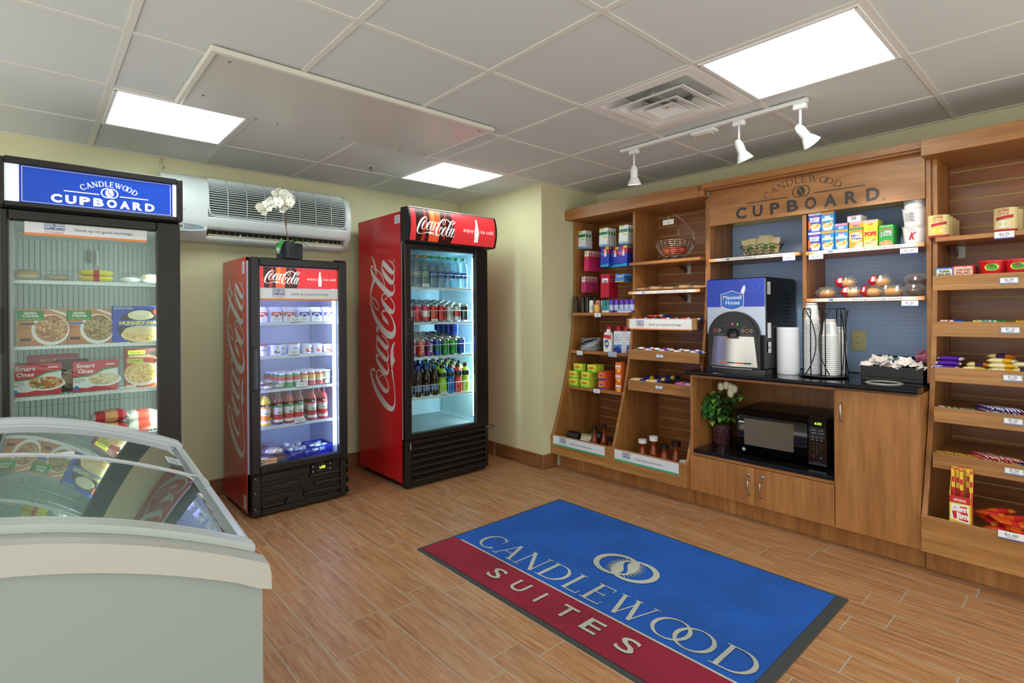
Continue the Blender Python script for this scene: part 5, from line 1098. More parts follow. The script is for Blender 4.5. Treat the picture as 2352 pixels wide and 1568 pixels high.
pt = MB(); hp = (bx-.008, by+.05, bz+.318); pt.box((hp[0]-.0005, hp[1]-.045, hp[2]-.04), (hp[0]+.0005, hp[1]+.045, hp[2]-.002), C('f0f0ee', .3)); pt.frame((hp[0]-.0005, hp[1]+.045, hp[2]-.04), (0, -1, 0), (0, 0, 1)); pt.t2('75c', .045, .012, .012, C('3a4a8a')); tag(pt.build('price_card', org=hp), 'small white price card hanging from the banana hook', 'price tag')
for dx, dy, c, lb in ((-.02, .052, 'c0541e', 'orange yellow apple, left in the wire bowl'), (-.03, -.012, 'b8321e', 'red striped apple in the middle of the wire bowl'), (.0, -.062, '9c2416', 'dark red apple, right in the wire bowl')):
    m = MB(); m.ball((bx+dx, by+dy, bz+.077), (.035, .035, .033), mk_food('apple_skin', [(.2, c), (.8, 'd8a03a')], 30) if False else C(c, .25), 18, 12); m.tube([(bx+dx, by+dy, bz+.105), (bx+dx+.003, by+dy, bz+.118)], .0015, C('4a3018')); tag(m.build('apple', org=(bx+dx, by+dy, bz+.041)), lb, 'apple', 'apples in the wire bowl')
def pastry(g): g.ball((0, 0, .012), (.055, .04, .011), C('c8944a', .5), 14, 6, .15, 2); g.ball((.02, 0, .018), (.02, .02, .008), C('b23a2a', .4), 10, 5); g.box((-.04, -.02, .021), (.0, .02, .0225), C('e8e0c8'))
ps = pack(.14, .1, .028, [(1, FILM)], seed=3, film=pastry)
for i, u in enumerate((950, 1090, 1225, 1385, 1530)):
    y = A('a', u, 1160, x=3.42).y; rwall('wrapped_pastry', 'pastry', ps, 3.46, y, 1.4165, 'flat wrapped pastry on the shelf over the good mornings tray, %s from the divider' % ORD[i].replace('front', 'first'), 'pastry', 'wrapped pastries in a row', rz=.1*(i % 3-1), scale=(1, 1, 1+.25*(i % 2)))
blue = pack(.12, .08, .02, [(.2, C('1c3f9c', .2)), (.35, C('c44a3a', .25)), (.2, C('e6e2e0', .25)), (.25, C('1c3f9c', .2))], seed=5)
n = 0
for u, v, x0, zz in ((900, 1430, 3.43, 1.196), (1000, 1432, 3.43, 1.198), (1100, 1432, 3.43, 1.196), (1230, 1432, 3.43, 1.2), (1340, 1432, 3.43, 1.197), (1440, 1432, 3.43, 1.2), (1520, 1432, 3.43, 1.196), (950, 1432, 3.44, 1.176), (1170, 1432, 3.44, 1.176), (1380, 1432, 3.44, 1.176), (1500, 1432, 3.44, 1.176), (1100, 1390, 3.52, 1.218), (1180, 1390, 3.52, 1.22), (1000, 1400, 3.53, 1.19), (1250, 1400, 3.53, 1.19)):
    y = A('a', u, v, x=x0).y; n += 1; rwall('cereal_bar_packet', 'bluepk', blue, x0, y, zz-.001, 'blue foil breakfast pastry packet in the tray marked good mornings', 'packet', 'blue foil packets in the good mornings tray', rz=.35*((n*7) % 5-2)/2, tilt=(.06*((n*3) % 3-1), 0))
cands = [[(.3, C('c8323c', .25)), (.7, C('e8e4e4', .25))], [(.5, C('2d4cb8', .25)), (.5, C('e2e4ea', .25))], [(.4, C('2e9a58', .25)), (.6, C('e6e8e0', .25))], [(.6, C('8a3ab0', .25)), (.4, C('ece8ea', .25))]]
for i in range(26):
    u = 815+i*22; y = A('b', u, 250, x=3.38).y; k = i % 4; rwall('gum_packet', 'gum%d' % k, pack(.06, .035, .018, cands[k], seed=k), 3.37+.03*(i % 2), y, .966+.009*(i % 3), 'small %s candy packet in the one dollar tray' % ('red', 'blue', 'green', 'purple')[k], 'candy', '%s candy packets in the one dollar tray' % ('red', 'blue', 'green', 'purple')[k], rz=.8*((i*5) % 7-3)/3)
ck = [('ckb', pack(.12, .08, .03, [(.15, C('2c4aa0', .25)), (.7, F_CEREAL), (.15, C('2c4aa0', .25))], seed=7)), ('cky', pack(.11, .08, .03, [(.4, C('1c2f70', .2)), (.3, C('d9b83a', .25)), (.3, C('1c2f70', .2))], seed=8)), ('ckp', pack(.09, .06, .025, [(.5, C('b04a9a', .25)), (.5, C('d8a4b8', .25))], seed=9))]
for u, v, x0, zz, k, lb in ((820, 500, 3.33, .735, 0, 'gold and blue cookie packet at the divider end of the lower tray'), (950, 510, 3.33, .735, 0, 'gold and blue cookie packet, second in the lower tray'), (950, 470, 3.45, .745, 1, 'dark blue cookie packet at the back of the lower tray'), (1060, 480, 3.42, .745, 1, 'dark blue and gold cookie packet in the middle of the lower tray'), (1130, 470, 3.46, .76, 1, 'dark blue cookie packet leaning at the back of the lower tray'), (1210, 520, 3.36, .738, 2, 'purple cookie packet near the stone counter end'), (1250, 545, 3.33, .74, 2, 'pink cookie packet right beside the cabinet')):
    y = A('b', u, v, x=x0).y; rwall('cookie_packet', ck[k][0], ck[k][1], x0, y, zz+.012, lb, 'cookies', 'cookie packets in the lower tray', rz=.3*((u//10) % 3-1))
# price tags on this unit
for k, u, v, x0, tx, wh in (('a', 535, 1388, 3.384, '$2.50', 'under the toiletries shelf'), ('b', 313, 252, 3.369, '$1.00', 'under the shelf of clear packs'), ('b', 462, 585, 3.357, '$2.00', 'under the green dryer sheet boxes')):
    p = A(k, u, v, x=x0); price_tag((x0-.0025, p.y, p.z), tx, .06, .036, where=wh)
p = A('b', 600, 258, x=3.368); m = MB(); m.box((3.3665, p.y-.04, p.z-.04), (3.368, p.y+.04, p.z), C('a9b4c6', .15)); tag(m.build('price_tag_holder', org=tuple(p)), 'empty clear tag holder below the detergent bottle', 'tag holder')
# ---------------------------------------------------------------- centre unit: shelves
kel = lambda y_, s_=.06: ('t', "Kellogg's", .5, y_, s_, 'd8303a', .5, .02, .15)
frost = abox(.066, .035, .112, '2440b4', [('r', 0, .9, 1, 1, 'e6ecf2'), ('t', 'VITAMIN D', .5, .93, .03, '4a5a8a', .8), kel(.8), ('t', 'FROSTED', .5, .66, .1, 'f2f4f6', .8, .05, .1), ('t', 'FLAKES', .5, .54, .1, 'f2f4f6', .7, .05, .1), ('p', [(0, .12), (.3, .3), (.1, .6), (0, .62)], 'e0682a'), ('p', [(.15, .34), (1, .34), (.85, .06), (.3, .06)], 'eef0f2'), ('e', .57, .32, .4, .13, F_CEREAL)])
rice = abox(.066, .035, .112, '2a8ccc', [('r', 0, .9, 1, 1, 'e49a3c'), kel(.8), ('t', 'RICE', .5, .68, .1, 'f6f8fa', .42, .06), ('t', 'KRISPIES', .5, .55, .11, 'f6f8fa', .85, .06), ('p', [(.08, .3), (.95, .3), (.8, .04), (.22, .04)], 'eef2f6'), ('e', .52, .3, .42, .12, F_CEREAL), ('e', .2, .42, .08, .06, 'd8462e'), ('e', .8, .42, .1, .06, 'e8c46a')])
mini = abox(.066, .035, .112, 'e8962e', [('r', 0, .9, 1, 1, '3a8a4a'), kel(.8, .05), ('e', .5, .55, .46, .25, 'f2e69a'), ('t', 'Mini', .45, .57, .13, 'f4f4f8', .6, .09), ('t', 'Mini', .45, .57, .13, '4a3aa0', .6, .02), ('t', 'Wheats', .5, .43, .11, '5a44ac', .8, .05), ('p', [(.3, .0), (1, .0), (1, .28), (.6, .25)], 'efe9dc'), ('e', .75, .14, .24, .1, F_CREAM)])
pops = abox(.066, .035, .112, 'e6dc2e', [kel(.84), ('t', 'POPS', .5, .55, .19, 'c8282e', .85, .08), ('e', .5, .2, .48, .2, 'f4efb8'), ('e', .5, .25, .44, .16, F_CEREAL)])
jack = abox(.066, .035, .112, '1f9c3a', [('t', 'VITAMINS', .5, .92, .03, 'e8f0e8', .8), ('e', .5, .66, .42, .2, 'd8472e'), ('e', .5, .62, .43, .19, '1f9c3a'), kel(.8, .05), ('t', 'APPLE', .6, .66, .06, 'f2f4f2', .45, .03), ('t', 'JACKS', .5, .5, .14, 'f4f6f4', .85, .09), ('t', 'JACKS', .5, .5, .14, '1c2a1c', .85, .02), ('e', .5, .08, .46, .2, F_LOOP)])
def lying(c, c2, tx, tc):   # box lying on its back, its end towards the room
    return abox(.066, .1, .036, c, [('r', .05, .62, .95, .95, c2), ('t', tx, .5, .16, .3, tc, .35, .04)])
z = 1.609
def cer(u0, u1, kd, fn, zz, lb, x0=3.455, dx=0):
    y = (A('m', u0, 900, x=x0).y+A('m', u1, 900, x=x0).y)/2; rwall('cereal_box', kd, fn, x0+.0175+dx, y, zz, lb, 'cereal box', 'single serve cereal boxes')
cer(130, 372, 'frost', frost, z, 'dark blue flakes cereal box in the bottom row'); cer(372, 622, 'rice', rice, z, 'light blue rice cereal box in the bottom row beside the dark blue one'); cer(622, 888, 'rice', None, z, 'light blue rice cereal box in the bottom row beside the orange box')
cer(888, 1158, 'mini', mini, z, 'orange wheat cereal box'); cer(1158, 1436, 'pops', pops, z, 'yellow corn cereal box standing upright'); cer(1436, 1735, 'jack', jack, z, 'green ring cereal box at the front of its row')
for i in (1, 2, 3): cer(1436, 1735, 'jack', None, z, 'green ring cereal box, %s from the front' % ORD[i], dx=.04*i)
cer(140, 376, 'frost', None, z+.1125, 'dark blue flakes cereal box stacked on top'); cer(376, 622, 'rice', None, z+.1125, 'light blue rice cereal box stacked on top of another')
for u0, u1, kd, fn, zz, lb in ((622, 870, 'lb', lying('2a7ec4', 'e59ab8', 'RICE', 'f4f6fa'), z+.1125, 'blue cereal box lying on its back with a pink end'), (900, 1150, 'lo', lying('e8962e', 'e59ab8', 'MINI', '4a6ab0'), z+.1125, 'orange cereal box lying on its back with a pink end'), (1150, 1440, 'ly', lying('ded62e', 'e59ab8', 'POPS', 'c8282e'), z+.1125, 'yellow cereal box lying on its back with a pink end')):
    y = (A('m', u0, 480, x=3.455).y+A('m', u1, 480, x=3.455).y)/2; rwall('cereal_box', kd, fn, 3.455+.05, y, zz, lb, 'cereal box', 'single serve cereal boxes', scale=(1.03, 1, 1))
y = A('m', 995, 350, x=3.46).y
wb = abox(.066, .1, .036, 'e8e8ea', [('r', 0, .9, 1, 1, 'c84a54')]+[('r', .28+.035*i, .3, .28+.035*i+(.012 if i % 3 else .022), .8, '4a4a50') for i in range(12)])
rwall('cereal_box', 'lw', wb, 3.51, y, z+.149, 'white cereal box lying on top, bar lines on its end', 'cereal box', 'single serve cereal boxes', rz=-.05)
kcup = lathe_thing('tub', [(0, 0), (.041, 0), (.043, .004), (.051, .085), (.054, .087), (.054, .091)], [C('ecebf0', .35)]*5, 22, parts=lambda: [lid_part('lid', [(.055, .0905), (.055, .093), (0, .094)], C('d8d2b4', .25, .3), 22)])
def kc():
    o = kcup(); m = o[0][1]; m.frame((-.04, -.0455, .012), (1, 0, 0), (0, -.007, .08)); m.t2('K', .035, .012, .035, C('c4203a'), w=.024, bold=.04, slant=.3); m.t2('Special', .034, .052, .006, C('7a86c0'), w=.03); m.t2("Kellogg's", .03, .062, .006, C('d8303a'), w=.03); return o
def kcb():
    o = kcup(); m = o[0][1]; m.frame((-.04, -.0455, .012), (1, 0, 0), (0, -.007, .08)); [m.r2(.006+.001*(i % 2), .012+.0055*i, .05-.004*(i % 3), .0145+.0055*i, C('8a8a86')) for i in range(9)]; return o
y = A('m', 2075, 790, x=3.45).y
for j, (kd, fn, lb) in enumerate((('kc', kc, 'white cereal cup with a red letter, bottom of its stack'), ('kcb', kcb, 'white cereal cup, middle of its stack'), ('kcb', None, 'white cereal cup, top of its stack'))): rwall('cereal_cup', kd, fn, 3.51, y, z+.0945*j, lb, 'cereal cup', 'stacked cereal cups', scale=(1.05, 1.05, 1))
# tea basket
bx, by, bz = 3.55, A('c', 640, 1130, x=3.53).y, 1.613
t = root('wire_basket', 'black twisted wire basket holding paper bags on the short upper shelf', 'basket', (bx, by, bz)); m = MB(); bw = C('15110e', .4)
for r_, h_ in ((.085, .002), (.1, .025), (.115, .045), (.13, .065)): m.tube([(bx+r_*.7*math.cos(2*PI*k/24)*(1+.06*math.sin(5*k)), by+r_*math.sin(2*PI*k/24), bz+h_+.006*math.sin(3*k)+.004) for k in range(24)], .0022, bw, 5, True)
for k in range(26): a_ = 2*PI*k/26; m.tube([(bx+.085*.7*math.cos(a_), by+.085*math.sin(a_), bz+.004), (bx+.13*.72*math.cos(a_+.3*(-1)**k), by+.13*math.sin(a_+.3*(-1)**k), bz+.072)], .0014, bw, 4)
m.build('wire_bowl', t)
sn = bag('c0b184', [('e', .5, .5, .25, .2, '4f8a3a'), ('t', 'TEA', .5, .2, .14, '6a6a3a', .4)], .075, .012, .1)
for i, (dy, dx, rz, lb) in enumerate(((.065, -.01, .2, 'folded brown paper bag nearest the shelf side'), (.03, .0, -.1, 'brown paper bag with a green mark, second'), (-.02, .0, .1, 'tallest brown paper bag in the wire basket'), (-.07, -.01, -.35, 'brown paper bag leaning to the divider side'))):
    rwall('snack_bag', 'teabag', sn, bx+dx, by+dy, bz+.02, lb, 'paper bag', 'paper bags in the wire basket', rz=rz, tilt=(0, .12*(i-1.5)), scale=(1.1, 1, 1+.15*(i == 2)))
# muffins on the lower shelf
def muf(c): return pack(.11, .085, .065, [(1, FILM)], seed=11, film=lambda g: (g.ball((0, 0, .026), (.042, .036, .024), C('d29a50' if c != 'k' else '4a2c1c', .5), 14, 8, .08, 4), g.box((-.03, -.02, .051), (.03, .02, .0525), C({'y': 'e0d08a', 'r': 'b8242e', 'k': 'b8242e'}[c], .3))))
def redwrap(): 
    o = pack(.11, .085, .065, [(.3, C('b41c2c', .2)), (.4, FILM), (.3, FILM)], seed=12, film=lambda g: g.ball((0, 0, .026), (.042, .036, .024), C('d8a052', .5), 14, 8, .08, 4))(); return o
rwfn = redwrap
for u, v, kd, fn, zz, lb in ((1355, 365, 'mfy', muf('y'), 0, 'wrapped pastry with a pale label, nearest the divider'), (1590, 365, 'mfr', rwfn, 0, 'red wrapped muffin in the lower row, second'), (1790, 360, 'mfr', None, 0, 'red wrapped muffin in the lower row, third'), (1980, 358, 'mfy', None, 0, 'clear wrapped muffin in the lower row, fourth'), (2190, 352, 'mfk', muf('k'), 0, 'dark chocolate muffin in the lower row'), (1530, 275, 'mfr', None, 1, 'red wrapped muffin on top, nearer the divider'), (1860, 268, 'mfr', None, 1, 'red wrapped muffin on top, in the middle'), (2205, 262, 'mfk', None, 1, 'dark chocolate muffin stacked on top')):
    y = A('d', u, 365, x=3.47).y; rwall('wrapped_muffin', kd, fn, 3.485+.015*zz, y, 1.3345+.056*zz, lb, 'muffin', 'wrapped muffins', rz=.15*((u//7) % 3-1))
for k, u, v, x0, tx, wh in (('c', 925, 1122, 3.414, '50\u00a2', 'under the wire basket'), ('c', 1195, 1108, 3.414, '$1.50', 'under the dark blue cereal boxes'), ('c', 2125, 1043, 3.414, '$1.50', 'under the cereal cups'), ('d', 2145, 372, 3.414, '$1.25', 'under the chocolate muffins')):
    p = A(k, u, v, x=x0); price_tag((x0-.003, p.y, p.z), tx, .075 if k == 'c' and u > 1000 else .07, .03, where=wh)
# outlet
p, q = A('d', 1592, 655, x=BK), A('d', 1732, 852, x=BK); t = root('wall_outlet', 'cream double wall outlet on the blue wallpaper', 'outlet', (BK, (p.y+q.y)/2, (p.z+q.z)/2)); m = MB(); m.box((BK-.006, q.y, q.z), (BK-.0002, p.y, p.z), C('d5cf9c', .3), .003); m.build('cover_plate', t)
for s in (-1, 1):
    cy_, cz_ = (p.y+q.y)/2, (p.z+q.z)/2+s*.02; m = MB(); m.lathe([(.0165, 0), (.0165, .002), (0, .002)], (BK-.008, cy_, cz_), 20, C('ddd8aa', .3), ax='x'); m.lathe([(.0165, 0), (0, 0)], (BK-.008, cy_, cz_), 20, C('ddd8aa', .3), ax='x'); m.frame((BK-.008, cy_+.0165, cz_-.0165), (0, -1, 0), (0, 0, 1)); [m.r2(a_, b_, c_, d_, C('4a3a20')) for a_, b_, c_, d_ in ((.009, .017, .0115, .024), (.022, .017, .0245, .024), (.006, .02, .009, .0215), (.0145, .007, .0185, .011))]; m.build('socket', t)

# ---------------------------------------------------------------- coffee counter
CZ = .8812
# coffee machine: local frame facing -Y, placed facing the room
w_, h_ = .365, .577; 
t = root('coffee_machine', 'black and silver coffee dispenser with a blue brand panel on the granite counter', 'coffee machine', (3.5, 1.515, CZ))
xf = 3.262; yl, yr = 1.702, 1.337; zb = CZ+.03; zt = 1.462
M2 = Matrix.Translation((xf, yl, zb)) @ Matrix.Rotation(RW, 4, 'Z')      # local x along the front, -y towards the room, z up
W = yl-yr; HH = zt-zb; DP = .47
BB = C('14161a', .3)
m = MB(M2); m.box((0, .012, .0), (W, DP, HH), BB, .006); m.box((.006, .02, HH), (W-.004, DP-.02, HH+.004), C('101114', .3), .002); m.build('housing', t)
m = MB(M2); m.frame((0, 0, 0), (1, 0, 0), (0, 0, 1)); m.fp = M2 @ Vector((0, 0, 0)); 
def AP(mb, ox, oy, oz, u=(1, 0, 0), v=(0, 0, 1)): mb.xf = M2; mb.frame((ox, oy, oz), u, v); return mb
m = MB(M2); m.box((.002, .0, .205), (W-.002, .0115, HH-.002), C('b9c3d6', .25, .4), .003)
AP(m, 0, 0, 0); m.r2(.002, HH*.685, W-.002, HH-.002, C('2440b8', .25)); m.s2([(.215, HH-.004, .002), (.25, HH-.07, .002), (.3, HH-.075, .002), (.335, HH-.05, .002), (.31, HH-.02, .002), (.29, HH-.05, .002), (.33, HH-.095, .002), (W-.004, HH-.07, .002)], C('2f6ad6', .3)); m._nx()
wh = C('f2f4f8', .3); m.t2('Good to the Last', .165, HH*.80, .011, wh, w=.125); m.p2([(.235+a, HH*.84+b) for a, b in ((-.012, 0), (-.014, .012), (-.004, .033), (.004, .045), (.012, .045), (.014, .03), (.01, .005), (.002, -.006))], wh); m.e2(.238, HH*.805, .0035, .005, wh)
sh = [(.098, .385), (.098, .455), (.13, .462), (.165, .475), (.2, .462), (.235, .455), (.235, .385), (.2, .37), (.168, .362), (.13, .37)]
cx_ = .167; m.p2([(cx_+(a-cx_)*1.06, .42+(b-.42)*1.08) for a, b in sh], C('dfe4ee', .3)); m.p2(sh, C('2452b4', .3)); m.p2([(cx_+(a-cx_)*.93, .425+(b-.425)*.85) for a, b in sh], C('2f6fd0', .3)); m.t2('Maxwell', cx_, .425, .023, wh, w=.115, bold=.01); m.t2('House', cx_+.003, .393, .023, wh, w=.088, bold=.01)
arch = []; n = 20
for i in range(n+1): a_ = PI*i/n; arch.append((.178-.162*math.cos(PI-a_)*-1 if False else .178+.162*math.cos(PI-a_), .20+.15*math.sin(a_)))
m.build('front_panel', t)
m = MB(M2); m.prism([(.016, .0)]+arch+[(.34, .0)], 'y', -.012, .0118, C('111215', .25), False); 
m.build('arch_panel', t)
arch2 = [(.178+.146*math.cos(PI-PI*i/n), .20+.135*math.sin(PI*i/n)) for i in range(n+1)]
m = MB(M2); m.prism(arch2+[(.178+.146, .2), (.178-.146, .2)][:0]+[(.324, .196), (.032, .196)], 'y', -.018, -.0122, C('1b1c20', .3)); AP(m, 0, -.018, 0)
for x_, z_, c_, r_ in ((.066, .232, 'd8402c', .011), (.092, .232, 'c9ccd2', .009), (.238, .232, 'c9ccd2', .009), (.264, .232, 'e0702c', .0115), (.29, .232, 'c9ccd2', .009)): m.ring2(x_, z_, r_, r_*.72, C(c_), n=18); m.e2(x_, z_, r_*.5, r_*.5, C('2a2b30')); m.r2(x_-.006, z_-.016, x_+.006, z_-.0145, C('9a9ca2'))
m.e2(.176, .272, .0042, .0042, C('ff2a38', .4, 0, 6)); m.e2(.208, .272, .003, .003, C('58e02a', .4, 0, 4)); [m.r2(x_-.005, .263, x_+.005, .2645, C('b9bbc0')) for x_ in (.145, .176, .208)]; m.r2(.238, .252, .239, .257, C('b9bbc0')); m.r2(.238, .256, .264, .257, C('b9bbc0')); m.r2(.262, .252, .264, .257, C('b9bbc0')); m.r2(.085, .205, .12, .2062, C('b9bbc0')); m.r2(.23, .205, .3, .2062, C('b9bbc0')); m.build('control_panel', t)
m = MB(M2); m.lathe([(.036, .19), (.036, .215), (.03, .235), (.018, .243), (0, .244)], (.178, -.018, 0), 20, C('0d0e10', .12)); m.box((.146, -.05, .184), (.214, -.016, .196), C('0d0e10', .2), .003); AP(m, .146, -.0502, .184); m.r2(.002, .002, .022, .0105, C('e0602c')); m.r2(.023, .002, .06, .0105, C('3a3b40')); m.build('spout', t)
m = MB(M2); n = 22
for i in range(n):
    a0_, a1_ = -1+2*i/n, -1+2*(i+1)/n; P_ = lambda a: (.178+.145*a, -.0125-.022*(1-a*a)*0-.005+.0*a)
    m.add([(.178+.145*a0_, -.013-.02*(1-a0_*a0_), .012), (.178+.145*a1_, -.013-.02*(1-a1_*a1_), .012), (.178+.125*a1_, -.013-.012*(1-a1_*a1_), .196), (.178+.125*a0_, -.013-.012*(1-a0_*a0_), .196)], [(0, 1, 2, 3)], STEEL, True)
AP(m, .1, -.0355, .03, (1, 0, 0), (0, .06, 1)); [m.r2(a, 0, b, .008, C(c)) for a, b, c in ((0, .05, 'e0602c'), (.05, .092, '3a3b40'), (.092, .15, 'e0602c'), (.15, .19, '3a3b40'))]; m.build('splash_plate', t)
m = MB(M2); m.prism([(-.004, .01)]+[(W/2+(W/2+.006)*math.cos(PI+PI*i/12), .01-.055*math.sin(PI*i/12)) for i in range(13)]+[(W+.004, .01)]+[(W, .1), (0, .1)], 'z', -.0295, -.001, C('24282e', .35)); m.box((.05, -.035, -.001), (.3, .0, .003), STEEL, .001); m.build('drip_tray', t)
m = MB(M2); m.box((.01, .11, -.0295), (W-.01, DP-.02, -.0005), C('0c0c0e')); m.build('base', t)
m = MB(M2); AP(m, W, 0, 0, (0, 1, 0), (0, 0, 1)); m.r2(.03, HH-.1, .075, HH-.025, C('d3d6da')); [m.r2(.036, HH-.095+.009*i, .06+.003*(i % 3), HH-.092+.009*i, C('6a6d72')) for i in range(7)]
for j in range(12):
    for k in range(2): m.r2(.27+.06*k, .18+.024*j, .31+.06*k, .188+.024*j, C('060607'))
m.r2(.2, .02, .201, HH-.01, C('050506')); m.r2(.02, .19, .07, .28, C('e2e3e6')); m.r2(.028, .1, .07, .165, C('dcdde0')); m.t2('BUNN', .049, .125, .012, C('2a2a2e'), w=.036, bold=.03); m.build('side_labels', t)
# towels
def towel():
    m = MB(); m.lathe([(.02, 0), (.06, 0), (.062, .003), (.062, .277), (.06, .28), (.02, .28), (.02, .0)], n=28, mat=mk_plain('paper_towel', 'e9eaf0', .85, 220, .6)); m.box((-.062, -.006, .0), (-.0605, .0, .28), C('dfe0e6')); return [('roll', m)]
rwall('paper_towel_roll', 'towel', towel, 3.43, 1.273, CZ, 'white paper towel roll standing between the coffee machine and the cup rack', 'paper towel')
# cup rack
rx, ry = 3.44, 1.082; t = root('cup_rack', 'black wire cup carousel on a round base with crossing curved wires', 'cup rack', (rx, ry, CZ)); bk = C('0d0d0e', .3)
m = MB(); m.lathe([(0, 0), (.112, 0), (.12, .006), (.12, .01), (.08, .013), (0, .013)], (rx, ry, CZ), 28, bk); m.tube([(rx+.125*math.cos(2*PI*k/32), ry+.125*math.sin(2*PI*k/32), CZ+.008) for k in range(32)], .0025, bk, 5, True); m.build('base', t)
m = MB(); r_ = .105; zt_ = 1.272
for k in range(4):
    a_ = PI/4+PI/2*k; q = [(rx+r_*math.cos(a_+s*.42), ry+r_*math.sin(a_+s*.42)) for s in (-1, 1)]
    m.tube([(q[0][0], q[0][1], CZ+.012), (q[0][0], q[0][1], zt_-.01), (q[0][0]*.9+q[1][0]*.1, q[0][1]*.9+q[1][1]*.1, zt_), (q[0][0]*.1+q[1][0]*.9, q[0][1]*.1+q[1][1]*.9, zt_), (q[1][0], q[1][1], zt_-.01), (q[1][0], q[1][1], CZ+.012)], .003, bk, 6)
for k, sg in ((0, 1), (0, -1), (1, 1), (1, -1)):
    a_ = PI+ (0 if k == 0 else PI/2); pts = []
    for i in range(13):
        s = -1+2*i/12; off = sg*(.008+.052*s*s); pts.append((rx+r_*math.cos(a_)*1.0-off*math.sin(a_), ry+r_*math.sin(a_)+off*math.cos(a_), CZ+.02+(zt_-CZ-.03)*i/12))
    m.tube(pts, .003, bk, 6)
m.tube([(rx, ry, CZ+.012), (rx, ry, zt_-.02)], .004, bk, 8); m.build('wire_frame', t)
def cup():
    m = MB(); m.lathe([(.0415, 0), (.0425, .002), (.0415, .005), (.0385, .006), (.029, .098), (.027, .0985), (.0265, .094), (0, .094)], n=22, mats=[C('f2f2f0', .4)]*5+[C('d9d9d4')]*2); 
    for a_ in (0, 2.1, 4.2):
        m.frame((.0345*math.sin(a_), -.0345*math.cos(a_), .05), (-math.cos(a_), -math.sin(a_), 0), (-.009*math.sin(a_), .009*math.cos(a_), -.09)); m.t2('susta', 0, -.02, .008, C('4a5aa0'), w=.024); m.r2(-.01, -.03, .012, -.0285, C('6a9a9a'))
    m.lathe([(.0302, .087), (.0298, .0905)], n=22, mat=C('8a6a5a')); return [('cup', m)]
def lid_():
    m = MB(); m.lathe([(.044, 0), (.045, .002), (.043, .004), (.041, .0065), (.038, .0065), (.036, .004), (0, .004)], n=22, mat=C('e9eaee', .35)); return [('lid', m)]
lx, ly = 3.44, 1.145; qx, qy = 3.43, 1.047
for i in range(36): place('drink_cover', 'lid', lid_, (lx, ly, CZ+.0135+.0080*i), 0, 'white plastic cup lid in the tall stack on the rack', 'cup lid', 'white lids stacked on the rack')
for i in range(3): place('paper_cup', 'cup', cup, (lx, ly, CZ+.0135+.0080*36+.0125*i+.001), RW, 'white paper cup upside down %s on the lid stack' % ('lowest', 'second', 'topmost')[i], 'paper cup', 'paper cups on top of the lids')
for i in range(20): place('paper_cup', 'cup', None, (qx, qy, CZ+.0135+.0115*i), RW, ('topmost upside down paper cup of the right-hand stack on the rack' if i == 19 else 'upside down paper cup nested in the long stack on the rack'), 'paper cup', 'paper cups nested on the rack')
for i in range(16): place('paper_cup', 'cup', None, (3.535, 1.035, CZ+.0135+.0115*i), RW, 'paper cup in the hidden stack behind the long one', 'paper cup', 'paper cups behind the rack')
# condiment box, ring
t = root('condiment_box', 'black condiment organiser full of sugar packets on the counter', 'organiser', (3.55, .76, CZ)); m = MB(); k_ = C('131212', .4); ca, cc = .622, .898
m.box((3.425, ca, CZ+.02), (3.431, cc, CZ+.078), k_, .002); m.box((3.425, ca, CZ+.0002), (3.70, cc, CZ+.019), k_, .002); m.box((3.695, ca, CZ+.02), (3.70, cc, CZ+.12), k_, .001)
for y_ in (ca, .76, cc-.004): m.prism([(3.4315, CZ+.0195), (3.4315, CZ+.078), (3.6945, CZ+.12), (3.6945, CZ+.0195)], 'y', y_, y_+.004, k_)
m.box((3.56, ca+.005, CZ+.0195), (3.563, cc-.005, CZ+.1), k_); m.build('body', t)
rnd = random.Random(8)
def sug(c, dots):
    def f():
        m = MB(); m.box((-.024, -.0175, 0), (.024, .0175, .0025), C(c, .5), .001); m.frame((-.024, -.0175, .0025), (1, 0, 0), (0, 1, 0)); r2_ = random.Random(3)
        for i in range(7): a, b = r2_.uniform(.004, .042), r2_.uniform(.004, .03); m.p2([(a, b), (a+.003, b), (a+.006, b+.005), (a+.003, b+.005)], C(dots[i % len(dots)])); m.lay = .0003
        m.frame((-.024, -.0175, .0), (1, 0, 0), (0, -.0, 1)); return [('packet', m)]
    return f
for i in range(64):
    sd = i % 2; u = rnd.random(); v = rnd.random(); y = (.77 if sd else .632)+.12*u; hgt = .016+.052*(1-abs(2*u-1)**1.6)*(.5+.5*(i/64)); x = 3.44+.1*v
    place('sugar_packet', 'sugw', sug('ece6e0', ('e08a6a', 'd9a04a', 'e2604e')), (x, y, CZ+.055+hgt), rnd.uniform(0, 3), 'white sugar packet with orange dots heaped in the black organiser', 'sugar packet', 'white sugar packets in the organiser', tilt=(rnd.uniform(-1.0, -.2), rnd.uniform(-.5, .5)))
for i in range(12):
    k = i % 3; place('sugar_packet', 'sugb%d' % (k > 1), sug(*(('9ab8e4', ('2b3fb0', '3a50c0')) if k < 2 else ('d8d99a', ('a9b06a', 'b9c07a')))), (3.58+.04*rnd.random(), .70+.17*i/12, CZ+.085+.025*rnd.random()), rnd.uniform(0, 3), ('blue' if k < 2 else 'pale yellow')+' sweetener packet in the back of the organiser', 'sugar packet', ('blue' if k < 2 else 'yellow')+' packets in the organiser', tilt=(rnd.uniform(-1.2, -.4), rnd.uniform(-.4, .4)))
for i in range(9): place('sugar_packet', 'sugp', sug('e88aa8', ('e07a9c', 'f0a0b8')), (3.60+.004*i, .632+.035*math.sin(i*.9), CZ+.112+.004*i), RW+.12*i, 'pink sweetener packet in the fanned stack beside the side panel', 'sugar packet', 'pink packets in the organiser', tilt=(-1.0, .1*(i-4)))
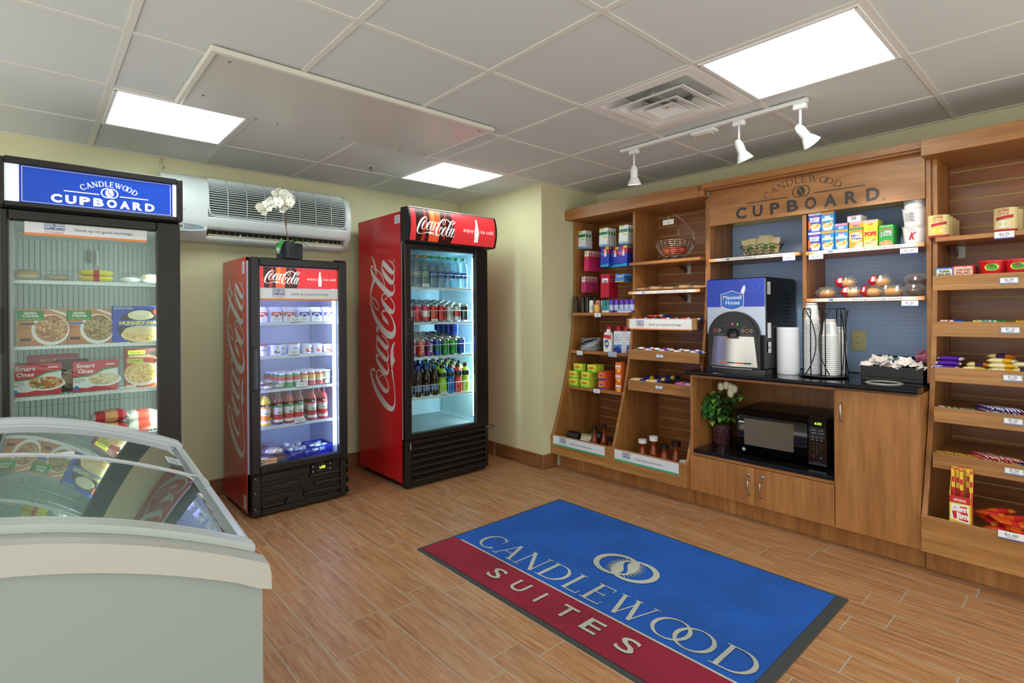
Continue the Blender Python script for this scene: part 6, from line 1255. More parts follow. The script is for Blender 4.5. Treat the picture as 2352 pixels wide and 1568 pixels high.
m = MB(); m.lathe([(.062, .0002), (.063, .003), (.079, .0045), (.083, .0002)], (3.345, .772, CZ), 36, C('c6c7c2', .3, .4)); m.lathe([(.066, .0002), (0, .00025)], (3.345, .772, CZ), 36, C('0d0a08', .7)); tag(m.build('waste_ring', org=(3.345, .772, CZ)), 'round steel waste opening set in the granite counter', 'waste opening')
# microwave
SZ = .3762
t = root('microwave', 'black microwave oven with a green clock in the open cabinet bay', 'microwave', (3.45, 1.28, SZ)); ml, mr, mf, mzb, mzt = 1.533, 1.028, 3.305, SZ+.012, .657
M3 = Matrix.Translation((mf, ml, mzb)) @ Matrix.Rotation(RW+.02, 4, 'Z'); W = ml-mr; HH = mzt-mzb; gb_ = C('0b0a0c', .12, 0, 0, .5)
m = MB(M3); m.box((0, .03, 0), (W, .36, HH), C('121113', .35), .008); [m.lathe([(.012, -.0115), (.012, 0)], (a, b, 0), 10, C('0a0a0a')) for a in (.04, W-.04) for b in (.06, .32)]; m.build('body', t)
m = MB(M3)
def bow(x): return -.012*(1-((x-W*.4)/(W*.6))**2)
n = 24; mp = W*.80
for i in range(n):
    a, b = mp*i/n, mp*(i+1)/n; m.add([(a, bow(a), 0), (b, bow(b), 0), (b, bow(b), HH), (a, bow(a), HH), (a, .029, 0), (b, .029, 0), (b, .029, HH), (a, .029, HH)], [(0, 1, 2, 3), (3, 2, 6, 7), (4, 5, 1, 0)]+([(4, 0, 3, 7)] if i == 0 else []), gb_, True)
dr = m.build('door', t)
m = MB(M3); m.frame((0, 0, 0), (1, 0, 0), (0, 0, 1))
for i in range(12):
    a, b = W*.10+W*.56*i/12, W*.10+W*.56*(i+1)/12; m.add([(a, bow(a)-.0008, HH*.2), (b, bow(b)-.0008, HH*.2), (b, bow(b)-.0008, HH*.8), (a, bow(a)-.0008, HH*.8)], [(0, 1, 2, 3)], C('5f564a', .25), True)
m.build('window', dr)
m = MB(M3); xx = W*.095; m.frame((xx, bow(xx)-.0006, HH*.085), (1, 0, 0), (0, 0, 1)); m.e2(0, 0, .0105, .0105, C('c9ccd0', .3), 20); m.ring2(0, 0, .009, .0078, C('6a6d74'), n=20); m.t2('GE', 0, -.004, .008, C('50535a'), w=.01, slant=.2); m.build('badge', dr)
m = MB(M3); m.box((mp+.0008, -.004, 0), (W, .029, HH), gb_, .004); m.frame((mp+.004, -.0041, 0), (1, 0, 0), (0, 0, 1)); pw = W-mp-.01
m.r2(.012, HH*.845, pw, HH*.93, C('141811', .2)); m.t2('6:32', pw*.55, HH*.865, .0125, C('b8e838', .4, 0, 3), w=.034, slant=.1); m.r2(.004, HH*.56, pw-.004, HH*.81, C('24262c', .3))
lw = C('a9acb2'); 
for a, b in ((.1, .74), (.5, .74), (.12, .68), (.52, .68)): m.r2(.006+a*pw, b*HH, .006+(a+.28)*pw, (b+.012)*HH, lw)
for j in range(2):
    for i in range(3): m.e2(pw*(.25+.25*i), HH*(.6-.06*j), .008, .004, C('4a4d55'), 12); m.r2(pw*(.25+.25*i)-.005, HH*(.598-.06*j), pw*(.25+.25*i)+.005, HH*(.604-.06*j), lw)
for i, d_ in enumerate('123456789'): m.t2(d_, pw*(.3+.2*(i % 3)), HH*(.45-.06*(i//3)), .006, lw)
m.t2('0', pw*.5, HH*.27, .006, lw); m.e2(pw*.3, HH*.2, .008, .005, C('5a2a2c'), 12); m.e2(pw*.72, HH*.18, .009, .006, C('4a4d55'), 12); m.e2(pw*.5, HH*.08, .022, .007, C('2a2b30', .15), 16); m.build('keypad', t)
# potted plant
p = A('e', 310, 625, x=3.43); px_, py_ = 3.45, A('e', 310, 625, x=3.44).y; rnd = random.Random(4)
t = root('potted_plant', 'artificial ivy with cream tulips in a speckled purple pot beside the microwave', 'plant', (px_, py_, SZ))
sp = NT('speckled_glaze'); vo = sp.n('TexVoronoi'); sp.L.new(sp.coord(), vo.inputs[0]); vo.inputs['Scale'].default_value = 140; POT = sp.out(sp.mix(sp.math('LESS_THAN', vo.outputs['Distance'], .22), '4a2530', 'c9b3a8'), .15)
m = MB(); m.lathe([(0, 0), (.045, 0), (.047, .004), (.063, .118), (.067, .12), (.067, .132), (.061, .132), (.058, .12), (0, .12)], (px_, py_, SZ+.0002), 28, POT); m.build('pot', t)
m = MB(); m.ball((px_, py_, SZ+.124), (.056, .056, .012), C('6a5a2a', .9), 16, 6, .3, 2); m.build('moss', t)
GR = [C('2f6a2c', .4), C('3a7a34', .4), C('1f4f24', .45), C('7fae4a', .4)]
m = MB(); LV = MB(); 
def leaf(mb, P, d, L_, w_, mt):
    d = Vector(d).normalized(); s = d.cross(Vector((rnd.uniform(-.4, .4), rnd.uniform(-.4, .4), 1))).normalized(); nn = s.cross(d); P = Vector(P)
    q = [P, P+d*L_*.25+s*w_+nn*.004, P+d*L_*.55+s*w_*.7, P+d*L_-nn*L_*.2, P+d*L_*.55-s*w_*.7, P+d*L_*.25-s*w_+nn*.004, P+d*L_*.5-nn*.003]
    mb.add(q, [(0, 1, 6), (1, 2, 6), (2, 3, 6), (3, 4, 6), (4, 5, 6), (5, 0, 6)], mt, False)
c0 = Vector((px_, py_, SZ+.125))
for i in range(34):
    a_ = rnd.uniform(0, 2*PI); sp_ = rnd.uniform(.03, .14); hh = rnd.uniform(.06, .23)
    e = c0+Vector((max(-.13, sp_*math.cos(a_)), sp_*math.sin(a_)*1.0, hh)); e.z = min(e.z, .805); e.x = min(e.x, 3.72); e.y = min(e.y, 1.755); e.y = max(e.y, 1.575)
    mid = c0*.5+e*.5+Vector((0, 0, .05)); mid.z = min(mid.z, .8); m.tube([tuple(c0), tuple(mid), tuple(e)], .0013, C('5a3d20', .6), 4)
    for k in range(8): tt = .25+.75*k/7; P_ = c0*(1-tt)**2+mid*2*tt*(1-tt)+e*tt*tt; leaf(LV, P_, (rnd.uniform(-1, .6), rnd.uniform(-.9, .9), rnd.uniform(-.6, .5)), rnd.uniform(.03, .05), rnd.uniform(.013, .02), GR[rnd.randrange(4)])
for i in range(12):
    y_ = min(py_+rnd.uniform(-.04, .1), 1.75); P_ = Vector((px_-.09-.04*rnd.random(), y_, SZ+.10+.24*rnd.random())); m.tube([tuple(c0), tuple((c0+P_)/2+Vector((0, 0, .06))), tuple(P_)], .0012, C('4a7a30', .6), 4)
    for k in range(4): leaf(LV, P_+Vector((0, 0, .02*k)), (-1, rnd.uniform(-.7, .7), -.7), .042, .019, GR[rnd.randrange(4)])
m.build('stems', t); tag(LV.build('leaves', t), None, None)
fl = MB(); tl = C('e6e2c0', .5)
for (u, v) in ((305, 135), (350, 125), (385, 140), (415, 155), (385, 190)):
    P_ = A('e', u, v, x=3.43); fl.lathe([(0, -.03), (.017, -.019), (.023, 0), (.019, .02), (.007, .03)], tuple(P_), 7, tl); m2 = None
fl.build('flowers', t)
m = MB()
for q in (((px_-.03, py_-.04, SZ+.15), (3.36, 1.56, .70), (3.33, 1.47, .72), (3.32, 1.40, .70)), ((px_-.04, py_-.05, SZ+.14), (3.32, 1.59, .66), (3.28, 1.575, .60), (3.285, 1.58, .50)), ((px_-.02, py_-.03, SZ+.15), (3.38, 1.56, .715), (3.36, 1.5, .70), (3.35, 1.46, .68))):
    c_ = catmull(q, 8); L_ = len(c_); m.add([(a[0], a[1], a[2]+.004*(1-i/L_)) for i, a in enumerate(c_)]+[(a[0]+.004, a[1]+.003, a[2]-.005*(1-i/L_)) for i, a in enumerate(c_)], [(i, i+1, i+1+L_, i+L_) for i in range(L_-1)], C('3f7a34', .4), True)
m.build('long_blades', t)
# ---------------------------------------------------------------- right-hand unit goods
soup = lambda c2: (lambda: (lambda o: o)([('can', _soup(c2))]))
def _soup(c2, r=.043, h=.115):
    m = MB(); m.lathe([(0, 0), (r*.95, 0), (r, .003), (r, h-.003), (r*.95, h), (r*.9, h-.003), (0, h-.003)], n=48, mats=[STEEL, STEEL, C('e2cf90', .3), STEEL, STEEL, STEEL]); 
    def wrap(x, z): a = x/r; return (r*1.004*math.sin(a), -r*1.004*math.cos(a), z)
    def pol(pts, mt, o): m.add([(p[0]*(1+o), p[1]*(1+o), p[2]) for p in [wrap(*q) for q in pts]], [tuple(range(len(pts)))], mt)
    def strip(x0_, x1_, z0, z1, mt, o, sl=0):
        for i in range(10): a, b = x0_+(x1_-x0_)*i/10, x0_+(x1_-x0_)*(i+1)/10; pol([(a, z0+sl*a), (b, z0+sl*b), (b, z1+sl*b), (a, z1+sl*a)], mt, o)
    strip(-.055, .055, .003, .012, C('b8242c'), .006); strip(-.03, .035, .058, .073, C('b8242c'), .006, .15)
    for txt, z_, hh, cc in (('HOME', .092, .011, 'a8382c'), ('STYLE', .077, .011, 'a8382c'), ("Campbell's", .105, .006, 'c0342c')):
        vs, fs, x0_, x1_, y0_, y1_ = glyphs(txt, .02); k = hh/.7; wd = (x1_-x0_)*k; m.add([[q*1.006 for q in wrap((a-x0_)*k-wd/2-.002, z_+b*k)[:2]]+[z_+b*k+.15*((a-x0_)*k-wd/2)] for a, b in vs], fs, C(cc))
    vs = [wrap(.032*math.cos(2*PI*i/20)-.004, .035+.022*math.sin(2*PI*i/20)) for i in range(20)]
    for rr, mt, o in ((1, C('d8b46a'), .010), (.85, C(c2), .016)):
        P_ = [wrap(-.004, .035)]+[wrap(rr*.034*math.cos(2*PI*i/20)-.004, .035+rr*.022*math.sin(2*PI*i/20)) for i in range(20)]; m.add([(p[0]*(1+o), p[1]*(1+o), p[2]) for p in P_], [(0, i, i % 20+1) for i in range(1, 21)], mt)
    return m
p = A('f', 205, 885, x=3.43)
for i in range(4): rwall('soup_can', 'soupy', lambda: [('can', _soup('e8c23a'))], 3.445+.088*i, p.y-.0, 1.6245, 'cream soup can with a yellow soup picture, %s of the row by the side panel' % ORD[i].replace('front', 'first'), 'soup can', 'soup cans by the side panel', rz=.1)
p = A('f', 690, 840, x=3.43); rwall('soup_can', 'soupw', lambda: [('can', _soup('ece8da'))], 3.445, p.y, 1.6245, 'cream soup can with a white soup picture, standing alone', 'soup can', rz=-.1); rwall('soup_can', 'soupw', None, 3.533, p.y-.01, 1.6245, 'cream soup can behind the lone white soup can', 'soup can', rz=-.1)
tuna = abox(.068, .035, .085, '2f6ab8', [('r', 0, 0, 1, .5, '3f8ad0'), ('r', .06, .5, .94, .9, 'd6d2b0'), ('t', 'BUMBLE BEE', .5, .88, .05, 'f0ece0', .8), ('t', 'TUNA', .5, .74, .12, '27366a', .62, .05), ('t', 'SALAD', .5, .58, .12, '27366a', .75, .05), ('r', .1, .4, .9, .48, '27366a'), ('r', .12, .1, .55, .28, 'e6e8e6'), ('e', .7, .02, .25, .12, 'e0d0a8')])
chik = abox(.076, .035, .09, 'c8303a', [('r', .06, .5, .94, .9, 'd6d2b0'), ('t', 'BUMBLE BEE', .5, .9, .05, 'f0ece0', .8), ('t', 'CHICKEN', .5, .74, .11, 'a8242c', .78, .05), ('t', 'SALAD', .5, .59, .12, 'a8242c', .72, .05), ('r', .1, .42, .9, .48, 'f0e0d0'), ('r', .12, .1, .6, .26, 'e6e0dc'), ('e', .7, .02, .25, .12, 'e0d0a8')])
z = 1.3775; p = A('f', 250, 1165, x=3.39); rwall('tuna_box', 'tuna', tuna, 3.40, p.y, z, 'blue tuna salad snack box beside the side panel', 'food box', scale=(1.0, 1, 1.08))
p = A('f', 385, 1162, x=3.39)
for i in range(4): rwall('chicken_box', 'chik', chik, 3.40+.038*i, p.y-.001*i, z, 'red chicken salad snack box, %s from the front' % ORD[i].replace('front', 'first'), 'food box', 'red chicken salad boxes', scale=(1, 1, 1.08))
def tub():
    m = MB(); m.lathe([(0, 0), (.04, 0), (.042, .003), (.05, .046), (.05, .05)], n=24, mats=[C('c8202a', .3)]*4); l = MB(); l.lathe([(.05, .048), (.0545, .049), (.0545, .057), (.05, .059), (0, .057)], n=24, mat=C('d8242e', .25)); g = MB()
    for rr, c_, o in ((1, 'e4d83a', 0), (.8, '3f9a3f', .0006)): g.add([(rr*.026*math.cos(2*PI*i/16), -math.sqrt(.0018)*1.0-.0078+.008*abs(math.cos(2*PI*i/16))**2*rr-o, .026+rr*.017*math.sin(2*PI*i/16)) for i in range(16)], [tuple(range(16))], C(c_, .3))
    return [('tub', m), ('lid', l), ('label', g)]
for ci, (u, lb) in enumerate(((597, 'nearer the chicken boxes'), (785, 'beside the frame edge'))):
    p = A('f', u, 1150, x=3.42)
    for j in range(2): rwall('soup_tub', 'tub', tub, 3.43, p.y, z+.0-.002+.0595*j, ('upper' if j else 'lower')+' red lidded meal tub of the stack '+lb, 'food tub', 'red meal tubs')
    rwall('soup_tub', 'tub', None, 3.545, p.y, z-.002, 'red lidded meal tub behind the stack '+lb, 'food tub', 'red meal tubs')
def bars(key, k, v, u0, u1, n, x0, z0, sets, w, l, h, nm, cat, grp, lbl, rot=0, layers=1):
    rr = random.Random(len(key)+n)
    for j in range(layers):
        for i in range(n):
            u = u0+(u1-u0)*(i+.5)/n; y = A(k, u, v, x=x0).y; s = (i*len(sets)//n) % len(sets); c = sets[s]
            rwall(nm, key+str(s), pack(w, l, h, [(f_, C(cc, .25)) for f_, cc in c[1]], seed=s+3), x0+l/2+.012*j, y, z0+h*.92*j, c[0]+' '+lbl, cat, c[0]+' '+grp, rz=rot+rr.uniform(-.12, .12), tilt=(rr.uniform(-.05, .05), 0))
bars('gm', 'g', 155, 270, 1080, 18, 3.37, 1.184, [('red and white', [(.2, 'c03a4a'), (.6, 'e0c8cc'), (.2, 'c03a4a')]), ('bright blue', [(.3, '2f6ac8'), (.7, '2448a8')]), ('dark brown', [(1, '4a3826')]), ('pale yellow', [(.4, 'd8d29a'), (.6, 'c4c884')]), ('teal and white', [(.5, '3a9a94'), (.5, 'd8e2dc')]), ('green', [(1, '1f8a3a')]), ('olive brown', [(1, '5a5230')]), ('yellow', [(.6, 'd8b82e'), (.4, 'c8882e')])], .022, .075, .014, 'candy_bar', 'candy', 'sticks in the upper snack tray', 'candy stick in the upper snack tray', layers=2)
pur = [(.06, C('e8e2f0', .2)), (.88, C('5a2a98', .22)), (.06, C('e8e2f0', .2))]; yel = [(.08, C('e8c83a', .22)), (.5, C('e6d9a8', .22)), (.34, C('d8a82e', .22)), (.08, C('f2ecc8', .2))]; mx_ = [(.3, C('d8c07a', .25)), (.4, C('3a2a4a', .25)), (.3, C('b8622e', .25))]
for u, v, x0, dz, bd, kd, lb, sc in ((330, 590, 3.345, 0, pur, 'bpu', 'purple chocolate bag at the bottom of its pile by the side panel', 1), (350, 585, 3.36, .022, pur, 'bpu', 'purple chocolate bag in the middle of its pile', 1), (380, 585, 3.38, .044, pur, 'bpu', 'purple chocolate bag on top of its pile', .95), (260, 590, 3.335, .004, pur, 'bpu', 'purple chocolate bag poking past the side panel edge', .5), (600, 595, 3.36, 0, yel, 'bmx', 'gold and silver chocolate bag under the purple one', .9), (640, 590, 3.38, .02, mx_, 'bmm', 'dark purple and gold bag in the middle pile', .9),
    (860, 600, 3.345, 0, yel, 'bmx', 'yellow chocolate bag at the bottom of the yellow pile', 1.1), (860, 600, 3.36, .022, yel, 'bmx', 'yellow chocolate bag, second in the yellow pile', 1.05), (865, 600, 3.38, .044, yel, 'bmx', 'yellow chocolate bag, third in the yellow pile', 1), (870, 600, 3.40, .064, mx_, 'bmy', 'brown and yellow chocolate bag on top of the yellow pile', 1), (1075, 610, 3.36, .005, mx_, 'bmm', 'dark bag cut by the photo edge, lower', 1), (1090, 600, 3.38, .03, yel, 'bmx', 'yellow bag cut by the photo edge, upper', 1)):
    y = A('g', u, v, x=x0).y; rwall('candy_bag', kd, pack(.10, .075, .024, bd, seed=len(lb)), x0+.035, y, .965+dz, lb, 'candy bag', 'chocolate bags in the second tray', rz=.15*((u//9) % 3-1), scale=(sc, sc, 1))
bars('rd', 'g', 985, 290, 620, 6, 3.30, .775, [('red', [(.1, 'd8242e'), (.3, 'e4e4e0'), (.3, '2a8a3a'), (.3, 'd0202a')])], .055, .09, .014, 'candy_packet', 'candy', 'flat packets in the third tray', 'flat candy packet with green leaves, third tray', rot=.5)
bars('pw', 'g', 1020, 670, 975, 9, 3.30, .775, [('purple and white', [(.2, '3a2468'), (.25, 'e4e0f0'), (.2, '3a2468'), (.2, 'e4e0f0'), (.15, '3a2468')])], .03, .12, .018, 'candy_bar', 'candy', 'bars in the third tray', 'striped bar in the stack of the third tray', rot=.6, layers=2)
bars('pk', 'g', 1040, 985, 1085, 3, 3.30, .775, [('dark and pink', [(.3, '2a2230'), (.4, 'b82a78'), (.3, 'e0dce4')])], .03, .12, .016, 'candy_bar', 'candy', 'bars in the third tray', 'bar at the frame edge of the third tray', rot=.6)
bars('yb', 'h', 165, 262, 560, 8, 3.27, .560, [('yellow', [(.15, 'd8c23a'), (.2, 'b8342a'), (.3, 'e0cc4a'), (.2, 'b8342a'), (.15, 'd8c23a')])], .035, .10, .012, 'candy_bar', 'candy', 'wrapped bars in the lowest tray', 'and red striped bar in the lowest tray', rot=.7)
bars('rb', 'h', 205, 600, 900, 8, 3.27, .560, [('red', [(.15, 'c4242a'), (.2, 'ece4dc'), (.3, 'a8302a'), (.2, 'e8e0d4'), (.15, 'd8302a')])], .032, .12, .014, 'candy_bar', 'candy', 'wrapped bars in the lowest tray', 'wrapped bar in the double layer of the lowest tray', rot=.7, layers=2)
bars('bb', 'h', 245, 925, 1027, 3, 3.27, .560, [('blue and yellow', [(.2, 'e0cc3a'), (.6, '24469c'), (.2, 'e0cc3a')])], .032, .12, .014, 'candy_bar', 'candy', 'wrapped bars in the lowest tray', 'bar at the frame edge of the lowest tray', rot=.7)
# meat stick box and candy bags in the bottom bay
p0_, p1_ = A('h', 370, 790, x=3.22), A('h', 560, 790, x=3.22); y = (p0_.y+p1_.y)/2; w_ = p0_.y-p1_.y; z = .1435
t = root('snack_box', 'yellow and red cardboard display box of meat sticks in the bottom bay', 'display box', (3.21, y, z)); M4 = Matrix.Translation((3.184, y+w_/2, z)) @ Matrix.Rotation(RW-.03, 4, 'Z'); W = w_; HF = .262; DP = .052
m = MB(M4); yc = C('e6d02e', .4); rc = C('c8242a', .4); m.box((0, 0, 0), (W, .002, HF), yc); m.box((0, DP-.002, 0), (W, DP, HF+.125), yc); m.box((0, .0025, 0), (W, DP-.0025, .002), yc)
for xs in (0, W-.002): m.prism([(.0025, .002), (DP-.0025, .002), (DP-.0025, HF+.12), (.0025, HF)], 'x', xs, xs+.002, yc)
m.xf = M4; m.frame((0, 0, 0), (1, 0, 0), (0, 0, 1)); m.r2(0, HF-.03, W, HF, rc); m.t2('ORIGINAL', W/2, HF-.022, .012, C('f0e8e0'), w=W*.62, bold=.02)
m.p2([(.004, HF*.6), (W*.9, HF*.55), (W-.004, HF*.58), (W-.006, HF-.034), (W*.1, HF-.036), (.004, HF*.7)], C('f0ece0')); m.p2([(.01, HF*.72), (W*.2, HF*.61), (W*.9, HF*.58), (W-.008, HF*.64), (W-.012, HF-.042), (W*.2, HF-.044)], rc)
m.t2('Slim', W*.5, HF*.745, .024, C('f2f2f2'), w=W*.84, bold=.05, slant=-.05); m.t2('Jim', W*.6, HF*.625, .026, C('f2f2f2'), w=W*.6, bold=.05, slant=-.05); [m.s2([(W*a, .08, .004), (W*(a+.06), .11, .007), (W*(a-.02), .14, .003)], C('d8602a')) for a in (.15, .38, .6, .82)]; m._nx()
m.frame((0, DP, 0), (0, -1, 0), (0, 0, 1)); m.r2(.0, HF-.03, DP, HF, rc); m.r2(.012, HF*.42, DP-.012, HF-.05, C('e8e4dc')); [m.r2(.016+.005*i, HF*.45, .018+.005*i, HF-.06, C('2a2a30')) for i in range(8)]; m.build('carton', t)
def stk_():
    m = MB(); m.box((-.007, -.004, 0), (.007, .004, .29), C('c8282c', .25), .002); m.frame((-.007, -.004, 0), (1, 0, 0), (0, 0, 1)); m.r2(.001, .2, .013, .285, C('e8c83a')); m.r2(.002, .225, .012, .25, C('c8282c')); m.r2(.003, .12, .011, .19, C('b01c24')); m.frame((.004, -.004, .13), (0, 0, 1), (-1, 0, 0)); m.t2('ORIGINAL', .03, -.0, .007, C('ece0d8'), w=.05); return [('stick', m)]
for i, (dx, dy, dz, lb) in enumerate(((.016, .03, .008, 'nearest the side panel'), (.035, .045, .004, 'second'), (.055, .03, .0, 'in the middle, front'), (.045, .055, .012, 'in the middle, back'), (.08, .05, .015, 'fourth'), (.096, .03, -.004, 'at the open end'))):
    P_ = M4 @ Vector((.006+dx*W/.115, dy*.75, .004)); rwall('meat_stick', 'mstk', stk_, P_.x, P_.y, P_.z+.085+dz, 'red and yellow meat stick in the display box, '+lb, 'meat stick', 'meat sticks in the display box', tilt=(.0, .01*(i-2.5)))
ob_ = [(.12, C('e0682a', .25)), (.3, C('d8541e', .25)), (.3, C('c82a2a', .25)), (.28, C('e0742e', .25))]
rnd = random.Random(11)
for i in range(14):
    u = 720+i % 5*75; L_ = i//5; y = A('h', u, 850, x=3.25).y; rwall('candy_bag', 'org', pack(.11, .075, .024, ob_, seed=21), 3.245+.03*(i % 3)+.01*L_, y, z+.08+.04*L_+.012*(i % 3), 'orange and red candy bag heaped at the bottom of the snack unit', 'candy bag', 'orange candy bags in the bottom bay', rz=rnd.uniform(-.7, .7), tilt=(rnd.uniform(-.5, .1), rnd.uniform(-.3, .3)))
m = MB(); y = A('h', 850, 850, x=3.3).y; m.box((3.21, -.3, z), (3.45, .40, z+.07), C('8a6238', .6), .003); tag(m.build('cardboard_tray', org=(3.3, .05, z)), 'brown cardboard tray under the orange candy bags', 'carton')
for k, u, v, x0, tx, wh in (('f', 680, 850, 3.395, '$2.75', 'under the lone soup can'), ('h', 915, 870, 3.16, '$1.00', 'on the bottom tray front')):
    p = A(k, u, v, x=x0); price_tag((x0-.003, p.y, p.z), tx, .068 if k == 'f' else .085, .034 if k == 'f' else .034, where=wh)

# ---------------------------------------------------------------- goods in the coolers (facing -Y already)
def can(c, c2, txt=None):
    def f():
        r, h = .033, .118; m = MB(); m.lathe([(0, .004), (.024, 0), (r, .008), (r, h*.3), (r, h*.62), (r, h-.014), (.027, h-.003), (.0275, h), (.025, h-.003), (0, h-.004)], n=18, mats=[STEEL, STEEL, C(c, .2, .4), C(c2, .2, .3), C(c, .2, .4), STEEL, STEEL, STEEL, STEEL])
        if txt: m.frame((-.004, -r*1.012, .03), (0, 0, 1), (-1, 0, 0)); m.t2(txt, .03, -.008, .016, C('f2f2f2'), w=.06, bold=.03)
        return [('can', m)]
    return f
CANS = {'red': can('c4202c', 'b0182a'), 'redw': can('c8303a', 'd8d2d0'), 'gold': can('c42a2c', 'b8562c'), 'sil': can('b9bcb8', '9aa09a'), 'silw': can('c2c6c8', 'c03a3a'), 'blk': can('23282a', '3a4a44'),
        'pink': can('a82a78', 'c8384a', 'Dr'), 'ora': can('c8503a', 'c4302c', 'Dr'), 'viol': can('7a2a8a', '5a2a5a', 'Pop'), 'blu': can('1f4ab0', '1a6a4a'), 'grn': can('1a8a3a', '1f7a34'), 'grn2': can('1c9a3e', '178034'), 'sky': can('2448b8', '1c3a9a')}
def bwall(name, kind, fn, x, y, z, label, cat, group=None, rz=0, tilt=(0, 0), scale=None): return place(name, kind, fn, (x, y, z), rz, label, cat, group, tilt, scale)
# tall cooler: water, cans, cans, bottles
def water(cap, lab):
    def f():
        m = MB(); m.lathe([(0, 0), (.030, 0), (.033, .006), (.031, .03), (.033, .06), (.031, .066), (.031, .105), (.034, .112), (.033, .14), (.026, .165), (.013, .185), (.0125, .195)], n=16, mat=PET); c = MB(); c.lathe([(.0145, .193), (.0145, .207), (0, .207)], n=14, mat=C(cap, .3)); l = MB(); l.lathe([(.0325, .068), (.0325, .104)], n=16, mat=C(lab, .3)); l.frame((-.02, -.033, .072), (1, 0, 0), (0, 0, 1)); l.e2(.024, .014, .012, .009, C('38a04a')); return [('bottle', m), ('cap', c), ('label', l)]
    return f
X8 = [2.073+.0735*i for i in range(8)]
for r_ in range(4):
    for i, x in enumerate(X8):
        kd = 'wtrg' if i > 2 else 'wtro'; bwall('water_bottle', kd, water('1f9a5a', '1c4fa0') if i > 2 else water('b8862e', '9aa8a0'), x+(0 if r_ < 1 else .004*r_), 3.395+.082*r_, 1.459+.0123*r_, 'clear water bottle, top shelf, row %d from the front, %s from handle side' % (r_+1, ORD[i].replace('front', 'first')), 'water bottle', 'water bottles in the tall cooler', scale=(1.05, 1.05, 1.14))
s2 = ['redw', 'red', 'redw', 'gold', 'red', 'sil', 'silw', 'blk']; s3 = ['pink', 'ora', 'viol', 'blu', 'grn', 'grn2', 'sky']
for r_ in range(5):
    for i, x in enumerate(X8): bwall('soda_can', 'can_'+s2[i], CANS[s2[i]], x, 3.392+.074*r_, 1.198+.0111*r_, '%s soda can, upper can shelf, row %d, %s from handle side' % ({'redw': 'red and white', 'red': 'red', 'gold': 'red and gold', 'sil': 'silver', 'silw': 'silver and red', 'blk': 'black'}[s2[i]], r_+1, ORD[i].replace('front', 'first')), 'soda can', 'cans on the upper can shelf', rz=.3*((i*3+r_) % 3-1), scale=(1.06, 1.06, 1.12))
    for i in range(7):
        x = 2.10+.0755*i; nm = {'pink': 'pink', 'ora': 'orange red', 'viol': 'purple', 'blu': 'blue and green', 'grn': 'green', 'grn2': 'bright green', 'sky': 'deep blue'}[s3[i]]
        bwall('soda_can', 'can_'+s3[i], CANS[s3[i]], x, 3.392+.074*r_, .939+.0111*r_, '%s soda can on the lower can shelf, row %d from the front' % (nm, r_+1), 'soda can', 'cans on the lower can shelf', scale=(1.06, 1.06, 1.1))
        if i == 6 and r_ > 0: bwall('soda_can', 'can_sky', None, x-.006, 3.392+.074*r_, 1.07+.0111*r_, 'deep blue soda can stacked on another, row %d from the front' % (r_+1), 'soda can', 'cans on the lower can shelf', scale=(1.06, 1.06, 1.0))
def tea(body, cap, lab, lc2):
    def f():
        m = MB(); m.lathe([(0, 0), (.026, 0), (.029, .006), (.029, .05), (.0285, .09), (.03, .11), (.027, .135), (.015, .165), (.012, .172), (.012, .182)], n=16, mat=C(body, .12)); c = MB(); c.lathe([(.0135, .176), (.0145, .178), (.0145, .2), (0, .201)], n=14, mat=C(cap, .3)); l = MB(); l.lathe([(.0297, .035), (.0297, .075), (.0297, .088)], n=16, mats=[C(lab, .3), C(lc2, .3)]); return [('bottle', m), ('cap', c), ('label', l)]
    return f
def power(body, cap):
    def f():
        m = MB(); m.lathe([(0, 0), (.03, 0), (.033, .006), (.031, .03), (.033, .05), (.03, .085), (.027, .098), (.034, .115), (.035, .13), (.03, .15), (.016, .168), (.015, .175)], n=16, mat=C(body, .15)); c = MB(); c.lathe([(.018, .173), (.019, .176), (.018, .198), (0, .199)], n=14, mat=C(cap, .3)); l = MB(); l.lathe([(.0352, .115), (.0358, .13), (.033, .145)], n=16, mat=C('23262a', .3)); return [('bottle', m), ('cap', c), ('label', l)]
    return f
kinds = [('teab', tea('2a1408', '2456b8', '7a8ab0', '4a2c14'), 'dark tea bottle with a blue cap')]*4+[('pwg', power('a4d838', '1c1c1c'), 'lime green sports drink with a black cap'), ('pwb', power('1f6ac0', '1c1c1c'), 'blue sports drink with a black cap'), ('pwr', power('e8483a', '1c1c1c'), 'red sports drink with a black cap'), ('pwy', power('bce04a', '2a2a2a'), 'yellow green sports drink with a black cap')]
for r_ in range(4):
    for i in range(8):
        kd, fn, nm = kinds[i]
        if i == 5 and r_ > 1: kd, fn, nm = kinds[4]
        if i == 6 and r_ > 1: kd, fn, nm = kinds[7]
        bwall('drink_bottle', kd, fn, 2.078+.0745*i, 3.395+.078*r_, .641+.0117*r_, '%s, row %d, %s from handle side' % (nm, r_+1, ORD[i].replace('front', 'first')), 'drink bottle', 'drink bottles on the bottom shelf', scale=(1.05, 1.05, 1.14))
for z, x, tx in ((1.458, 2.20, '$2.00'), (1.197, 2.275, '$1.25'), (.64, 2.36, '$2.25')): price_tag((x, 3.3455, z+.024), tx, .058, .03, (1, 0, 0), 'on the %s wire shelf of the tall cooler' % {1.458: 'top', 1.197: 'middle', .64: 'bottom'}[z])
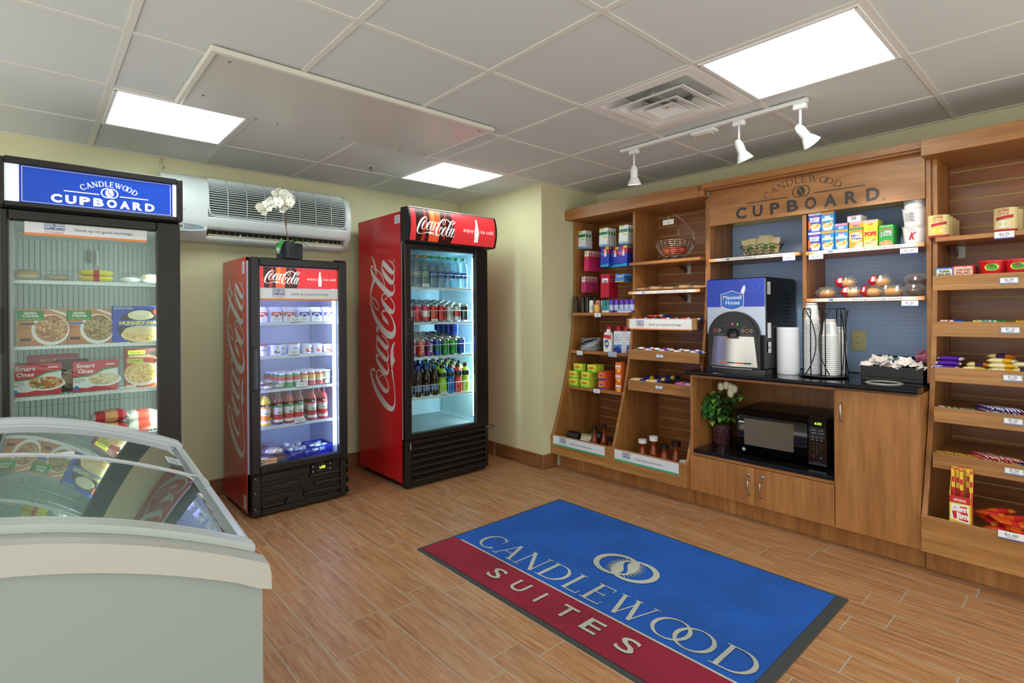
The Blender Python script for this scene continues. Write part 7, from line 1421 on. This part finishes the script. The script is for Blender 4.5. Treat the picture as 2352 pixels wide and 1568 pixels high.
# shorter cooler
def milk(c):
    def f():
        m = MB(); w, h = .034, .062; m.box((-w, -w, 0), (w, w, h), C('eef0f6', .4)); m.prism([(-w, h+.0002), (0, h+.022), (w, h+.0002)], 'x', -w, w, C('eef0f6', .4)); m.box((-w, -.0015, h+.02), (w, .0015, h+.034), C('e6e8f0', .4)); m.frame((-w, -w, 0), (1, 0, 0), (0, 0, 1)); m.r2(0, .038, 2*w, h, C(c, .4)); m.e2(w, .04, .02, .016, C('f0f0f4')); m.e2(w, .04, .014, .01, C(c)); [m.r2(.016, .008+.006*i, .052, .010+.006*i, C('9aa0b4')) for i in range(3)]; return [('carton', m)]
    return f
xs = [1.095, 1.188, 1.268, 1.37, 1.455, 1.54]
for r_ in range(3):
    for i, x in enumerate(xs): bwall('milk_carton', 'mk%d' % (i < 3), milk('c8442e' if i < 3 else '3a2f8e'), x, 3.59+.075*r_, 1.2155, '%s banded milk carton, row %d from the front, %s from the handle' % ('red' if i < 3 else 'violet', r_+1, ORD[i].replace('front', 'first')), 'milk carton', 'milk cartons on the top shelf')
def yog(body, lidc, deco):
    def f():
        m = MB(); m.lathe([(0, 0), (.028, 0), (.034, .05), (.0365, .052), (.0365, .056)], n=20, mats=[C(body, .35)]*4); l = MB(); l.lathe([(.037, .0555), (.037, .058), (0, .0585)], n=20, mat=C(lidc, .3)); m.frame((-.02, -.0325, .008), (1, 0, 0), (0, -.1, 1)); [m.p2(a, C(b)) for a, b in deco]; return [('tub', m), ('lid', l)]
    return f
ya = yog('e8eaf2', '4a44b0', [([(.004, .004), (.016, .004), (.016, .016), (.004, .016)], '4a3a8a'), ([(.02, .002), (.036, .002), (.036, .01), (.02, .01)], '6a86c8')]); yr = yog('e8eaf2', 'c83a3a', [([(.004, .02), (.036, .02), (.036, .026), (.004, .026)], '7a8ab8')]); yw = yog('ece9ee', 'e8e8ee', [([(0, 0), (.04, .0), (.0, .03)], 'd0402e'), ([(.028, .02), (.04, .015), (.04, .035), (.028, .035)], 'c8a8a0')])
for u, v, kd, fn, y0, lb, sc in ((480, 1165, 'ya', yr, 3.59, 'white yogurt tub with a red lid at the handle side', 1.05), (630, 1150, 'yb', ya, 3.58, 'white yogurt tub with a blue lid', 1.15), (830, 1135, 'ya', None, 3.6, 'white yogurt tub with a red lid behind the price tag', 1.15), (975, 1135, 'yc', yw, 3.6, 'white and red yogurt cup, first of three', .9), (1092, 1130, 'yc', None, 3.6, 'white and red yogurt cup, middle of three', .9), (1200, 1120, 'yc', None, 3.6, 'white and red yogurt cup, last of three', .9),
    (560, 1100, 'ya', None, 3.72, 'red lidded yogurt tub in the back row, first', 1.05), (690, 1095, 'ya', None, 3.72, 'red lidded yogurt tub in the back row, second', 1.05), (820, 1090, 'yb', None, 3.72, 'blue lidded yogurt tub in the back row', 1.05), (960, 1080, 'yc', None, 3.70, 'white yogurt cup in the back row, first', .95), (1080, 1080, 'yc', None, 3.70, 'white yogurt cup in the back row, second', .95)):
    x = A('o', u, v, y=y0).x; bwall('yogurt_tub', kd, fn, x, y0, .9995, lb, 'yogurt', 'yogurt tubs on the second shelf', scale=(sc, sc, sc*1.05))
def smb(c, c2):
    def f():
        m = MB(); m.lathe([(0, 0), (.021, 0), (.023, .004), (.021, .03), (.023, .045), (.021, .07), (.014, .08), (.014, .084)], n=14, mats=[C(c, .2)]*2+[C(c, .2), C('e6dfe0', .3), C(c2, .3), C(c, .2), C(c, .2)]); k = MB(); k.lathe([(.0165, .082), (.0165, .096), (0, .096)], n=12, mat=C('eceef4', .3)); return [('bottle', m), ('cap', k)]
    return f
for r_ in range(4):
    for i, (kd, fn, nm) in enumerate((('smg', None, 'green banded'),)*3+(('smr', None, 'red'),)*3):
        x = 1.225+.0505*i; bwall('smoothie_bottle', kd, fn or (smb('2f9a4a', 'c84a3a') if kd == 'smg' else smb('c8443a', 'd8b84a')), x-.012*r_*(i < 3), 3.58+.055*r_, .7835, 'small %s smoothie bottle, row %d from the front, %s across' % (nm, r_+1, ORD[i].replace('front', 'first')), 'smoothie', 'small bottles on the third shelf', scale=(1.03, 1.03, 1.0))
jj = lathe_thing('jar', [(0, 0), (.03, 0), (.034, .006), (.034, .035), (.03, .04)], [PET]*4, 18, lambda m: m.lathe([(0, .003), (.028, .003), (.028, .03), (0, .03)], n=14, mat=F_RED), lambda: [lid_part('lid', [(.032, .038), (.032, .046), (0, .046)], C('dfe6ea', .3), 18)])
for j, (y0, dz, lb) in enumerate(((3.6, 0, 'lower clear fruit cup at the lamp side'), (3.6, .047, 'upper clear fruit cup at the lamp side'), (3.68, 0, 'clear fruit cup behind, lower'), (3.68, .047, 'clear fruit cup behind, upper'))): bwall('fruit_cup', 'fcup', jj, 1.532, y0, .7835+dz, lb, 'fruit cup', 'clear fruit cups')
sal = pack(.13, .09, .03, [(.25, FILM), (.1, C('b83a34', .3)), (.1, C('3a8a5a', .3)), (.55, FILM)], seed=31, film=lambda g: (g.ball((-.02, 0, .012), (.03, .03, .01), C('9ab8a0', .5), 10, 6, .3), g.ball((.03, 0, .012), (.03, .025, .01), C('d8c8a8', .5), 10, 6, .3)))
for i, (x, y0, dz, lb) in enumerate(((1.105, 3.58, 0, 'bagged cheese snack at the front corner of the third shelf'), (1.175, 3.585, .002, 'bagged cheese snack beside the green smoothies'), (1.13, 3.66, .004, 'bagged snack in the second row of the third shelf'), (1.12, 3.6, .03, 'bagged snack lying on top of the others'), (1.14, 3.74, .01, 'bagged snack at the back of the third shelf'))): bwall('snack_bag', 'sal', sal, x, y0, .7835+dz, lb, 'snack bag', 'bagged snacks on the third shelf', rz=.3*(i-2))
def juice(body, lab, fr_, top):
    def f():
        m = MB(); m.lathe([(0, 0), (.029, 0), (.032, .008), (.031, .03), (.027, .07), (.031, .11), (.031, .13), (.022, .155), (.014, .168), (.014, .176)], n=18, mat=C(body, .12)); c = MB(); c.lathe([(.0165, .173), (.0165, .19), (0, .19)], n=14, mat=C('2a2440', .3)); l = MB()
        l.lathe([(.0318, .014), (.0316, .03), (.028, .06), (.0278, .072), (.0302, .1), (.0318, .112), (.0318, .125)], n=18, mats=[C(lab, .35), C(fr_, .35), C(lab, .35), C(lab, .35), C(top, .35), C('1c1c20', .3)])
        l.frame((-.02, -.0322, .111), (1, 0, 0), (0, 0, 1)); l.t2('Minute', .02, .006, .005, C('eeeeee'), w=.024, bold=.03); l.t2('Maid', .02, .0005, .004, C('eeeeee'), w=.018, bold=.03); l.frame((-.02, -.033, .03), (1, 0, 0), (0, 0, 1)); l.e2(.02, .02, .013, .011, C(fr_)); l.p2([(.004, .045), (.036, .045), (.02, .034)], C('3f9a3a')); return [('bottle', m), ('cap', c), ('label', l)]
    return f
JK = [('jo', juice('d8b82e', 'e4e4dc', 'e8902a', 'e8a02e'), 'orange juice bottle'), ('ja', juice('7a2418', 'e4e0d8', 'c8342a', '3f9a3a'), 'apple juice bottle'), ('ja2', juice('a83a24', 'e6e4de', 'c83a2a', '4aa03e'), 'pale labelled apple juice bottle'), ('ja', None, 'apple juice bottle'), ('jc', juice('9a2a2a', 'd8d2cc', 'a82a3a', 'c83a34'), 'mixed berry juice bottle'), ('jr', juice('a82028', 'c8c0b8', 'b82a2a', 'c8302e'), 'red berry juice bottle')]
FN = {k[0]: k[1] for k in JK if k[1]}
for r_ in range(3):
    for i, x in enumerate((1.122, 1.20, 1.272, 1.338, 1.425, 1.502)):
        kd, fn, nm = JK[i]; bwall('juice_bottle', kd, FN[kd], x, 3.585+.078*r_, .5475, '%s, row %d from the front, %s from the handle' % (nm, r_+1, ORD[i].replace('front', 'first')), 'juice bottle', 'juice bottles on the fourth shelf', scale=(1.08, 1.08, 1.1))
for z, x, tx in ((1.214, 1.30, '$1.50'), (.998, 1.29, '$2.00'), (.782, 1.34, '$1.25'), (.546, 1.325, '$2.25')): price_tag((x, 3.5345, z+.03), tx, .07, .036, (1, 0, 0), 'on the %s shelf of the shorter cooler' % {1.214: 'milk', .998: 'yogurt', .782: 'smoothie', .546: 'juice'}[z])
bun = pack(.15, .13, .05, [(1, FILM)], seed=41, film=lambda g: g.ball((0, 0, .022), (.055, .05, .02), C('e2d2ac', .5), 16, 8, .05))
bun2 = pack(.15, .12, .05, [(1, FILM)], seed=42, film=lambda g: g.ball((0, 0, .022), (.05, .045, .018), C('8a4a24', .5), 16, 8, .08))
for i, (x, y0, dz, kd, fn, lb) in enumerate(((1.18, 3.60, .05, 'bun', bun, 'white wrapped bun in front of the blue basket'), (1.10, 3.58, 0, 'bun', None, 'wrapped bun at the front corner of the cooler floor'), (1.20, 3.60, 0, 'bun2', bun2, 'brown wrapped sandwich under the white bun'), (1.13, 3.72, .0, 'bun2', None, 'brown wrapped sandwich at the back, lower'), (1.14, 3.72, .05, 'bun2', None, 'brown wrapped sandwich at the back, upper'))): bwall('wrapped_sandwich', kd, fn, x, y0, .3015+dz, lb, 'sandwich', 'wrapped buns on the cooler floor', rz=.3*(i-2))
def bskt():
    m = MB(); b_ = C('2a2ab8', .3); W_, D2, HH_ = .15, .19, .06
    for z_ in (0, HH_-.008, HH_*.45): 
        for a, b in (((-W_/2, -D2/2), (W_/2, -D2/2+.003)), ((-W_/2, D2/2-.003), (W_/2, D2/2)), ((-W_/2, -D2/2+.0031), (-W_/2+.003, D2/2-.0031)), ((W_/2-.003, -D2/2+.0031), (W_/2, D2/2-.0031))): m.box((*a, z_), (*b, z_+(.008 if z_ != HH_*.45 else .002)), b_)
    for i in range(14): x = -W_/2+W_*(i+.5)/14; [m.box((x-.0018, y_, .008), (x+.0018, y_+.0025, HH_-.008), b_) for y_ in (-D2/2+.0003, D2/2-.0028)]
    for i in range(16): y_ = -D2/2+.003+(D2-.006)*(i+.5)/16; [m.box((x, y_-.0018, .008), (x+.0025, y_+.0018, HH_-.008), b_) for x in (-W_/2+.0003, W_/2-.0028)]
    m.box((-W_/2+.003, -D2/2+.003, .0), (W_/2-.003, D2/2-.003, .003), b_); return [('basket', m)]
B1 = bwall('plastic_basket', 'bskt', bskt, 1.335, 3.64, .3015, 'blue plastic basket of creamer cups in the shorter cooler', 'basket', 'blue baskets'); B2 = bwall('plastic_basket', 'bskt', None, 1.49, 3.66, .3015, 'blue plastic basket of white packets beside the creamers', 'basket', 'blue baskets')
crm = lathe_thing('cup', [(0, 0), (.016, 0), (.02, .022), (.023, .0225), (.023, .024), (0, .024)], [C('e4e6f0', .35)]*3+[C('d0d4e8', .3)]*2, 14)
rnd = random.Random(5)
for i in range(12): bwall('creamer_cup', 'crm', crm, 1.29+.045*(i % 3), 3.57+.045*((i//3) % 4), .325+.014*(i % 2)+(.02 if i > 8 else 0), 'small creamer cup in the blue basket', 'creamer', 'creamer cups in the blue basket', tilt=(rnd.uniform(-.7, .4), rnd.uniform(-.5, .5)))
chz = pack(.1, .025, .014, [(.4, C('e6eae8', .3)), (.2, C('4aa080', .3)), (.4, C('e6eae8', .3))], seed=51)
for i in range(12): bwall('cheese_stick', 'chz', chz, 1.465+.02*(i % 3), 3.585+.022*(i % 6), .322+.012*(i//4), 'white and green cheese stick in the blue basket', 'cheese stick', 'cheese sticks in the blue basket', rz=.5+.2*((i*5) % 4-1.5))
# orchid
ox, oy = 1.29, 3.60; t = root('potted_orchid', 'white orchid in a dark grey square pot on top of the shorter cooler', 'orchid', (ox, oy, 1.631))
m = MB(Matrix.Translation((ox, oy, 1.6306)) @ Matrix.Rotation(.35, 4, 'Z')); pm_ = C('3a3d45', .35); a_ = .058
for p, q in (((-a_, -a_), (a_, -a_+.004)), ((-a_, a_-.004), (a_, a_)), ((-a_, -a_+.0041), (-a_+.004, a_-.0041)), ((a_-.004, -a_+.0041), (a_, a_-.0041))): m.box((*p, 0), (*q, .105), pm_, .001)
m.box((-a_+.0041, -a_+.0041, 0), (a_-.0041, a_-.0041, .095), C('1d1c1a', .8)); m.build('pot', t)
def blade(mb, pts, w_, mt):
    q = catmull(pts, 6); L_ = len(q); up = []
    for i, p in enumerate(q):
        d = Vector(q[min(i+1, L_-1)])-Vector(q[max(i-1, 0)]); s = d.cross(Vector((0, 0, 1))); s = s.normalized() if s.length > 1e-6 else Vector((1, 0, 0)); k = w_*math.sin(PI*(.12+.88*i/(L_-1)))**.7; up.append((Vector(p)-s*k, Vector(p)-Vector((0, 0, .004)), Vector(p)+s*k))
    mb.add([tuple(v) for r3 in up for v in r3], [(3*i+j, 3*i+j+1, 3*i+j+4, 3*i+j+3) for i in range(L_-1) for j in (0, 1)], mt, True)
LG = C('2f8a34', .3); m = MB(); T0 = 1.735
for pts in (((ox, oy, T0), (ox-.05, oy-.03, T0+.012), (ox-.085, oy-.05, T0-.03), (ox-.095, oy-.06, T0-.08)), ((ox, oy, T0), (ox+.04, oy-.04, T0+.02), (ox+.08, oy-.06, T0+.0), (ox+.1, oy-.07, T0-.02)), ((ox, oy, T0), (ox+.02, oy-.0, T0+.025), (ox+.05, oy-.01, T0+.035), (ox+.07, oy-.02, T0+.03)), ((ox, oy, T0), (ox-.03, oy+.03, T0+.015), (ox-.07, oy+.04, T0+.0))): blade(m, pts, .02, LG)
m.build('leaves', t)
m = MB(); sc_ = C('6a4030', .5); tips = [(1.245, 3.60, 1.985), (1.215, 3.60, 2.03), (1.27, 3.59, 2.0)]
for i, e in enumerate(tips): m.tube(catmull([(ox+.006*i-.003, oy, T0-.02), (ox-.02, oy, T0+.09), (ox-.035+.01*i, oy, T0+.18), e], 6), .0022, sc_, 6)
m.tube(catmull([(1.235, 3.60, 1.98), (1.20, 3.59, 1.99), (1.15, 3.58, 1.965), (1.12, 3.575, 1.93)], 5), .0018, sc_, 5); m.build('stems', t)
pw_ = C('f2f1e4', .5)
def bloom(mb, c, r, d, rot):
    q = Vector(d).normalized().to_track_quat('Z', 'Y').to_matrix().to_4x4(); q.translation = Vector(c); q = q @ Matrix.Rotation(rot, 4, 'Z'); sv = mb.xf; mb.xf = q
    for k in range(5):
        wd = .62 if k in (1, 4) else .36; a = 2*PI*k/5+PI/2; ca, sa = math.cos(a), math.sin(a); P_ = lambda u, v, h: (r*(u*ca-v*sa), r*(u*sa+v*ca), r*h)
        pts = [P_(.04, 0, 0), P_(.3, wd*.75, .1), P_(.62, wd, .12), P_(.92, wd*.6, .02), P_(1.02, 0, -.02), P_(.92, -wd*.6, .02), P_(.62, -wd, .12), P_(.3, -wd*.75, .1), P_(.55, 0, .03)]
        mb.add(pts, [(8, i, (i+1) % 8) for i in range(8)], pw_, True)
    mb.ball((0, -.1*r, .12*r), (.13*r, .18*r, .12*r), C('e2dcae', .5), 8, 6); mb.xf = sv
rnd = random.Random(2)
for u, v, r_ in ((440, 170, .030), (390, 240, .038), (560, 230, .042), (620, 280, .038), (690, 310, .028), (660, 390, .036), (520, 330, .04), (430, 390, .038), (500, 400, .034), (620, 450, .03), (280, 370, .036), (200, 430, .036), (310, 430, .033), (60, 490, .034), (130, 470, .028), (140, 600, .022), (510, 550, .024), (420, 470, .026), (560, 480, .026), (240, 520, .022)):
    y0 = 3.585+rnd.uniform(-.02, .025); p = A('w', u, v, y=y0); b_ = MB(); bloom(b_, p, r_*.95, (rnd.uniform(-.7, .5), -1, rnd.uniform(-.3, .5)), rnd.uniform(-.3, .3)); b_.build('flower', t)
m = MB()
for u, v in ((480, 475), (600, 465), (160, 545), (80, 600)): p = A('w', u, v, y=3.575); m.ball(p, .006, C('9aa84a', .5), 8, 6)
m.build('buds', t)
# ---------------------------------------------------------------- frozen food
def mealbox(nm, w, h, c, E_, d=.035, side=None): return abox(w, d, h, c, E_, side)
hc = lambda food, pill, nm_: abox(.178, .045, .172, 'd0873f', [('r', 0, .0, 1, .12, 'c8702e'), ('e', .68, .42, .4, .44, 'ece8e0'), ('e', .7, .45, .35, .38, food), ('r', 0, .68, .54, .96, '2a8a34'), ('t', 'Healthy', .27, .86, .07, 'f2f4ee', .26, .02), ('t', 'Choice', .27, .78, .07, 'f2f4ee', .32, .03), ('t', nm_, .27, .70, .055, 'b8d84a', .46, 0, .2), ('r', .05, .56, .36, .62, pill), ('r', .04, .5, .24, .515, '8a4a20'), ('r', .04, .45, .28, .465, '8a4a20'), ('r', .06, .12, .28, .2, '3a2c20'), ('p', [(.62, 1), (1, .8), (1, .88), (.7, 1)], 'e8e4dc')])
hx = A('u', 340, 420, y=3.40)
bwall('frozen_meal', 'hc1', hc(F_BROWN, '4a4238', 'Cafe Steamers'), .032, 3.40, 1.1255, 'orange and green frozen meal box with a brown pill label', 'frozen meal', 'frozen meals on the second shelf'); bwall('frozen_meal', 'hc2', hc(F_VEG, '2a7ac8', 'Cafe Steamers'), .215, 3.41, 1.1255, 'orange and green frozen meal box with a blue pill label', 'frozen meal', 'frozen meals on the second shelf')
hm = abox(.21, .05, .188, '2048b4', [('t', 'ROASTED CARVED', .2, .95, .03, 'd8d84a', .36), ('t', 'WHITE MEAT TURKEY', .22, .91, .025, 'e6e6ea', .4), ('e', .62, .42, .54, .5, '26241f'), ('e', .62, .2, .46, .22, F_CEREAL), ('e', .62, .32, .4, .13, 'e6cf94'), ('e', .58, .74, .28, .14, 'ece0b4'), ('e', .55, .8, .14, .07, 'f2ead0'), ('e', .92, .84, .13, .12, '2a2420'), ('e', .92, .84, .1, .09, 'a84a42'), ('r', 0, .44, 1.0, .6, '2448c0'), ('t', 'HUNGRY-MAN', .56, .49, .085, 'e8dc3a', .86, .06), ('t', 'SATISFY YOUR CRAVING', .56, .452, .025, 'e6e8f0', .6)])
bwall('frozen_meal', 'hm', hm, .413, 3.40, 1.1255, 'blue frozen dinner box with yellow lettering beside the lamp', 'frozen meal', 'frozen meals on the second shelf')
so_ = lambda food: abox(.182, .045, .15, 'c8323a', [('p', [(0, .16), (.3, .12), (.6, .2), (1, .22), (1, .78), (.7, .74), (.4, .54), (0, .5)], 'e6eaec'), ('p', [(0, .5), (.4, .54), (.7, .74), (1, .78), (1, .74), (.7, .69), (.4, .5), (0, .47)], '3f9a4a'), ('e', .68, .36, .4, .22, 'f0f0ec'), ('e', .68, .39, .35, .2, food), ('t', 'Smart', .27, .8, .13, 'f2f2f2', .4, .02, .1), ('t', 'Ones', .27, .62, .13, 'f2f2f2', .34, .02, .1), ('r', 0, .42, .25, .44, '8ab08a'), ('t', 'Orange Sesame', .14, .36, .03, '8a3a4a', .24), ('t', 'Chicken', .09, .31, .03, '8a3a4a', .14), ('e', .07, .14, .055, .07, '2a7ac8'), ('r', .72, .86, .92, .9, 'f0e8e8')])
bwall('frozen_meal', 'so1', so_(F_RED), .012, 3.40, .8845, 'red frozen meal box with orange chicken picture, third shelf', 'frozen meal', 'frozen meals on the third shelf'); bwall('frozen_meal', 'so2', so_(F_CREAM), .237, 3.40, .8845, 'red frozen meal box with creamy pasta picture, third shelf', 'frozen meal', 'frozen meals on the third shelf', rz=.03)
st_ = abox(.15, .05, .155, 'c8542e', [('e', .5, .45, .55, .4, 'e8e4dc'), ('e', .45, .5, .5, .36, F_CEREAL), ('r', .04, .84, .5, .97, 'dce03a'), ('t', 'WHITE MEAT', .27, .88, .05, '4a5a1a', .4), ('r', .86, .1, 1, .98, 'e8e8e4'), ('e', .9, .88, .09, .07, '4a2420'), ('r', 0, 0, .3, .1, 'e8d8c8')])
bwall('frozen_meal', 'stf', st_, .437, 3.40, .8845, 'orange frozen meal box with a yellow tag beside the lamp', 'frozen meal', 'frozen meals on the third shelf'); bwall('frozen_meal', 'st2', abox(.15, .05, .2, '8a3428', [('r', .08, .84, .6, .95, 'dce03a'), ('t', 'WHITE MEAT', .34, .87, .035, '4a5a1a', .4), ('r', .1, .62, .9, .82, 'b8a888'), ('e', .86, .85, .14, .06, '3a2420')]), .445, 3.50, .8845, 'dark red frozen meal box standing behind the orange one', 'frozen meal', 'frozen meals on the third shelf')
bwall('frozen_meal', 'ban', abox(.2, .05, .185, '9a2a24', [('r', 0, .8, 1, .92, 'b83a30'), ('t', 'Chicken Nugget Meal', .72, .85, .04, 'e8d8b8', .4), ('t', 'Banquet', .4, .82, .08, 'e0c04a', .3, .02, .2)]), .075, 3.53, .8845, 'dark red frozen meal box behind the orange chicken box', 'frozen meal', 'frozen meals on the third shelf'); bwall('frozen_meal', 'bkg', abox(.12, .05, .16, '3a2a20', [('e', .5, .4, .4, .3, F_CREAM), ('r', .3, .1, .7, .25, '7a8a4a')]), .15, 3.47, .8845, 'dark frozen meal box in the gap between two red boxes', 'frozen meal', 'frozen meals on the third shelf')
bg = lambda c, deco, sd: pack(.16, .12, .06, [(.1, C('c8c8c8', .2)), (.25, C(c, .3)), (.3, deco), (.25, C(c, .3)), (.1, C('c8c8c8', .2))], seed=sd)
for x, y0, dz, kd, fn, lb in ((.0, 3.44, 0, 'fzs', pack(.15, .13, .05, [(1, FILM)], seed=61, film=lambda g: g.ball((0, 0, .02), (.05, .045, .018), C('c89a6a', .5), 14, 8, .1)), 'clear wrapped frozen bread, bottom shelf, handle side'), (.13, 3.44, 0, 'fzs', None, 'clear wrapped frozen bread, bottom shelf, second'), (.11, 3.52, .05, 'fzs', None, 'clear wrapped frozen bread lying on top at the back'), (.30, 3.43, 0, 'fzr', bg('b82a3a', C('d8986a', .3), 63), 'red frozen pizza roll bag, lower one'), (.30, 3.45, .06, 'fzr', None, 'red frozen pizza roll bag, upper one'), (.44, 3.43, 0, 'fzw', bg('e6e4da', C('d84a3a', .3), 64), 'white frozen burrito bag, lower one by the lamp'), (.44, 3.45, .045, 'fzw', None, 'white frozen burrito bag, upper one by the lamp')): bwall('frozen_bag', kd, fn, x, y0, .6495+dz, lb, 'frozen bag', 'frozen bags on the bottom shelf', rz=.05)
for u, v, kd, fn, lb, dz in ((215, 1078, 'ssb', pack(.12, .09, .05, [(1, FILM)], seed=71, film=lambda g: (g.ball((0, 0, .018), (.045, .035, .015), C('e8dcae', .5), 14, 6), g.ball((0, 0, .03), (.045, .035, .016), C('d0a060', .5), 14, 6))), 'thick wrapped breakfast sandwich on the top shelf, handle side', 0), (480, 1080, 'ssl', pack(.12, .09, .03, [(1, FILM)], seed=72, film=lambda g: g.ball((0, 0, .014), (.045, .035, .012), C('d8b078', .5), 14, 6)), 'flat wrapped sandwich beside the thick one', 0),
    (785, 1090, 'ssy', pack(.15, .09, .03, [(.1, C('e6dc3a', .25)), (.3, C('e0c83a', .25)), (.2, C('c83a2e', .3)), (.4, C('e6dc3a', .25))], seed=73), 'yellow wrapped sandwich, lower one', 0), (785, 1090, 'ssy', None, 'yellow wrapped sandwich, upper one', .03), (1065, 1090, 'ssw', pack(.12, .09, .035, [(1, FILM)], seed=74, film=lambda g: g.ball((0, 0, .015), (.045, .035, .013), C('ece8dc', .5), 14, 6)), 'white wrapped sandwich beside the yellow ones', 0), (1240, 1090, 'ssb', None, 'thick wrapped sandwich on the top shelf beside the lamp', 0)):
    x = A('t', u, v, y=3.42).x; bwall('wrapped_sandwich', kd, fn, x, 3.43, 1.4385+dz, lb, 'sandwich', 'wrapped sandwiches on the top shelf')
for o in list(bpy.data.objects):
    if '_o' in o: del o['_o']
